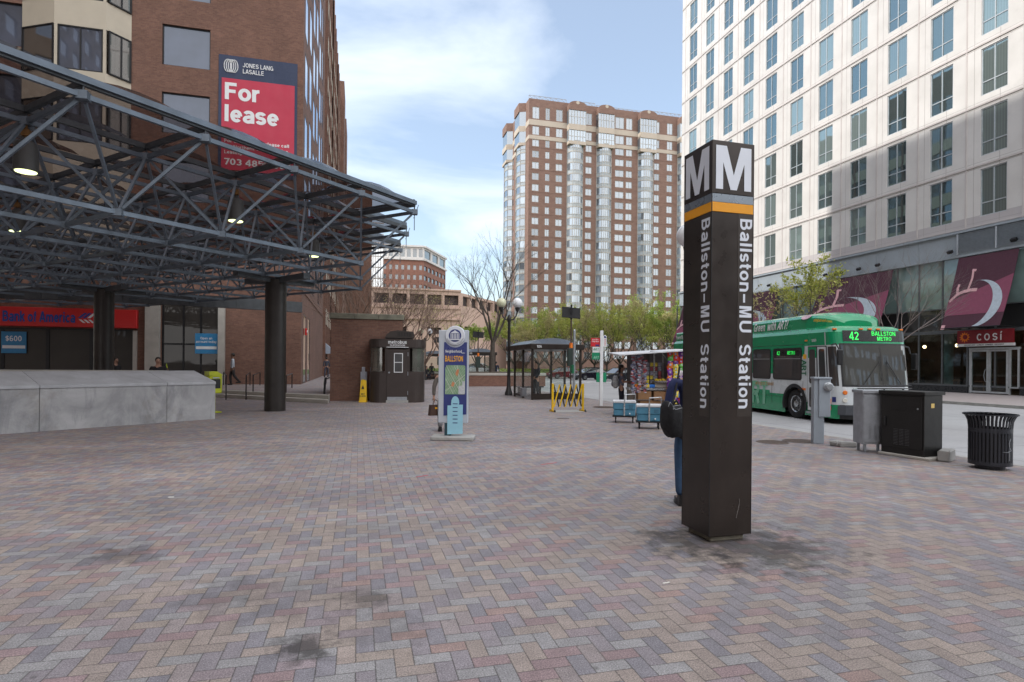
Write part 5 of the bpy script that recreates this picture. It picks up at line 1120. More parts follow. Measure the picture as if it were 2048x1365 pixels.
m.T = Matrix.Translation((0, .3, 0)); m.plate([(-.52, 2.68), (.68, 2.68), (.66, 2.95), (.0, 3.0), (-.3, 2.95), (-.45, 2.82)], 0, .85); ac = m.build('air_conditioner', mat('ac_brown', (.045, .035, .03), .45), KB)
m = MB()
for k in range(9): m.box(.0+k*.065, .03+k*.065, .285, .299, 2.74, 2.92)
m.build('louvre', BLACK, ac)
# wet floor cone and grey board
P = G(726, 805); CN = thing('wet_floor_sign', 'yellow folding wet floor caution sign leaning between the booth and the brick enclosure', 'caution sign', (P.x, P.y, 0), R(-8))
m = MB(); m.add([(-.15, -.1, 0), (.15, -.1, 0), (.13, 0, .9), (-.02, .0, .95), (-.09, 0, .9), (-.15, .02, 0), (.15, .02, 0)], [(0, 1, 2, 3, 4), (5, 4, 3, 2, 6), (0, 4, 5), (1, 6, 2)]); m.rbox(-.16, .16, -.14, -.08, 0, .05, .01); m.build('front_leaf', YEL, CN)
m = MB(); m.add([(-.15, .25, 0), (.15, .25, 0), (.13, .02, .9), (-.09, .02, .9)], [(0, 1, 2, 3), (3, 2, 1, 0)]); m.build('rear_leaf', YEL, CN)
a = text('WET\nFLOOR', .09, BLACK, CN, (.0, -.088, .3), .012, rx=83); m = MB(); m.add([(-.06, -.075, .55), (.06, -.075, .55), (0, -.055, .72)], [(0, 1, 2)]); m.build('warning_triangle', BLACK, CN)
P = D(727, 780, 24.9); bd = thing('grey_board', 'grey plastic board standing behind the yellow caution sign', 'board', (P.x, P.y+.1, 0)); MB().rbox(-.13, .14, 0, .05, 0, 1.25, .01).rbox(-.08, .06, 0, .05, 1.25, 1.45, .01).build('board', mat('pale_grey_plastic', (.4, .42, .48), .5), bd)
MB().rbox(-.16, .17, -.05, .1, 0, .04, .01).build('foot', mat('pale_grey_plastic', (0, 0, 0)), bd)
# railings
RL = mat('rail_black', (.02, .02, .022), .35, .5)
def railing(name, lb, pts, z, h=.9):
    t = thing(name, lb, 'handrail', (0, 0, 0), 0, 'black handrails on the steps'); m = MB(); v = [Vector((x, y, z+h)) for x, y in pts]; m.tube(v, .025, 8)
    for p in v: m.sph(p, .027, 8, 6)
    e = v[-1]; m.tube([e, e+(v[-1]-v[-2]).normalized()*.18-Vector((0, 0, .12)), e-Vector((0, 0, .25))], .025, 8); m.build('rail', RL, t); m = MB()
    for p in (v[0], v[-1]): m.cyl((p.x, p.y, 0), p, .025, n=8); 
    m.build('post', RL, t)
for (u0, v0_, u1, lb) in ((452, 800, 447, 'black pipe handrail at left of the steps by the concrete pier'), (492, 800, 500, 'first black pipe handrail left of the dark canopy column'), (506, 797, 520, 'second black pipe handrail left of the dark canopy column'), (572, 800, 584, 'black pipe handrail just right of the dark canopy column')):
    P = G(u0, v0_); Q = D(u1, 760, 33 if u0 != 572 else 30); railing('handrail', lb, [(P.x, P.y), (Q.x, Q.y)], .12, .92)
P = G(648, 803); t = thing('alley_post', 'leaning dark metal rail post beside the brick enclosure', 'post', (P.x, P.y, 0)); m = MB(); m.cyl((0, 0, 0), (.03, 0, .75), .045, n=10); m.cyl((.03, 0, .7), (.06, 0, 1.0), .06, .05, n=10); m.build('post', RL, t, smooth=False); MB().tube([(.03, 0, .9), (.12, .7, .95), (.18, 1.6, .95)], .025, 8).build('rail', RL, t)
# ================================================================ NEWSPAPER BOX
P = G(425, 826); NB_ = thing('newspaper_box', 'lime yellow newspaper box on a pedestal behind the end of the concrete wall', 'newspaper box', (P.x+.02, P.y, 0), R(35))
LIM = mat('lime_plastic', (.50, .55, .02), .4); m = MB(); m.rbox(-.2, .2, -.18, .18, .62, 1.18, .03); m.plate([(-.2, 1.18), (.2, 1.18), (.2, 1.22), (.05, 1.32), (-.2, 1.32)], -.18, .18); m.build('cabinet', LIM, NB_); MB().cyl((0, 0, .03), (0, 0, .62), .06, n=10).rbox(-.2, .2, -.16, .16, 0, .04, .01).build('pedestal', LIM, NB_); MB().box(-.14, .14, -.186, -.18, .78, 1.08).build('display_window', BLACK, NB_); MB().rbox(-.1, .1, -.2, -.186, 1.1, 1.14, .004).build('handle', STEEL, NB_)
# ================================================================ SHELTERS
SHB = mat('shelter_bronze', (.035, .027, .023), .35, .4, .15, 2); SGC = glass_clear('shelter_glass', (.96, .98, .97), .01, .02, (.4, .4, .38)); SRF = mat('shelter_roof', (.045, .05, .055), .35, .1, .1, 1, coat=.1)
def shelter(label, loc, rz, L=4.2, Wd=2.3, code='92A', detail=True):
    t = thing('bus_shelter', label, 'bus shelter', loc, rz, 'bus shelters on the plaza'); hh = 2.32
    for (x, y) in ((0, 0), (Wd, 0), (0, L), (Wd, L), (0, L*.36), (0, L*.72), (Wd, L*.5)): MB().box(x-.045, x+.045, y-.045, y+.045, 0, hh).build('post', SHB, t)
    MB().rbox(-.14, Wd+.14, -.16, L+.16, hh, hh+.25, .02).build('fascia', SHB, t)
    m = MB(); n_ = 10
    for k in range(n_):
        a, b = k/n_, (k+1)/n_; f = lambda q: -.10+(Wd+.2)*q; z_ = lambda q: hh+.25+.30*sin(pi*q)**.8
        for (ya, yb, e) in ((-.12, .45, 1), (.45, L-.45, 0), (L-.45, L+.12, 2)):
            za = lambda q, y: hh+.25+(z_(q)-hh-.25)*(0 if (e == 1 and y == ya) or (e == 2 and y == yb) else 1)
            m.quad((f(a), ya, za(a, ya)), (f(b), ya, za(b, ya)), (f(b), yb, za(b, yb)), (f(a), yb, za(a, yb)))
    m.build('roof', SRF, t, smooth=True)
    for (x0, x1, y0, y1) in ((.05, Wd-.05, -.008, .008), (.05, Wd-.05, L-.008, L+.008), (-.008, .008, L*.36+.05, L*.72-.05), (-.008, .008, .05, L*.36-.05), (Wd-.008, Wd+.008, L*.5+.05, L-.05)): MB().box(x0, x1, y0, y1, .3 if y0 < 0 else .2, 2.2).build('glass_panel', SGC, t)
    MB().box(.045, Wd-.045, -.04, .04, .02, .28).box(-.03, .03, L*.36+.05, L*.72-.05, .06, .18).box(Wd-.03, Wd+.03, L*.5+.05, L-.05, .06, .18).build('kick_rail', SHB, t)
    m = MB(); m.rbox(.25, Wd-.6, L-.62, L-.2, .42, .47, .01); m.box(.4, .46, L-.55, L-.3, 0, .42); m.box(Wd-.8, Wd-.74, L-.55, L-.3, 0, .42); m.build('bench', SHB, t)
    text(code, .16, WHITEP, t, (.28, -.165, hh+.13), .01)
    return t
S1 = shelter('bronze bus shelter with curved roof marked 92A in front of the solar panel pole', (7.72, 25.75, 0), 0, 4.3, 2.35, '92A')
MB().rbox(-.2, .02, 1.0, 1.35, .1, .5, .02).build('waste_tin', mat('tin_grey', (.2, .2, .22), .5), S1)
P = D(843, 735, 58); S2 = shelter('distant dark roofed shelter with seated people between booth and blue sign', (P.x, P.y, 0), 0, 4, 3.0, 'METROBUS')
P = D(934, 735, 47.0); S3 = shelter('dark shelter directly behind the blue neighbourhood sign', (P.x, P.y, 0), 0, 4, 2.3, '38B')
# planters
PBR = brick('planter_brick', (.24, .115, .08), (.18, .09, .065), (.16, .12, .1))
def planter(lb, x0, x1, y0, y1, h):
    t = thing('brick_planter', lb, 'planter', (0, 0, 0)); MB().box(x0, x1, y0, y1, 0, h-.18).build('brick_base', PBR, t); m = MB(); m.rbox(x0-.05, x1+.05, y0-.05, y1+.05, h-.18, h, .02); m.build('coping', CONCL, t); MB().box(x0+.3, x1-.3, y0+.3, y1-.3, h, h+.03).build('soil', mat('soil', (.09, .07, .05), .95, bump=.6, bsc=20), t); return t
planter('long brick planter with concrete coping under the tall bare tree', 7.3, 13.4, 41.3, 47.6, .95); P = D(866, 750, 59); planter('low brick planter by the distant shelter with seated people', P.x-.9, P.x+3.2, P.y, P.y+3, .75)
# ================================================================ LAMPS
GLB = [None]
def globe_mat(name, c):
    m, t, p, o = newmat(name); p.inputs['Base Color'].default_value = (*c, 1); p.inputs['Roughness'].default_value = .25; p.inputs['Subsurface Weight'].default_value = .3; p.inputs['Subsurface Radius'].default_value = (.2, .2, .2); return m
GW, GY = globe_mat('opal_globe', (.8, .82, .84)), globe_mat('yellowed_globe', (.66, .67, .48)); LPM = mat('lamp_post_paint', (.035, .033, .033), .45, .3)
def twin_lamp(lb, loc, rz, h=5.0, r=.26, arm=.42, mats=(GY, GW)):
    t = thing('twin_globe_lamp', lb, 'street lamp', loc, rz, 'twin globe street lamps'); m = MB(); m.lathe([(.2, 0), (.2, .12), (.14, .3), (.1, .5), (.085, .9), (.075, h-1.25), (.1, h-1.2), (.12, h-1.05), (.09, h-.95), (.03, h-.85)], (0, 0, 0), 20); smooth_angle(m.build('pole', LPM, t))
    for s, g in ((-1, mats[0]), (1, mats[1])):
        m = MB(); m.tube([(0, 0, h-1.15), (s*arm*.5, 0, h-1.1), (s*arm*.85, 0, h-.92), (s*arm, 0, h-.65)], .035, 8); m.lathe([(.04, h-.72), (.1, h-.62), (.12, h-.5), (.1, h-.47)], (s*arm, 0, 0), 16); m.build('arm', LPM, t); MB().sph((s*arm, 0, h-.24), r, 28, 18).build('globe', g, t, smooth=True)
    return t
P = D(1018.5, 640, 30.5); twin_lamp('twin globe street lamp with one yellowed globe beside the bare tree', (P.x, P.y, 0), R(-12), 5.05)
P = D(1401, 640, 13.4); twin_lamp('globe street lamp mostly hidden behind the station pylon', (P.x, P.y, 0), R(-14), 4.85, .27, .29, (GW, GW))
P = D(851, 640, 56); twin_lamp('distant twin globe lamp over the booth roof', (P.x, P.y, 0), R(0), 4.9)
# ================================================================ SOLAR POLES, SIGNS
PAN = mat('solar_back', (.012, .012, .013), .85)
def solar(lb, loc, rz, h, pw, ph, box=True):
    t = thing('solar_pole', lb, 'solar panel pole', loc, rz, 'solar panel poles'); MB().cyl((0, 0, 0), (0, 0, h), .035, n=10).build('pole', mat('brown_pole', (.07, .04, .03), .5), t); m = MB(); m.T = Matrix.Translation((0, .05, h-.35)) @ Matrix.Rotation(R(-28), 4, 'X') @ Matrix.Rotation(R(5), 4, 'Y'); m.rbox(-pw/2, pw/2, -.02, .02, -ph/2, ph/2, .006); m.build('solar_panel', PAN, t); m = MB(); m.T = Matrix.Translation((0, .02, h-.35)); m.box(-.04, .04, -.06, .0, -.3, .35); m.build('bracket', PAN, t)
    MB().rbox(-.16, .16, -.12, .12, h-2.75, h-1.95, .02).build('battery_box', mat('box_green', (.02, .035, .03), .5), t); MB().cyl((0, 0, h-1.93), (0, 0, h-1.7), .08, n=12).build('beacon', ORG, t)
P = D(1142, 700, 26.2); solar('tall pole with dark solar panel standing by the 92A shelter', (P.x, P.y, 0), R(-10), 4.3, .82, .56)
P = D(956.5, 700, 43); solar('solar panel pole between the blue sign and the bare tree', (P.x, P.y, 0), R(-10), 4.1, .8, .5)
P = D(878, 700, 56); solar('small distant solar panel pole behind the left edge of the blue sign', (P.x, P.y, 0), R(-8), 4.2, .9, .6)
P = D(1148, 750, 25.2); t = thing('grey_pole', 'plain galvanised pole with a small green sign beside the shelter corner', 'sign pole', (P.x, P.y, 0)); MB().cyl((0, 0, 0), (0, 0, 3.1), .055, n=14).cyl((0, 0, 3.1), (0, 0, 3.14), .06, .03, n=14).build('pole', STEEL, t); MB().rbox(-.13, -.055, -.14, .14, 1.25, 1.62, .01).build('small_sign', mat('dark_green_sign', (.01, .16, .07), .4), t)
# bus stop post
P = G(1202, 812); BSP = thing('bus_stop_post', 'white bus stop post with red and green route signs at the kerb', 'bus stop sign', (P.x, P.y, 0), R(-12))
GRS = mat('sign_green', (.01, .25, .12), .4); WG_ = WHITEP
MB().box(-.06, .06, -.06, .06, 0, 3.0).build('post', WHITEP, BSP)
MB().rbox(-.43, -.065, -.02, .02, 2.36, 2.70, .008).build('red_sign', mat('sign_red', (.6, .02, .03), .4), BSP); text('Next Bus\nStop Here', .075, WHITEP, BSP, (-.25, -.024, 2.6), .004); MB().rbox(-.25, -.1, -.026, -.021, 2.38, 2.44, .001).build('route_patch', DB_, BSP)
MB().rbox(-.36, -.065, -.02, .02, 2.12, 2.345, .005).build('white_sign', WHITEP, BSP); MB().rbox(-.38, -.065, -.02, .02, 1.84, 2.118, .005).build('green_sign', GRS, BSP); text('ART', .14, GRS, BSP, (-.22, -.024, 2.25), .01, shear=.2); text('ART', .14, mat('pale_green', (.3, .6, .45), .5), BSP, (-.21, -.024, 1.93), .01, shear=.2)
m = MB(); m.plate([(.065, 2.36), (.20, 2.36), (.20, 2.75)]+[(.1325+.0675*cos(R(a)), 2.75+.0675*sin(R(a))) for a in range(20, 180, 20)]+[(.065, 2.75)], -.02, .02); m.build('topper', WHITEP, BSP); m = MB(); m.T = Matrix.Translation((.1325, -.021, 2.74)) @ Matrix.Rotation(R(90), 4, 'X'); m.lathe([(.045, 0), (.045, .004)], (0, 0, 0), 16); m.build('topper_disc', DB_, BSP); text('METROBUS', .06, mat('sign_red', (0, 0, 0)), BSP, (.135, -.023, 2.53), .006, ry=90)
MB().rbox(-.20, -.065, -.03, .03, .94, 1.32, .01).rbox(.065, .20, -.03, .03, .94, 1.32, .01).build('timetable_case', GRS, BSP)
# ================================================================ FOLDING BARRIER
P = G(1105, 824); Q = G(1165.5, 823); dv = Q-P; L = dv.length; FB = thing('folding_barrier', 'yellow and black expanding lattice barrier in front of the bus shelter', 'barrier', P, atan2(dv.y, dv.x))
h = .97
for x in (0, L):
    m = MB(); m.rbox(x-.035, x+.035, -.03, .03, .05, h, .008); m.bar((x, -.22, .03), (x, .22, .03), .07, .04); m.build('end_post', YEL, FB); MB().cyl((x, -.24, .0), (x, -.2, .06), .035, n=8).cyl((x, .2, .06), (x, .24, 0), .035, n=8).build('rubber_foot', BLACK, FB)
n_ = 5; W1 = (L-.08)/n_
for k in range(n_):
    x0 = .04+k*W1
    MB().bar((x0, -.035, .17), (x0+W1*.95, -.035, h-.03), .045, .014, up=(0, 1, 0)).build('yellow_slat', YEL, FB); MB().bar((x0, .012, h-.03), (x0+W1*.95, .012, .17), .045, .014, up=(0, 1, 0)).build('black_slat', BLACK, FB)
# ================================================================ VENDOR CART
ct = Vector((8.42, 16.85, 0)); CT = thing('vendor_cart', 'street vendor cart with white awning and open counter between the coolers and the pylon', 'vendor cart', ct, R(-14))
# local: x right, y away, facing -y (towards the camera)
CW = mat('cart_cream', (.32, .29, .25), .6, grime=.3); CB = mat('cart_box_brown', (.24, .13, .06), .8); ALM = mat('cart_aluminium', (.45, .46, .47), .3, .8)
x0, x1 = .08, 1.85
MB().rbox(x0, x1, .55, 1.6, .35, 1.0, .015).rbox(x1-.08, x1+.35, .2, 1.6, .35, 2.12, .01).build('cart_body', CW, CT)
MB().rbox(x0-.25, x1-.3, .1, .56, .84, .92, .01).build('counter', ALM, CT); MB().box(x0, x1-.1, 1.55, 1.6, 1.0, 2.1).box(x0+.55, x1-.1, .6, .64, 1.7, 2.1).build('rear_wall', mat('cart_tarp', (.17, .16, .17), .8), CT)
m = MB(); m.add([(-.55, -.25, 1.93), (1.75, -.5, 2.1), (1.75, 1.7, 2.16), (-.55, 1.7, 2.02), (-.55, -.25, 1.96), (1.75, -.5, 2.14), (1.75, 1.7, 2.2), (-.55, 1.7, 2.06)], [(3, 2, 1, 0), (4, 5, 6, 7), (0, 1, 5, 4), (1, 2, 6, 5), (2, 3, 7, 6), (3, 0, 4, 7)]); m.build('awning', mat('awning_white', (.6, .62, .65), .6), CT)
m = MB(); m.tube([(.75, -.35, 2.02), (1.15, .3, 1.75)], .012, 6); m.tube([(.85, -.1, 2.02), (.95, .2, 1.1)], .006, 5); m.tube([(x0, .5, .9), (x0, .5, 2.0)], .02, 6); m.tube([(x0+.65, .5, .9), (x0+.65, .5, 2.02)], .03, 6); m.tube([(x1-.1, .15, .9), (x1-.1, .15, 2.1)], .02, 6); m.build('frame_rod', ALM, CT)
for x in (x0+.3, x1-.3):
    m = MB(); m.T = Matrix.Translation((x, .5, .3)) @ Matrix.Rotation(R(90), 4, 'Y'); m.lathe([(.3, -.05), (.3, .05)], (0, 0, 0), 22); m.build('wheel', RUB, CT)
def local(o_root, p): return (Matrix.Translation(o_root.location) @ Matrix.Rotation(o_root.rotation_euler.z, 4, 'Z')) @ Vector(p)
for k, (x, y, z, w_, d_, h_, lb) in enumerate(((.12, .2, .55, .42, .3, .26, 'brown cardboard box left under the cart counter'), (.62, .2, .55, .48, .3, .26, 'brown cardboard box right under the cart counter'), (.2, .25, .3, .9, .25, .22, 'flat cardboard box lowest under the cart counter'))):
    p = local(CT, (x, y, z)); t = MB(); t.rbox(0, w_, -d_/2, d_/2, 0, h_, .006); tag(t.build('cardboard_box', CB, loc=p, rz=CT.rotation_euler.z), lb, 'cardboard box')
    MB().box(x, x+w_, y-.12, y+.12, z-.02, z-.002).build('shelf', ALM, CT)
p = local(CT, (-.05, .35, 0)); 
# bananas
BAN = mat('banana_yellow', (.72, .52, .04), .5); p = local(CT, (.86, .15, 1.12)); bb = thing('banana_bunch', 'heap of yellow bananas on the cart counter', 'bananas', p, CT.rotation_euler.z)
rr = random.Random(9); m = MB()
for k in range(9):
    a = rr.uniform(-.3, .3); cx_ = (k-4)*.045; pts = [Vector((cx_+a*.1*t_, -.12+t_*.06, .06*sin(t_*pi/4)+.01*(k % 3))) for t_ in range(5)]
    for q0, q1, r0_, r1_ in zip(pts, pts[1:], (.012, .022, .024, .02), (.022, .024, .02, .008)): m.cyl(q0, q1, r0_, r1_, 7)
m.build('fruit', BAN, bb, smooth=True); tr = MB(); tr.lathe([(.24, -.02), (.27, .03), (.26, .03), (.22, -.01)], (0, 0, 0), 24); MB()
tag(tr.build('fruit_tray', ALM, loc=p-Vector((0, 0, .0))), 'round metal tray under the bananas', 'tray')
MB().rbox(.66, 1.05, .08, .5, .93, 1.09, .01).build('counter_box', CW, CT)
cols_ = dict(orange=(.75, .2, .02), red=(.62, .03, .02), purple=(.16, .03, .3), yellow=(.75, .6, .08), green=(.12, .5, .06), blue=(.03, .18, .6), white=(.6, .55, .6))
bag_m = {}
def bagmesh(c):
    if c in bag_m: return bag_m[c]
    m = MB(); n1, n2 = 6, 6; Wb, Hb = .17, .19
    for s in (1, -1):
        f = lambda i, j: ((i/n1-.5)*Wb*(1-.08*sin(pi*j/n2)), -s*.035*(sin(pi*i/n1)*sin(pi*j/n2))**.6-s*.0005, (j/n2)*Hb)
        for i in range(n1):
            for j in range(n2):
                q = (f(i, j), f(i+1, j), f(i+1, j+1), f(i, j+1)); q = q if s > 0 else q[::-1]; m.quad(*q, 1 if s > 0 and 1 < i < 4 and 2 <= j < 4 else 0)
    bag_m[c] = m.mesh('snack_bag', [mat('bag_'+c, cols_[c], .3, .1, .3, 30), mat('bag_patch_'+c, tuple(min(1, x*.4+.35) for x in cols_[c][::-1]), .3)], False); return bag_m[c]
order = [['red', 'orange', 'purple'], ['green', 'red', 'red'], ['purple', 'purple', 'red'], ['orange', 'yellow', 'green'], ['red', 'yellow', 'green'], ['purple', 'yellow', 'white'], ['orange', 'yellow', 'purple'], ['purple', 'red', 'white'], ['purple', 'blue', 'red'], ['red', 'blue', 'red'], ['orange', 'orange', 'yellow'], ['orange', 'yellow', 'blue'], ['orange', 'purple', 'red'], ['orange', 'yellow', 'purple'], ['orange', 'purple', 'yellow']]
nm = ['top', 'second', 'third', 'fourth', 'fifth', 'sixth', 'seventh', 'eighth', 'ninth', 'tenth', 'eleventh', 'twelfth', 'thirteenth', 'fourteenth', 'bottom']; cn_ = ['left', 'middle', 'right']
xb0 = 1.10
for r, row in enumerate(order):
    for c, colr in enumerate(row):
        p = local(CT, (xb0+c*.18+rr.uniform(-.01, .01), -.02-.02*(r % 2), 1.90-r*.115)); o = bpy.data.objects.new('snack_bag', bagmesh(colr)); C.objects.link(o); o.location = p; o.rotation_euler = (R(-12+rr.uniform(-8, 8)), R(rr.uniform(-9, 9)), CT.rotation_euler.z+R(rr.uniform(-12, 12)))
        tag(o, '%s snack bag in the %s row of the %s column at the cart' % (colr, nm[r], cn_[c]), 'snack bag', 'snack bags hanging on the vendor cart')
m = MB()
for c in range(3): m.box(xb0+c*.18-.01, xb0+c*.18+.01, .03, .05, .25, 2.1)
m.build('display_rack', ALM, CT)
# hanging sweets (strips of small packets)
for s in range(7):
    p = local(CT, (-.06+.065*s, .05+.07*(s % 3), .78)); m = MB(); rq = random.Random(70+s)
    for k in range(26):
        z = 1.14-k*.047 if s < 6 else 1.0-k*.04; a = rq.uniform(-.5, .5); m.T = Matrix.Translation((rq.uniform(-.03, .03), rq.uniform(-.03, .03), max(z, 0))) @ Matrix.Rotation(a, 4, 'Z') @ Matrix.Rotation(rq.uniform(-.6, .6), 4, 'X'); m.rbox(-.045, .045, -.008, .008, -.025, .03, .004, mi=rq.choice((0, 0, 0, 1, 2, 3)))
    m.T = Matrix(); m.cyl((0, 0, 0), (0, 0, 1.2), .003, n=4); o = m.build('sweets_strip', [mat('packet_silver', (.26, .26, .32), .4, .1, .5, 20), mat('packet_red', (.27, .05, .06), .5), mat('packet_blue', (.10, .12, .22), .5), mat('packet_pink', (.34, .24, .26), .5)], loc=p, rz=CT.rotation_euler.z)
    tag(o, 'hanging strip of silver and red sweet packets, %s from the left of the cart' % nm[s].replace('top', 'first'), 'sweets strip', 'hanging strips of sweets')
for k, (x, c, lb) in enumerate(((.02, 'orange', 'orange carton at the left end of the cart counter'), (.3, 'yellow', 'yellow orange carton in the middle of the cart counter'), (.48, 'blue', 'blue snack packets on the cart counter'))):
    p = local(CT, (x, .1, .93)); tag(MB().rbox(0, .2, 0, .15, 0, .1, .01).build('snack_carton', mat('bag_'+c, (0, 0, 0)), loc=p, rz=CT.rotation_euler.z), lb, 'carton')
for k in range(14):
    p = local(CT, (.02+.075*(k % 7), .22+.12*(k//7), .925+.02*(k//7))); o = bpy.data.objects.new('snack_packet', bagmesh(('blue', 'purple', 'white', 'red', 'blue', 'orange', 'green')[(k*3) % 7])); C.objects.link(o); o.location = p; o.scale = (.42, .6, .62); o.rotation_euler = (R(-18), 0, CT.rotation_euler.z)
    tag(o, 'small snack packet standing in the rows on the cart counter beside the bananas', 'snack packet', 'small packets on the cart counter')
for k in range(5):
    p = local(CT, (.40+.13*k, .52, 1.72)); m = MB(); rq = random.Random(90+k)
    for q in range(5): m.rbox(-.05, .05, -.012, .012, -.14*q-.12, -.14*q, .004, mi=rq.choice((0, 0, 1, 2)))
    m.cyl((0, 0, .04), (0, 0, -.6), .003, n=4); tag(m.build('pouch_strip', [mat('packet_silver', (0, 0, 0)), mat('packet_red', (0, 0, 0)), mat('bag_yellow', (0, 0, 0))], loc=p, rz=CT.rotation_euler.z), 'strip of clear and silver pouches hanging at the back of the cart above the bananas', 'pouch strip', 'pouch strips at the back of the cart')
# ================================================================ COOLERS
CBL = mat('cooler_blue', (.06, .20, .30), .4, var=.15, sc=8); CWH = mat('cooler_white', (.62, .64, .66), .45, grime=.25)
def cooler(lb, loc, rz):
    t = thing('cooler', lb, 'cooler', loc, rz, 'blue coolers on dollies'); Lx, Ly = .30, .22
    m = MB(); m.rbox(-Lx, Lx, -Ly, Ly, .2, .38, .02); m.rbox(-Lx-.015, Lx+.015, -Ly-.015, Ly+.015, .375, .56, .02); m.build('tub', CBL, t); lid = MB().rbox(-Lx-.025, Lx+.025, -Ly-.025, Ly+.025, .562, .63, .015).build('lid', CWH, t)
    MB().rbox(.12, .24, -Ly-.024, -Ly-.014, .42, .52, .003).build('hand_recess', mat('cooler_dark', (.04, .13, .2), .5), t); m = MB(); m.cyl((.15, -Ly, .27), (.15, -Ly-.04, .27), .02, n=10); m.build('drain_plug', WHITEP, t)
    MB().rbox(-Lx-.03, Lx+.02, -Ly-.02, Ly+.02, .165, .195, .006).build('dolly', RUB, t)
    for x in (-.24, .24):
        for y in (-.17, .17): MB().cyl((x-.015, y, .06), (x+.015, y, .06), .06, n=14).box(x-.02, x+.02, y-.01, y+.01, .1, .17).build('caster', RUB, t)
    MB().rbox(-.02, .02, -Ly-.035, -Ly-.02, .2, .64, .004).tube([(0, -Ly-.03, .62), (0, -Ly-.02, .80), (.3, -Ly+.04, .82), (.3, -Ly+.05, .66)], .014, 8).build('handle', ALM, t)
P = G(1253, 846); cooler('blue cooler with white lid on a dolly, the left and farther one', (P.x, P.y+.15, 0), R(-25)); P = G(1301, 858); cooler('blue cooler with white lid on a dolly, the nearer one beside the black bag', (P.x, P.y+.1, 0), R(-25))
# ================================================================ METER, CABINETS, BIN
P = G(1643, 888); MT = thing('meter_pedestal', 'grey steel electric meter pedestal with a round glass meter at the kerb', 'meter pedestal', (P.x, P.y+.05, 0), R(-25))
MG_ = mat('meter_grey', (.34, .39, .44), .45, .2, .08, 3, grime=.2)
MB().rbox(-.15, .06, -.08, .10, 0, 1.40, .008).build('post', MG_, MT); MB().rbox(-.06, .17, -.12, .10, .58, 1.40, .008).build('meter_box', MG_, MT); MB().rbox(-.17, .19, -.14, .12, 1.38, 1.42, .006).build('cap', MG_, MT)
m = MB(); m.T = Matrix.Translation((.12, -.12, 1.22)) @ Matrix.Rotation(R(90), 4, 'X'); m.lathe([(.095, 0), (.095, .03), (.08, .035), (.075, .1), (.06, .115), (.005, .12)], (0, 0, 0), 24); smooth_angle(m.build('meter', mat('meter_glass', (.4, .43, .45), .15, .3), MT))
P = G(1716, 905); Q = Vector((9.62, 9.02, 0)); SC = thing('steel_cabinet', 'brushed steel utility cabinet on legs left of the black one', 'cabinet', (Q.x-.02, Q.y+.22, 0), R(-19))
SS = mat('brushed_steel', (.38, .40, .43), .42, .45, .2, 6, grime=.15)
MB().rbox(-.18, .32, -.12, .25, .16, 1.14, .006).build('body', SS, SC); MB().rbox(-.20, .34, -.15, .27, 1.14, 1.2, .006).build('lid', SS, SC); d = MB().rbox(-.165, .305, -.135, -.122, .2, 1.10, .004).build('door', SS, SC)
m = MB()
for c in range(3):
    for r in range(10): m.T = Matrix.Translation((-.05+c*.09, -.137, .28+r*.026+.0)) @ Matrix.Rotation(R(20), 4, 'Y'); m.box(-.025, .025, -.006, .001, -.004, .004)
m.build('vent', STEEL, d); MB().rbox(.20, .225, -.16, -.135, .5, .62, .005).build('handle', STEEL, d); MB().cyl((.15, -.15, 1.17), (.15, -.158, 1.17), .018, n=10).build('lock', WHITEP, SC)
m = MB()
for x in (-.13, .24): m.box(x, x+.04, -.08, -.04, 0, .16); m.box(x, x+.04, .16, .2, 0, .16)
m.build('leg', STEEL, SC)
n0 = G(1848, 921); l0 = G(1762, 908); BC = thing('black_cabinet', 'large matt black utility cabinet with vents and a small yellow sticker', 'cabinet', (n0.x, n0.y, 0), atan2(l0.y-n0.y, l0.x-n0.x)+pi)
BKC = mat('cabinet_black', (.016, .015, .0145), .42, .2, .3, 3, grime=.1); wd_ = (n0-l0).length
MB().rbox(-wd_-.03, .12, -.06, .66, 0, .05, .01).build('concrete_pad', CONCL, BC); MB().rbox(-wd_, 0, 0, .5, .05, 1.15, .005).build('body', BKC, BC); MB().rbox(-wd_-.03, .03, -.04, .53, 1.15, 1.21, .004).build('lid', BKC, BC); d = MB().rbox(-wd_+.02, -.03, -.02, -.002, .17, 1.12, .004).build('door', BKC, BC)
MB().rbox(-wd_*.75, -wd_*.38, -.026, -.0215, .86, 1.03, .002).build('plate', BKC, d); m = MB()
for c in range(3):
    for r in range(11): m.box(-wd_*.68+c*.105, -wd_*.68+c*.105+.08, -.028, -.021, .22+r*.028, .229+r*.028)
m.build('vent', mat('vent_edge', (.07, .07, .075), .4), d); MB().rbox(-wd_*.9, -wd_*.86, -.05, -.021, .55, .72, .005).build('handle', BLACK, d); MB().cyl((-.1, -.021, .9), (-.1, -.028, .9), .016, n=10).build('lock', STEEL, d)
MB().rbox(.001, .003, .18, .27, .92, 1.0, .0005).build('sticker', mat('sticker_yellow', (.7, .5, .15), .5), BC)
P = D(1980, 900, 9.62); TB = thing('litter_bin', 'round black slatted steel litter bin with flared rim at the kerb', 'litter bin', (P.x, P.y, 0), 0)
BN_ = mat('bin_black', (.032, .034, .042), .38, .3, .2, 6); m = MB(); rb = .285; nS = 36
for k in range(nS):
    a = 2*pi*k/nS; c_, s_ = cos(a), sin(a); P_ = [Vector((c_*r_, s_*r_, z_)) for r_, z_ in ((rb, .08), (rb, .5), (rb, .66), (rb+.012, .78), (rb+.045, .86), (rb+.075, .885))]
    for p, q in zip(P_, P_[1:]): m.bar(p, q, .03, .008, up=(c_, s_, .001))
m.build('slats', BN_, TB)
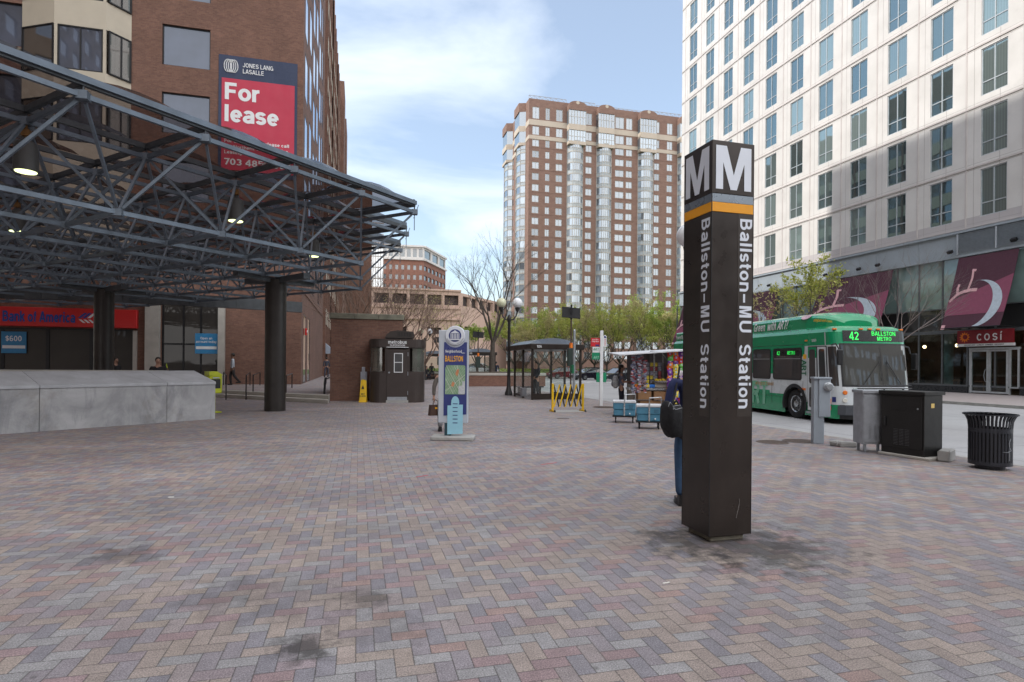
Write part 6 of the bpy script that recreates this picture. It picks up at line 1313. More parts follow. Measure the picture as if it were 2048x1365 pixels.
for nm_, (z0, z1, r_) in (('upper_band', (.60, .67, rb+.006)), ('lower_band', (.07, .13, rb+.006)), ('rim', (.88, .9, rb+.085))): smooth_angle(MB().lathe([(r_-.012, z0), (r_, z0), (r_, z1), (r_-.012, z1), (r_-.012, z0)], (0, 0, 0), 48).build(nm_, BN_, TB))
o = MB().lathe([(.24, .1), (.25, .62)], (0, 0, 0), 32).build('liner', mat('liner', (.03, .03, .032), .6), TB); MB().lathe([(.2, 0), (.2, .05), (.28, .07)], (0, 0, 0), 24).build('foot', BN_, TB)
MB().tube([(.03, -.295, .52), (-.01, -.297, .44), (.0, -.297, .38), (.04, -.297, .33), (-.05, -.297, .3), (-.12, -.285, .31)], .005, 5).build('wire', STEEL, TB)

# ================================================================ BUS
BUS = thing('city_bus', 'green and white city bus with a lit route display, stopped beyond the meter pedestal', 'bus', (14.15, 14.7, RZ), R(-7))
BG = mat('bus_green', (.003, .29, .12), .22, .0, .06, 1, coat=.7); BW = mat('bus_white', (.62, .66, .68), .25, 0, .05, 1, coat=.6); BGL = glass_refl('bus_glass', (.018, .017, .018), .06, wave=.001, wsc=1.5); BLG = mat('bus_pale_green', (.18, .50, .32), .3, coat=.5); BTR = mat('bus_trim', (.012, .012, .013), .4)
BWd, BL = 2.55, 12.4; CR = .38
def lean(y, z): return (.26*max(0, (z-1.0)/1.9))*max(0, 1-y/1.6)
def frontpath(n=24):
    pts = [(0, .5)]
    for k in range(7): a = R(180+k*15); pts.append((CR+CR*cos(a), CR+CR*sin(a)))
    for k in range(1, n): q = k/n; pts.append((CR+(BWd-2*CR)*q, -.07*sin(pi*q)))
    for k in range(7): a = R(270+k*15); pts.append((BWd-CR+CR*cos(a), CR+CR*sin(a)))
    pts.append((BWd, .5)); return pts
FP = frontpath()
def fcum():
    d = [0]
    for p, q in zip(FP, FP[1:]): d.append(d[-1]+sqrt((q[0]-p[0])**2+(q[1]-p[1])**2))
    return d
FD = fcum()
def fpt(s, z, off=0):
    """point on the bus front at arc fraction s (0 = door side)"""
    t_ = s*FD[-1]
    for k in range(len(FP)-1):
        if FD[k+1] >= t_ or k == len(FP)-2:
            f = (t_-FD[k])/(FD[k+1]-FD[k]); p, q = FP[k], FP[k+1]; x, y = p[0]+(q[0]-p[0])*f, p[1]+(q[1]-p[1])*f; dx_, dy_ = q[0]-p[0], q[1]-p[1]; L_ = sqrt(dx_*dx_+dy_*dy_); nx_, ny_ = dy_/L_, -dx_/L_
            x, y = x+nx_*off, y+ny_*off; return (x, y+lean(y, z), z)
zl = [.17, .3, .42, .5, .6, .7, .8, .9, 1.0, 1.1, 1.2, 1.35, 1.5, 1.8, 2.1, 2.3, 2.45, 2.6, 2.75, 2.86]
ys = [BL-.2*k for k in range(int((BL-3.4)/.2))]; ys = [BL-.2*k for k in range(44)]; ylast = ys[-1]; ys += [ylast-.05*k for k in range(1, int((ylast-.5)/.05))]
def paint_side(y, z):
    if z > 2.42: return 0
    if y > 1.7 and y < 60:
        if z > 2.0-.0 and y > 3.4+0: return 0
        if 1.55 < y < 1.9 and z > 2.0: return 0
        if z > 2.05-(y-1.6)*.25 and z > 1.5 and y > 1.6: return 0
        if z < .72+(y-2.4)*.10 and y > 2.6: return 0
    if z < .62: return 0
    return 1
m = MB(); WY, WR = 2.2, .60
for i in range(len(ys)-1):
    for j in range(len(zl)-1):
        a, b, c, d_ = ys[i], ys[i+1], zl[j], zl[j+1]; yc, zc = (a+b)/2, (c+d_)/2
        if sqrt((yc-WY)**2+(zc-.5)**2) < WR or sqrt((yc-9.3)**2+(zc-.5)**2) < WR: continue
        m.quad((0, a+lean(a, c), c), (0, b+lean(b, c), c), (0, b+lean(b, d_), d_), (0, a+lean(a, d_), d_), paint_side(yc, zc)); m.quad((BWd, b+lean(b, c), c), (BWd, a+lean(a, c), c), (BWd, a+lean(a, d_), d_), (BWd, b+lean(b, d_), d_), paint_side(yc, zc))
yl = ys[-1]; nS = 40
m.quad((0, yl+lean(yl, .6), .6), (0, .5+lean(.5, .6), .6), (0, .5+lean(.5, 2.86), 2.86), (0, yl+lean(yl, 2.86), 2.86), 1)
for k in range(nS):
    for j in range(len(zl)-1):
        s0, s1 = k/nS, (k+1)/nS; zc = (zl[j]+zl[j+1])/2; mi = 0 if (zc > 2.4 or (zc < .58)) else 1
        if .12 < (s0+s1)/2 < .88 and zc < .62: mi = 2
        m.quad(fpt(s0, zl[j]), fpt(s1, zl[j]), fpt(s1, zl[j+1]), fpt(s0, zl[j+1]), mi)
m.quad((BWd, BL, .17), (0, BL, .17), (0, BL, 2.86), (BWd, BL, 2.86), 0)
# rounded roof
ring0 = [(0, BL, 2.86)]+[(0, yl+lean(yl, 2.86), 2.86)]+[fpt(k/nS, 2.86) for k in range(nS+1)]+[(BWd, yl+lean(yl, 2.86), 2.86), (BWd, BL, 2.86)]
def inset(rg, f, z): cx_, cy_ = BWd/2, BL/2+.1; return [(cx_+(x-cx_)*(1-f), cy_+(y-cy_)*(1-f*.22), z) for x, y, _ in rg]
rings = [ring0, inset(ring0, .05, 2.97), inset(ring0, .14, 3.04), inset(ring0, .3, 3.07)]
for r0_, r1_ in zip(rings, rings[1:]):
    n_ = len(r0_)
    for k in range(n_-1): m.quad(r0_[k], r0_[k+1], r1_[k+1], r1_[k], 0)
m.add(rings[-1], [tuple(range(len(rings[-1])))], 0)
body = m.build('body', [BG, BW, BTR], BUS); smooth_angle(body, 40)
def rrect(y0, y1, z0, z1, r, x, n=5):
    pts = []
    for cy_, cz_, a0 in ((y0+r, z0+r, 180), (y1-r, z0+r, 270), (y1-r, z1-r, 0), (y0+r, z1-r, 90)):
        for k in range(n+1): a = R(a0+k*90/n); yy, zz = cy_+r*cos(a), cz_+r*sin(a); pts.append((x, yy+lean(yy, zz), zz))
    return pts
def swin(y0, y1, z0=1.3, z1=2.4, name='side_window', r=.1, mt=None, par=None):
    pts = rrect(y0, y1, z0, z1, r, -.012); pts2 = [(x+.02, y, z) for x, y, z in pts]; n_ = len(pts); f = MB(); f.add(pts+pts2, [tuple(range(n_-1, -1, -1))]+[(k, (k+1) % n_, (k+1) % n_+n_, k+n_) for k in range(n_)]); o = f.build(name, BTR, par or BUS)
    g = MB(); g.add(rrect(y0+.04, y1-.04, z0+.04, z1-.04, r*.8, -.016), [tuple(range(n_-1, -1, -1))]); g.build('pane', mt or BGL, o); return o
w1 = swin(1.84, 3.5); swin(3.66, 4.85); yy = 5.0
for k in range(5): swin(yy, yy+1.25); yy += 1.4
MB().box(-.019, -.0165, 1.9, 3.44, 2.02, 2.045).build('transom', STEEL, w1); MB().box(-.019, -.0165, 3.72, 4.8, 2.02, 2.045).build('transom', STEEL, BUS)
LED = emat('led_green', (.04, .9, .12), .5); DSP = mat('display_black', (.01, .011, .012), .3)
MB().box(-.0185, -.0168, 1.95, 3.4, 2.14, 2.34).build('side_display', DSP, w1)
text('42', .2, LED, BUS, (-.022, 3.15, 2.235), .0, rz=-90, sx=.95, spacing=1.1); text('METRO', .17, LED, BUS, (-.022, 2.4, 2.235), .0, rz=-90, sx=.85, spacing=1.12)
m = MB()
for q_ in (1.77, 3.58, 4.92, 6.3): m.box(-.003, .002, q_-.006, q_+.006, .45, 1.28)
m.box(-.003, .002, 1.77, 11.9, 2.50, 2.512); m.box(-.003, .002, 2.95, 11.9, .70, .708); m.build('panel_seam', BTR, BUS)
# doors
for k, (y0, y1) in enumerate(((.98, 1.5), (.46, .97))):
    d_ = swin(y0, y1, .32, 2.43, 'door', .03, BW if 0 else BTR)
    for c in list(d_.children): bpy.data.objects.remove(c)
    MB().add(rrect(y0+.025, y1-.025, .345, 2.4, .03, -.02), [tuple(range(23, -1, -1))]).build('door_leaf', BW if k else BW, d_)
    MB().add(rrect(y0+.1, y1-.09, 1.22, 2.33, .07, -.024), [tuple(range(23, -1, -1))]).build('door_glass', BGL, d_); MB().add(rrect(y0+.1, y1-.09, .45, 1.1, .07, -.024), [tuple(range(23, -1, -1))]).build('lower_door_glass', BGL, d_)
    MB().add(rrect(y0+.03, y1-.03, 2.05+.0, 2.4, .02, -.0215), [tuple(range(23, -1, -1))]).build('green_top', BG, d_) if k == 0 else None
MB().box(-.03, .04, .42, 1.55, .24, .30).build('door_step', STEEL, BUS)
text('ART', .33, mat('art_green', (.005, .14, .06), .4), BUS, (-.012, 1.68, 1.62), .02, rz=-90, ry=0); bpy.context.view_layer.update()
o = [c for c in BUS.children if c.name.startswith('lettering')][-1]; o.data.transform(Matrix.Rotation(R(90), 4, 'X')); o.location = (-.012, 1.7, 1.72)
MB().rbox(-.012, -.004, 1.6, 1.76, 2.02, 2.17, .002).build('small_emblem', GOLD, BUS)
text('ART', 1.15, BLG, BUS, (-.012, 4.65, .78), .03, rz=-90, sx=.95, ext=.002); text('arlington transit', .2, mat('tan_letter', (.45, .25, .08), .5), BUS, (-.012, 4.05, 1.14), .006, rz=-90)
text('5069', .13, WHITEP, BUS, (-.012, 1.2, 2.62), .006, rz=-90); MB().rbox(-.02, 0, 1.55, 1.68, 2.6, 2.65, .005).build('marker_lamp', ORG, BUS); MB().rbox(-.015, 0, 1.62, 1.98, .98, 1.05, .004).build('marker_lamp', ORG, BUS); MB().cyl((0, 1.82, .84), (-.02, 1.82, .84), .05, n=16).build('filler_cap', STEEL, BUS)
# front: windshield, destination sign, lights
def fpatch(name, s0, s1, z0, z1, off, mt, n=18, rows=4, par=None, bulge=0):
    m = MB()
    for i in range(n):
        for j in range(rows):
            a, b, c, d2 = s0+(s1-s0)*i/n, s0+(s1-s0)*(i+1)/n, z0+(z1-z0)*j/rows, z0+(z1-z0)*(j+1)/rows; m.quad(fpt(a, c, off), fpt(b, c, off), fpt(b, d2, off), fpt(a, d2, off))
    return m.build(name, mt, par or BUS, smooth=True)
fr_ = fpatch('windshield_surround', .15, .93, 1.16, 2.5, .006, BTR)
WSG = glass_refl('windshield_glass', (.025, .028, .024), .10, wave=.004, wsc=1.2); fpatch('windshield', .165, .545, 1.22, 2.44, .012, WSG, par=fr_); fpatch('windshield', .552, .915, 1.22, 2.44, .012, WSG, par=fr_)
fpatch('corner_window', .03, .125, 1.18, 2.4, .008, BGL)
fpatch('destination_sign', .19, .86, 2.56, 2.9, .012, DSP); pts = []
def ftext(s, size, sfrac, z, mt, bold=.012, sx=1):
    me = textmesh(s, size, bold, .001, 'CENTER', sx); Ltot = FD[-1]
    for v in me.vertices:
        x, y_, e = v.co; q = fpt(sfrac+x/Ltot, z+y_, .018+e); v.co = q
    me.materials.clear(); me.materials.append(mt); o = bpy.data.objects.new('lettering', me); C.objects.link(o); o.parent = BUS
ftext('42', .36, .30, 2.73, LED, .004, .95); ftext('BALLSTON', .185, .61, 2.81, LED, .0, 1.12); ftext('METRO', .17, .61, 2.65, LED, .0, 1.12); ftext('5069', .1, .27, 1.08, mat('art_green', (0, 0, 0)), .004)
for s_, z in ((.12, 2.95), (.38, 2.98), (.47, 2.98), (.56, 2.98), (.83, 2.95)):
    q = fpt(s_, 2.86, -.02); MB().rbox(q[0]-.06, q[0]+.06, q[1]-.02, q[1]+.06, 2.86+.06, 2.86+.11, .01).build('roof_marker', ORG, BUS)
def flamp(s_, z, r, mt, nm_):
    q = Vector(fpt(s_, z, 0)); e = Vector(fpt(s_, z, .04)); MB().cyl(q, e, r, r*.8, 16).build(nm_, mt, BUS)
for s_ in (.17, .87): flamp(s_, .98, .07, ORG, 'indicator'); flamp(s_, .74, .075, mat('headlamp', (.8, .78, .7), .1, .3), 'headlight'); flamp(s_+.05, .5, .09, BTR, 'fog_lamp')
fpatch('access_badge', .055, .095, .68, .84, .01, DB_, 3, 1); MB().rbox(-.02, 0, .36, .42, .62, .78, .004).build('side_reflector', ORG, BUS); MB().rbox(-.02, 0, .36, .42, .42, .56, .004).build('side_reflector', mat('lamp_red', (.5, .02, .01), .3), BUS)
m = MB()
for k in range(16): a, b = .12+.76*k/16, .12+.76*(k+1)/16; p, q = fpt(a, .3, .0), fpt(b, .3, .0); p2, q2_ = fpt(a, .3, .12), fpt(b, .3, .12); m.add([(p[0], p[1], .3), (q[0], q[1], .3), (q2_[0], q2_[1], .3), (p2[0], p2[1], .3), (p[0], p[1], .58), (q[0], q[1], .58), (q2_[0], q2_[1], .58), (p2[0], p2[1], .58)], [(3, 2, 6, 7), (4, 7, 6, 5), (0, 1, 2, 3)])
m.build('bumper', mat('bumper_grey', (.05, .055, .065), .6), BUS)
# wipers, mirrors, folded bicycle rack
m = MB()
for s0, s1 in ((.34, .53), (.75, .60)): a, b = fpt(s0, 1.2, .05), fpt(s1, 1.95, .05); m.cyl(a, b, .012, n=6); m.cyl(fpt(s1, 1.35, .045), fpt(s1, 2.1, .045), .01, n=6)
m.build('wiper', BTR, BUS)
m = MB(); z = 1.12; pts = [fpt(s_, z, .22) for s_ in (.25, .4, .6, .8)]; m.tube(pts, .022, 6); m.tube([fpt(.25, z+.08, .22), fpt(.5, z+.1, .3), fpt(.8, z+.1, .22)], .016, 6)
for s_ in (.3, .5, .7): m.tube([fpt(s_, .9, .0), fpt(s_, z, .25)], .02, 6)
m.build('bicycle_rack', BTR, BUS)
a = fpt(.08, 2.45, .0); MB().tube([a, fpt(.13, 2.48, .25), fpt(.155, 2.3, .32)], .02, 6).build('mirror_arm', BTR, BUS); q = fpt(.155, 2.05, .33); MB().rbox(q[0]-.1, q[0]+.1, q[1]-.04, q[1]+.04, 1.82, 2.3, .03).build('mirror', BTR, BUS)
a = fpt(.93, 2.45, .0); MB().tube([a, fpt(.95, 2.4, .2), fpt(.96, 2.2, .25)], .02, 6).rbox(BWd+.02, BWd+.1, .0, .2, 1.7, 2.2, .02).build('mirror', BTR, BUS)
# gas tank fairing on the roof
m = MB(); prof = []; n_ = 12
def tank(y, k, s=1.0): a = pi*k/n_; return (BWd/2-1.12*s*cos(a)*(1 if abs(cos(a)) < .99 else 1), y, 3.0+(.60*s)*abs(sin(a))**.33)
ysx = [(.85, .45), (.92, .66), (1.1, .84), (1.45, .96), (1.9, 1.0), (7.6, 1.0)]
for (ya, sa), (yb, sb) in zip(ysx, ysx[1:]):
    for k in range(n_): m.quad(tank(yb, k, sb), tank(yb, k+1, sb), tank(ya, k+1, sa), tank(ya, k, sa))
m.add([tank(.85, k, .45) for k in range(n_+1)], [tuple(range(n_+1))]); m.add([tank(7.6, k, 1) for k in range(n_+1)], [tuple(range(n_, -1, -1))]); tk = m.build('gas_tank_fairing', BG, BUS); smooth_angle(tk, 50)
def tsc(y):
    for (ya, sa), (yb, sb) in zip(ysx, ysx[1:]):
        if ya <= y <= yb: return sa+(sb-sa)*(y-ya)/(yb-ya)
    return 1.0
def tpt(y, f, off=.015): a = pi*f; s_ = tsc(y); return Vector((BWd/2-(1.12*s_+off)*cos(a), y-off*(s_ < .97), 3.0+(.60*s_+off)*abs(sin(a))**.33))
def ttext(s, size, y, f0, mt, bold, sx=1, shear=0):
    me = textmesh(s, size, bold, .0, 'CENTER', sx, shear)
    for v in me.vertices:
        x, y_, e = v.co; z_ = f0+y_; v.co = tpt(y-x, math.asin(min(.999, max(.004, (z_-3.0)/.6)**3.03))/pi, .02)
    me.materials.clear(); me.materials.append(mt); o = bpy.data.objects.new('lettering', me); C.objects.link(o); o.parent = tk
ttext('Green  with ART!', .42, 3.95, 3.24, WHITEP, .016, .82, .2); ttext('arlingtontransit.com', .14, 1.25, 3.3, GOLD, .002, .50)
m = MB(); c = [tpt(1.95+.24*cos(R(k*20)), .12+.065*sin(R(k*20)), .022) for k in range(18)]; m.add(c, [tuple(range(18))]); m.build('pink_decal', mat('decal_pink', (.55, .38, .42), .5, var=.5, sc=9), tk)
m = MB(); m.rbox(.1, BWd-.1, 10.9, BL-.02, 2.95, 3.42, .06); m.rbox(.4, BWd-.4, 10.9, BL-.5, 3.42, 3.55, .03); rp = m.build('rear_pod', BG, BUS); text('Powered By', .3, WHITEP, rp, (BWd/2-.35, 10.88, 3.18), .01, sx=.7); text('Powered By CNG', .26, WHITEP, rp, (.08, 11.65, 3.18), .01, rz=-90, sx=.7)
m = MB(); m.sph((1.3, 1.3, 3.12), .16, 16, 8, sz=.5); m.build('roof_vent', WHITEP, BUS, smooth=True); MB().cyl((1.0, 1.6, 3.0), (1.0, 1.6, 3.3), .02, n=6).build('aerial', BTR, BUS)
ALW = mat('wheel_alloy', (.5, .52, .54), .25, .9)
for (xw, yw) in ((0.03, WY), (BWd-.33, WY), (0.03, 9.3), (BWd-.33, 9.3)):
    m = MB(); m.T = Matrix.Translation((xw+.15, yw, .5)) @ Matrix.Rotation(R(-90), 4, 'Y'); m.lathe([(.29, -.15), (.44, -.15), (.49, -.12), (.5, -.06), (.5, .06), (.49, .12), (.44, .15), (.3, .15), (.29, .13)], (0, 0, 0), 40); ty = m.build('wheel', RUB, BUS); smooth_angle(ty)
    m = MB(); m.T = Matrix.Translation((xw+.15, yw, .5)) @ Matrix.Rotation(R(-90), 4, 'Y'); m.lathe([(.295, .13), (.285, .15), (.26, .135), (.24, .09), (.15, .075), (.12, .1), (.11, .14), (.02, .15)], (0, 0, 0), 36); rm = m.build('rim', ALW, ty); smooth_angle(rm, 50)
    m = MB()
    for k in range(10): a = k*pi/5; m.T = Matrix.Translation((xw+.15, yw, .5)) @ Matrix.Rotation(R(-90), 4, 'Y') @ Matrix.Rotation(a, 4, 'Z'); m.cyl((.2, 0, .082), (.2, 0, .095), .028, n=8)
    m.build('rim_holes', BLACK, ty)
for xs_, yw in ((-.015, WY), (-.015, 9.3)):
    m = MB(); nA = 26
    for k in range(nA):
        a0, a1 = R(-18+216*k/nA), R(-18+216*(k+1)/nA); f = lambda a, r, x: (x, yw-r*cos(a), .5+r*sin(a))
        m.quad(f(a0, .57, xs_-.03), f(a1, .57, xs_-.03), f(a1, .68, xs_-.015), f(a0, .68, xs_-.015)); m.quad(f(a1, .57, .35), f(a1, .57, xs_-.03), f(a0, .57, xs_-.03), f(a0, .57, .35))
    m.build('wheel_arch', RUB, BUS, smooth=True)
MB().box(.36, BWd-.36, 1.4, 3.0, .2, 1.1).box(.36, BWd-.36, 8.5, 10.1, .2, 1.1).box(.1, BWd-.1, .6, BL-.1, .2, .24).build('underbody', BLACK, BUS)
# ================================================================ PARKED CARS
CG = glass_refl('car_glass', (.015, .017, .018), .2, wave=.005); TL = mat('tail_red', (.45, .02, .02), .25); HL = mat('head_clear', (.7, .72, .75), .1, .4)
def car(lb, loc, rz, col, nm='parked_car'):
    """side profile along x, front at -x, width along y"""
    t = thing(nm, lb, 'car', loc, rz, 'parked cars across the street'); P = mat('car_'+'%02d%02d%02d' % tuple(int(c*99) for c in col), col, .25, .3, .05, 1, coat=.8)
    low = [(-2.3, .28), (-2.34, .5), (-2.2, .68), (-1.3, .86), (1.75, .93), (2.28, .88), (2.34, .6), (2.3, .28)]; st = []
    m = MB(); n1 = []
    def sect(y, s): return [(x*(1-.02*s), y, z-.03*s) for x, z in low]
    yy = [(-.9, 2.), (-.88, .5), (-.7, 0), (.7, 0), (.88, .5), (.9, 2.)]
    rings = [sect(y, s) for y, s in yy]; k = len(low)
    for a, b in zip(rings, rings[1:]): m.add(a+b, [(i, i+k, (i+1) % k+k, (i+1) % k) for i in range(k)])
    m.add(rings[0], [tuple(range(k))]); m.add(rings[-1], [tuple(range(k-1, -1, -1))]); smooth_angle(m.build('body', P, t), 30)
    cab = [(-1.25, .86), (-.45, 1.36), (-.1, 1.43), (.65, 1.42), (1.1, 1.3), (1.75, .92)]; m = MB(); ra = [(x, -.80 if z < 1 else -.60, z) for x, z in cab]; rb_ = [(x, -y, z) for x, y, z in ra]; k = len(cab)
    m.add(ra+rb_, [(0, 1, 1+k, k), (4, 5, 5+k, 4+k)]); g2 = [(1, 2, 2+k, 1+k), (2, 3, 3+k, 2+k), (3, 4, 4+k, 3+k)]; m.add(ra+rb_, [tuple(range(k-1, -1, -1)), tuple(range(k, 2*k))]); m.build('windows', CG, t); m2 = MB(); m2.add([(x, y, z+.006) for x, y, z in ra+rb_], g2)
    for a, b in ((0, 1), (4, 5), (1, 2), (2, 3), (3, 4)):
        for r_ in (ra, rb_): m2.bar(r_[a], r_[b], .07, .05)
    for r_ in (ra, rb_): m2.bar((.25, r_[0][1]*.98, .9), (.3, r_[2][1]*1.02, 1.42), .06, .04)
    m2.build('roof', P, t)
    for x in (-1.4, 1.42):
        for y in (-.82, .82):
            w_ = MB(); w_.cyl((x, y-.1, .32), (x, y+.1, .32), .32, n=20); wo_ = w_.build('wheel', RUB, t); s = 1 if y > 0 else -1; MB().cyl((x, y+s*.1, .32), (x, y+s*.112, .32), .2, n=14).build('rim', ALW, wo_)
    for y in (-.62, .62): MB().rbox(-2.36, -2.2, y-.18, y+.18, .56, .68, .02).build('headlight', HL, t); MB().rbox(2.26, 2.36, y-.18, y+.18, .66, .8, .02).build('tail_light', TL, t)
    MB().rbox(-2.38, -2.3, -.7, .7, .3, .42, .02).rbox(2.3, 2.38, -.7, .7, .3, .42, .02).build('bumper_trim', BTR, t); return t
P = D(1127, 750, 71.5); car('dark red sedan parked beyond the shelter', (P.x, P.y, RZ), R(12), (.16, .015, .02)); P = D(1181, 752, 67); car('black sedan parked behind the bus stop post, left one', (P.x, P.y, RZ), R(14), (.02, .018, .03)); P = D(1238, 752, 63.5); car('dark grey sedan parked behind the woman', (P.x, P.y, RZ), R(16), (.035, .04, .05))
P = D(960, 740, 74); car('white sports car parked beyond the brick planter', (P.x, P.y, RZ+.35), R(150), (.7, .72, .74))
# ================================================================ PEOPLE
SKIN = mat('skin', (.42, .24, .17), .55, var=.05); SKIN2 = mat('skin_dark', (.16, .085, .055), .55, var=.05); HAIR = mat('hair_dark', (.02, .014, .01), .5); EYE = mat('eye_dark', (.02, .015, .012), .3); LIP = mat('lips', (.35, .12, .1), .5); SHOE = mat('shoe_black', (.015, .014, .014), .45)
def skin(name, V, Eg, R_, mats, parent, sub=1):
    me = bpy.data.meshes.new(name); me.from_pydata([tuple(v) for v in V], Eg, []); o = bpy.data.objects.new(name, me); C.objects.link(o)
    md = o.modifiers.new('s', 'SKIN'); md.use_smooth_shade = True; md.branch_smoothing = .4
    for i, r in enumerate(R_): me.skin_vertices[0].data[i].radius = r if isinstance(r, tuple) else (r, r)
    me.skin_vertices[0].data[0].use_root = True
    s = o.modifiers.new('u', 'SUBSURF'); s.levels = s.render_levels = sub
    dg_ = bpy.context.evaluated_depsgraph_get(); nm_ = bpy.data.meshes.new_from_object(o.evaluated_get(dg_)); bpy.data.objects.remove(o)
    nm_.materials.clear()
    for q in mats: nm_.materials.append(q)
    nm_.polygons.foreach_set('use_smooth', [True]*len(nm_.polygons)); o = bpy.data.objects.new(name, nm_); C.objects.link(o); o.parent = parent; return o
def person(label, loc, rz, Hh=1.75, top=(.1, .1, .12), legs=(.03, .035, .06), sk=None, hair='short', pose='stand', coat=0, arms=None, legpose=None, hairm=None, sleeves=True):
    """local: faces -y; x to the person's left as seen by the camera's right; metres scaled from a 1.75 m figure"""
    sk = sk or SKIN; t = thing('person', label, 'person', loc, rz); s = Hh/1.75; t.scale = (s, s, s)
    A_ = {'L': [(-.19, .01, 1.42), (-.25, .03, 1.14), (-.25, -.04, .90)], 'R': [(.19, .01, 1.42), (.25, .03, 1.14), (.25, -.04, .90)]}
    if arms: A_.update(arms)
    Lg = {'L': [(-.095, 0, .90), (-.105, -.015, .50), (-.11, .03, .09)], 'R': [(.095, 0, .90), (.105, -.015, .50), (.11, .03, .09)]}
    if legpose: Lg.update(legpose)
    dz = 0
    if pose == 'sit': Lg = {'L': [(-.1, 0, .52), (-.12, -.42, .50), (-.12, -.40, .09)], 'R': [(.1, 0, .52), (.12, -.42, .50), (.12, -.40, .09)]}; dz = -.40; A_ = {k: [(x, y-(.0 if i == 0 else .12*i), z+dz) for i, (x, y, z) in enumerate(v)] for k, v in A_.items()}
    # body skeleton (one continuous surface): pelvis root
    V = [(0, 0, .95+dz), (0, 0, 1.15+dz), (0, .01, 1.36+dz), (0, .01, 1.48+dz), (0, -.01, 1.56+dz), (0, -.015, 1.66+dz), (0, -.01, 1.72+dz)]; Rr = [(.13, .10), (.125, .09), (.13, .09), (.055, .055), (.068, .075), (.078, .09), (.05, .06)]; E_ = [(i, i+1) for i in range(6)]
    for k in 'LR':
        b = len(V); a = A_[k]; V += a; Rr += [.058, .042, .028]; E_ += [(2, b), (b, b+1), (b+1, b+2)]
        wr = Vector(a[2]); fd = (wr-Vector(a[1])).normalized(); sd = Vector((0, 1, 0)).cross(fd); sd = sd.normalized() if sd.length > .1 else Vector((1, 0, 0)); wd = fd.cross(sd).normalized()
        palm = wr+fd*.075; V.append(tuple(palm)); Rr.append((.032, .018)); E_.append((b+2, b+3))
        l = len(V); L_ = Lg[k]; V += L_; Rr += [.092, .06, .042]; E_ += [(0, l), (l, l+1), (l+1, l+2)]; an = Vector(L_[2]); V.append((an.x, an.y-.15, .035+(an.z-.09))); Rr.append((.04, .03)); E_.append((l+2, l+3))
    body = skin('body', V, E_, Rr, [sk], t)
    # face details and fingers joined into the same body mesh
    m = MB(); zc = 1.645+dz; m.sph((0, -.018, zc), .083, 18, 12, 0, .92, 1.12, 1.38); m.sph((0, -.118, zc-.015), .016, 8, 6, 0, .8, 1.0, 1.6)
    for sgn in (-1, 1): m.sph((sgn*.030, -.100, zc+.012), .011, 8, 6, 1, 1.2, .6, .7); m.sph((sgn*.078, .0, zc-.01), .022, 8, 6, 0, .4, .8, 1.3)
    m.box(-.024, .024, -.112, -.100, zc-.056, zc-.048, 2)
    for k in 'LR':
        a = A_[k]; wr = Vector(a[2]); fd = (wr-Vector(a[1])).normalized(); wd = Vector((0, 1, 0)) if abs(fd.y) < .8 else Vector((0, 0, 1)); wd = (wd-fd*wd.dot(fd)).normalized(); nrm = fd.cross(wd)
        m.cyl(wr+fd*.0, wr+fd*.09, .026, .036, 8)
        for q in range(4):
            b0 = wr+fd*.08+wd*(q-1.5)*.019; l1 = (.036, .042, .039, .030)[q]; inn = nrm*(.012 if k == 'L' else -.012); b1 = b0+fd*l1+inn*.5; b2 = b1+fd*l1*.75+inn*1.5; m.cyl(b0, b1, .0095, .0088, 6); m.cyl(b1, b2, .0088, .006, 6)
        b0 = wr+fd*.03-wd*.03; b1 = b0+fd*.03-wd*.02; m.cyl(b0, b1, .011, .010, 6); m.cyl(b1, b1+fd*.03, .010, .007, 6)
    me = m.mesh('body', [sk, EYE, LIP], True); bm = bmesh.new(); bm.from_mesh(body.data); bm.from_mesh(me); bm.to_mesh(body.data); bm.free()
    for q in (EYE, LIP): body.data.materials.append(q)
    # top
    tm = mat('cloth_%02d%02d%02d' % tuple(int(c*99) for c in top), top, .85, var=.15, sc=9, bump=.3, bsc=30)
    V = [(0, .0, 1.15+dz), (0, .0, 1.36+dz), (0, .01, 1.45+dz), (0, 0, .96+dz)]; Rr = [(.15, .115), (.155, .115), (.085, .075), (.155, .125)]; E_ = [(0, 1), (1, 2), (0, 3)]
    if coat: V.append((0, 0, .96-coat+dz)); Rr.append((.17, .14)); E_.append((3, 4))
    for k in 'LR':
        b = len(V); a = [Vector(q) for q in A_[k]]; e = a[1]+(a[2]-a[1])*.9 if sleeves else a[0]+(a[1]-a[0])*.75
        pts_ = [a[0], a[1], e] if sleeves else [a[0], e]; V += [tuple(q) for q in pts_]; Rr += ([.075, .056, .043] if sleeves else [.078, .062]); E_ += [(1, b)]+[(b+i, b+i+1) for i in range(len(pts_)-1)]
    skin('jacket', V, E_, Rr, [tm], t)
    lm = mat('trousers_%02d%02d%02d' % tuple(int(c*99) for c in legs), legs, .85, var=.2, sc=8, bump=.3, bsc=30); V = [(0, 0, .98+dz), (0, 0, .92+dz)]; Rr = [(.145, .115), (.14, .115)]; E_ = [(0, 1)]
    for k in 'LR': b = len(V); L_ = [Vector(q) for q in Lg[k]]; an = L_[2]+(L_[1]-L_[2]).normalized()*.0; V += [tuple(L_[0]), tuple(L_[1]), tuple(an)]; Rr += [.108, .078, .066]; E_ += [(1, b), (b, b+1), (b+1, b+2)]
    skin('trousers', V, E_, Rr, [lm], t)
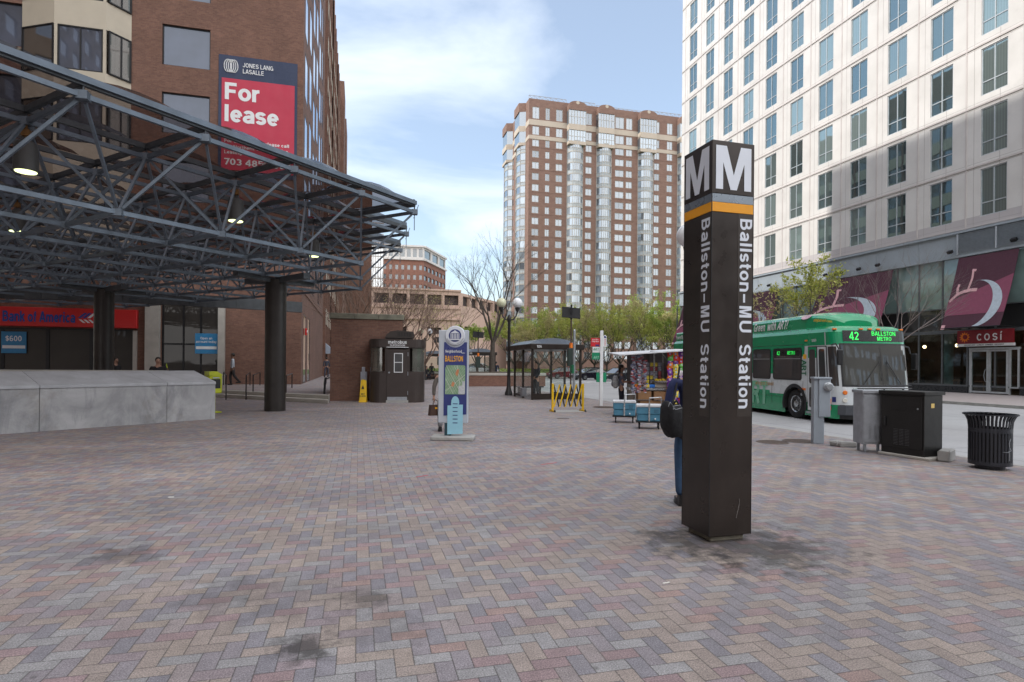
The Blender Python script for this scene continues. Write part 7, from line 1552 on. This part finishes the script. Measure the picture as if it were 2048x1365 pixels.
    for k in 'LR':
        an = Vector(Lg[k][2]); z0 = an.z-.09; m = MB(); pr = [(-.045, .08), (.045, .08), (.05, -.08), (.035, -.18), (-.035, -.18), (-.05, -.08)]; m.prism([(an.x+a, an.y+b) for a, b in pr], z0, z0+.025); pr2 = [(a*.9, b*.93) for a, b in pr]; m.prism([(an.x+a, an.y+b) for a, b in pr2], z0+.025, z0+.075); m.prism([(an.x+a*.8, an.y+b*.5+.03) for a, b in pr], z0+.07, z0+.12); m.build('shoe', SHOE, t)
    hm = hairm or HAIR; m = MB(); m.sph((0, .012, zc+.035), .096, 18, 12, 0, .98, 1.12, 1.08)
    m.v = [v for v in m.v]; 
    if hair == 'long':
        m.sph((0, .07, zc-.12), .085, 14, 10, 0, 1.05, .5, 2.3); m.sph((0, .085, zc-.3), .06, 14, 10, 0, 1.2, .5, 1.8)
    # keep the face free: push front lower part of the cap back
    m.v = [(x, (y if not (y < -.055 and z < zc+.045) else -.055), z) for x, y, z in m.v]; m.build('hair', hm, t, smooth=True); return t
# man half hidden behind the pylon
P = D(1380, 900, 6.95); person('person in navy jacket and blue jeans half hidden behind the station pylon', (P.x, P.y, 0), R(165), 1.78, (.02, .03, .10), (.05, .11, .22), arms={'R': [(.20, .02, 1.44), (.27, .06, 1.16), (.24, -.02, .93)], 'L': [(-.19, .01, 1.42), (-.25, -.06, 1.16), (-.17, -.22, 1.0)]})
bgp = D(1345, 842, 6.75); bt_ = thing('shoulder_bag', 'black duffel bag with silver piping hanging at the side of the navy jacketed person', 'bag', bgp, R(10))
BGM = mat('bag_black', (.014, .014, .016), .85, var=.4, sc=12, bump=1., bsc=16); m = MB(); n1, n2 = 20, 12
m.sph((0, 0, 0), 1, n1, n2); 
def shp(v):
    x, y, z = v; f = lambda q, e: (abs(q)**e)*(1 if q >= 0 else -1); X = f(x, .5)*.155*(1-.22*z); Z = f(z, .55)*.19; X += -.02*(z)+.02; Z -= .13*x*(.6)-.02*sin(9*x); return (X, f(y, .8)*.12, Z)
m.v = [shp(v) for v in m.v]; m.build('bag_body', BGM, bt_, smooth=True)
PIP = mat('piping', (.4, .42, .45), .4)
MB().tube([Vector(shp((sin(R(a))*.9*.98, -.45, cos(R(a))*.9))) for a in range(-60, 130, 12)], .004, 5).tube([Vector(shp((sin(R(a))*.45, -.9, .25+cos(R(a))*.4))) for a in range(-90, 100, 15)], .003, 5).build('piping', PIP, bt_)
MB().tube([(-.02, -.02, .18), (.05, .03, .30), (.16, .1, .50), (.25, .18, .62)], .012, 6).tube([(-.05, -.05, .17), (0, -.06, .24), (.06, -.05, .17)], .01, 6).build('strap', BGM, bt_)
# woman at the cart
P = G(1242, 826); W_ = person('person with long dark hair, grey t-shirt and dark trousers standing at the vendor cart', (P.x, P.y, 0), R(72), 1.64, (.13, .14, .20), (.012, .013, .025), hair='long', sleeves=False, arms={'R': [(.18, .01, 1.40), (.21, .0, 1.13), (.14, -.24, 1.12)], 'L': [(-.18, .01, 1.40), (-.21, -.02, 1.13), (-.14, -.25, 1.14)]})
M_ = Matrix.Translation(W_.location) @ Matrix.Rotation(R(72), 4, 'Z'); bp = M_ @ Vector((0, .2, 1.05)); b = thing('backpack', 'white and grey patterned backpack on the back of the person with long hair', 'backpack', bp, R(72))
m = MB(); m.sph((0, 0, 0), 1, 16, 12); m.v = [(abs(x)**.7*(1 if x > 0 else -1)*.16, abs(y)**.7*(1 if y > 0 else -1)*.10, abs(z)**.75*(1 if z > 0 else -1)*.22) for x, y, z in m.v]; m.build('pack', mat('pack_pattern', (.36, .37, .39), .8, var=.5, sc=26), b, smooth=True); m = MB(); m.sph((0, .09, -.06), 1, 12, 8); m.v = [(x*.11 if abs(x) < 2 else x, .09+(y-.09)*.05, -.06+(z+.06)*.1) for x, y, z in m.v]; m.build('pocket', mat('pack_grey', (.2, .2, .22), .8), b, smooth=True)
m = MB()
for s in (-1, 1): m.tube([(s*.1, -.08, .18), (s*.12, -.16, .33), (s*.12, -.27, .27), (s*.11, -.3, .05), (s*.12, -.1, -.15)], .014, 6)
m.build('straps', mat('pack_grey', (0, 0, 0)), b)
# person behind the blue sign with a handbag
P = D(889, 800, 14.2); person('person in grey brown coat mostly hidden behind the blue neighbourhood sign', (P.x, P.y, 0), R(180), 1.66, (.13, .115, .10), (.22, .22, .23), coat=.15, arms={'R': [(.19, .01, 1.40), (.27, .0, 1.12), (.27, -.02, .88)]})
hb = D(870, 818, 14.2); t = thing('handbag', 'dark brown leather handbag held beside the blue neighbourhood sign', 'handbag', hb, R(20)); LTH = mat('brown_leather', (.06, .028, .018), .45, var=.2); m = MB(); m.plate([(-.16, -.16), (.16, -.16), (.13, .10), (-.13, .10)], -.06, .06); m.build('bag_body', LTH, t); MB().tube([(-.07, -.03, .09), (-.06, -.03, .18), (0, -.03, .22), (.06, -.03, .18), (.07, -.03, .09)], .009, 6).build('handle', LTH, t); MB().box(-.03, .03, -.066, -.061, .0, .04).build('clasp', GOLD, t)
# others
P = D(1072, 780, 28.0); person('person in dark jacket standing inside the 92A bus shelter', (P.x, P.y, 0), R(-60), 1.74, (.02, .022, .032), (.04, .042, .05), arms={'R': [(.19, .01, 1.42), (.22, -.04, 1.16), (.1, -.22, 1.02)]})
P = D(465, 760, 33.0); person('person in pale blue shirt walking past the brick wall', (P.x, P.y, .305), R(-80), 1.78, (.45, .5, .56), (.03, .028, .028), sk=SKIN2, legpose={'L': [(-.09, 0, .90), (-.1, -.12, .5), (-.1, -.08, .09)], 'R': [(.09, 0, .9), (.1, .08, .52), (.1, .34, .2)]})
P = D(341, 740, 33.5); person('person in lime safety vest in front of the bank entrance', (P.x, P.y, .305), R(60), 1.72, (.42, .55, .04), (.04, .045, .06), sk=SKIN2, arms={'R': [(.19, .01, 1.42), (.22, -.06, 1.17), (.1, -.26, 1.15)]})
P = D(316, 740, 20.0); person('person in black jacket with dark hair behind the concrete wall', (P.x, P.y, 0), R(20), 1.74, (.015, .015, .017), (.03, .03, .035))
P = D(231, 740, 24.6); person('person half hidden beside the rear canopy column, only the head above the wall', (P.x, P.y, 0), R(60), 1.74, (.02, .02, .022), (.03, .03, .035))
P = D(653, 745, 52); person('person in dark clothes walking far down the alley', (P.x, P.y, .3), R(170), 1.75, (.06, .07, .1), (.05, .055, .08), legpose={'L': [(-.09, 0, .90), (-.1, -.15, .5), (-.1, -.12, .09)], 'R': [(.09, 0, .9), (.1, .1, .52), (.1, .3, .12)]})
P = D(992, 745, 50.5); person('person in dark blue coat behind the brick planter right of the bare tree', (P.x, P.y, 0.1), R(170), 1.7, (.02, .03, .055), (.03, .035, .05), coat=.2)
P = D(864, 750, 58.3); person('seated person in black at the distant shelter planter', (P.x, P.y+.35, .28), R(0), 1.74, (.015, .015, .018), (.02, .02, .025), pose='sit')
P = D(853, 755, 57.5); person('seated person in dark clothes at the far left of the distant shelter', (P.x, P.y, -.02), R(30), 1.74, (.02, .02, .03), (.02, .02, .025), pose='sit')
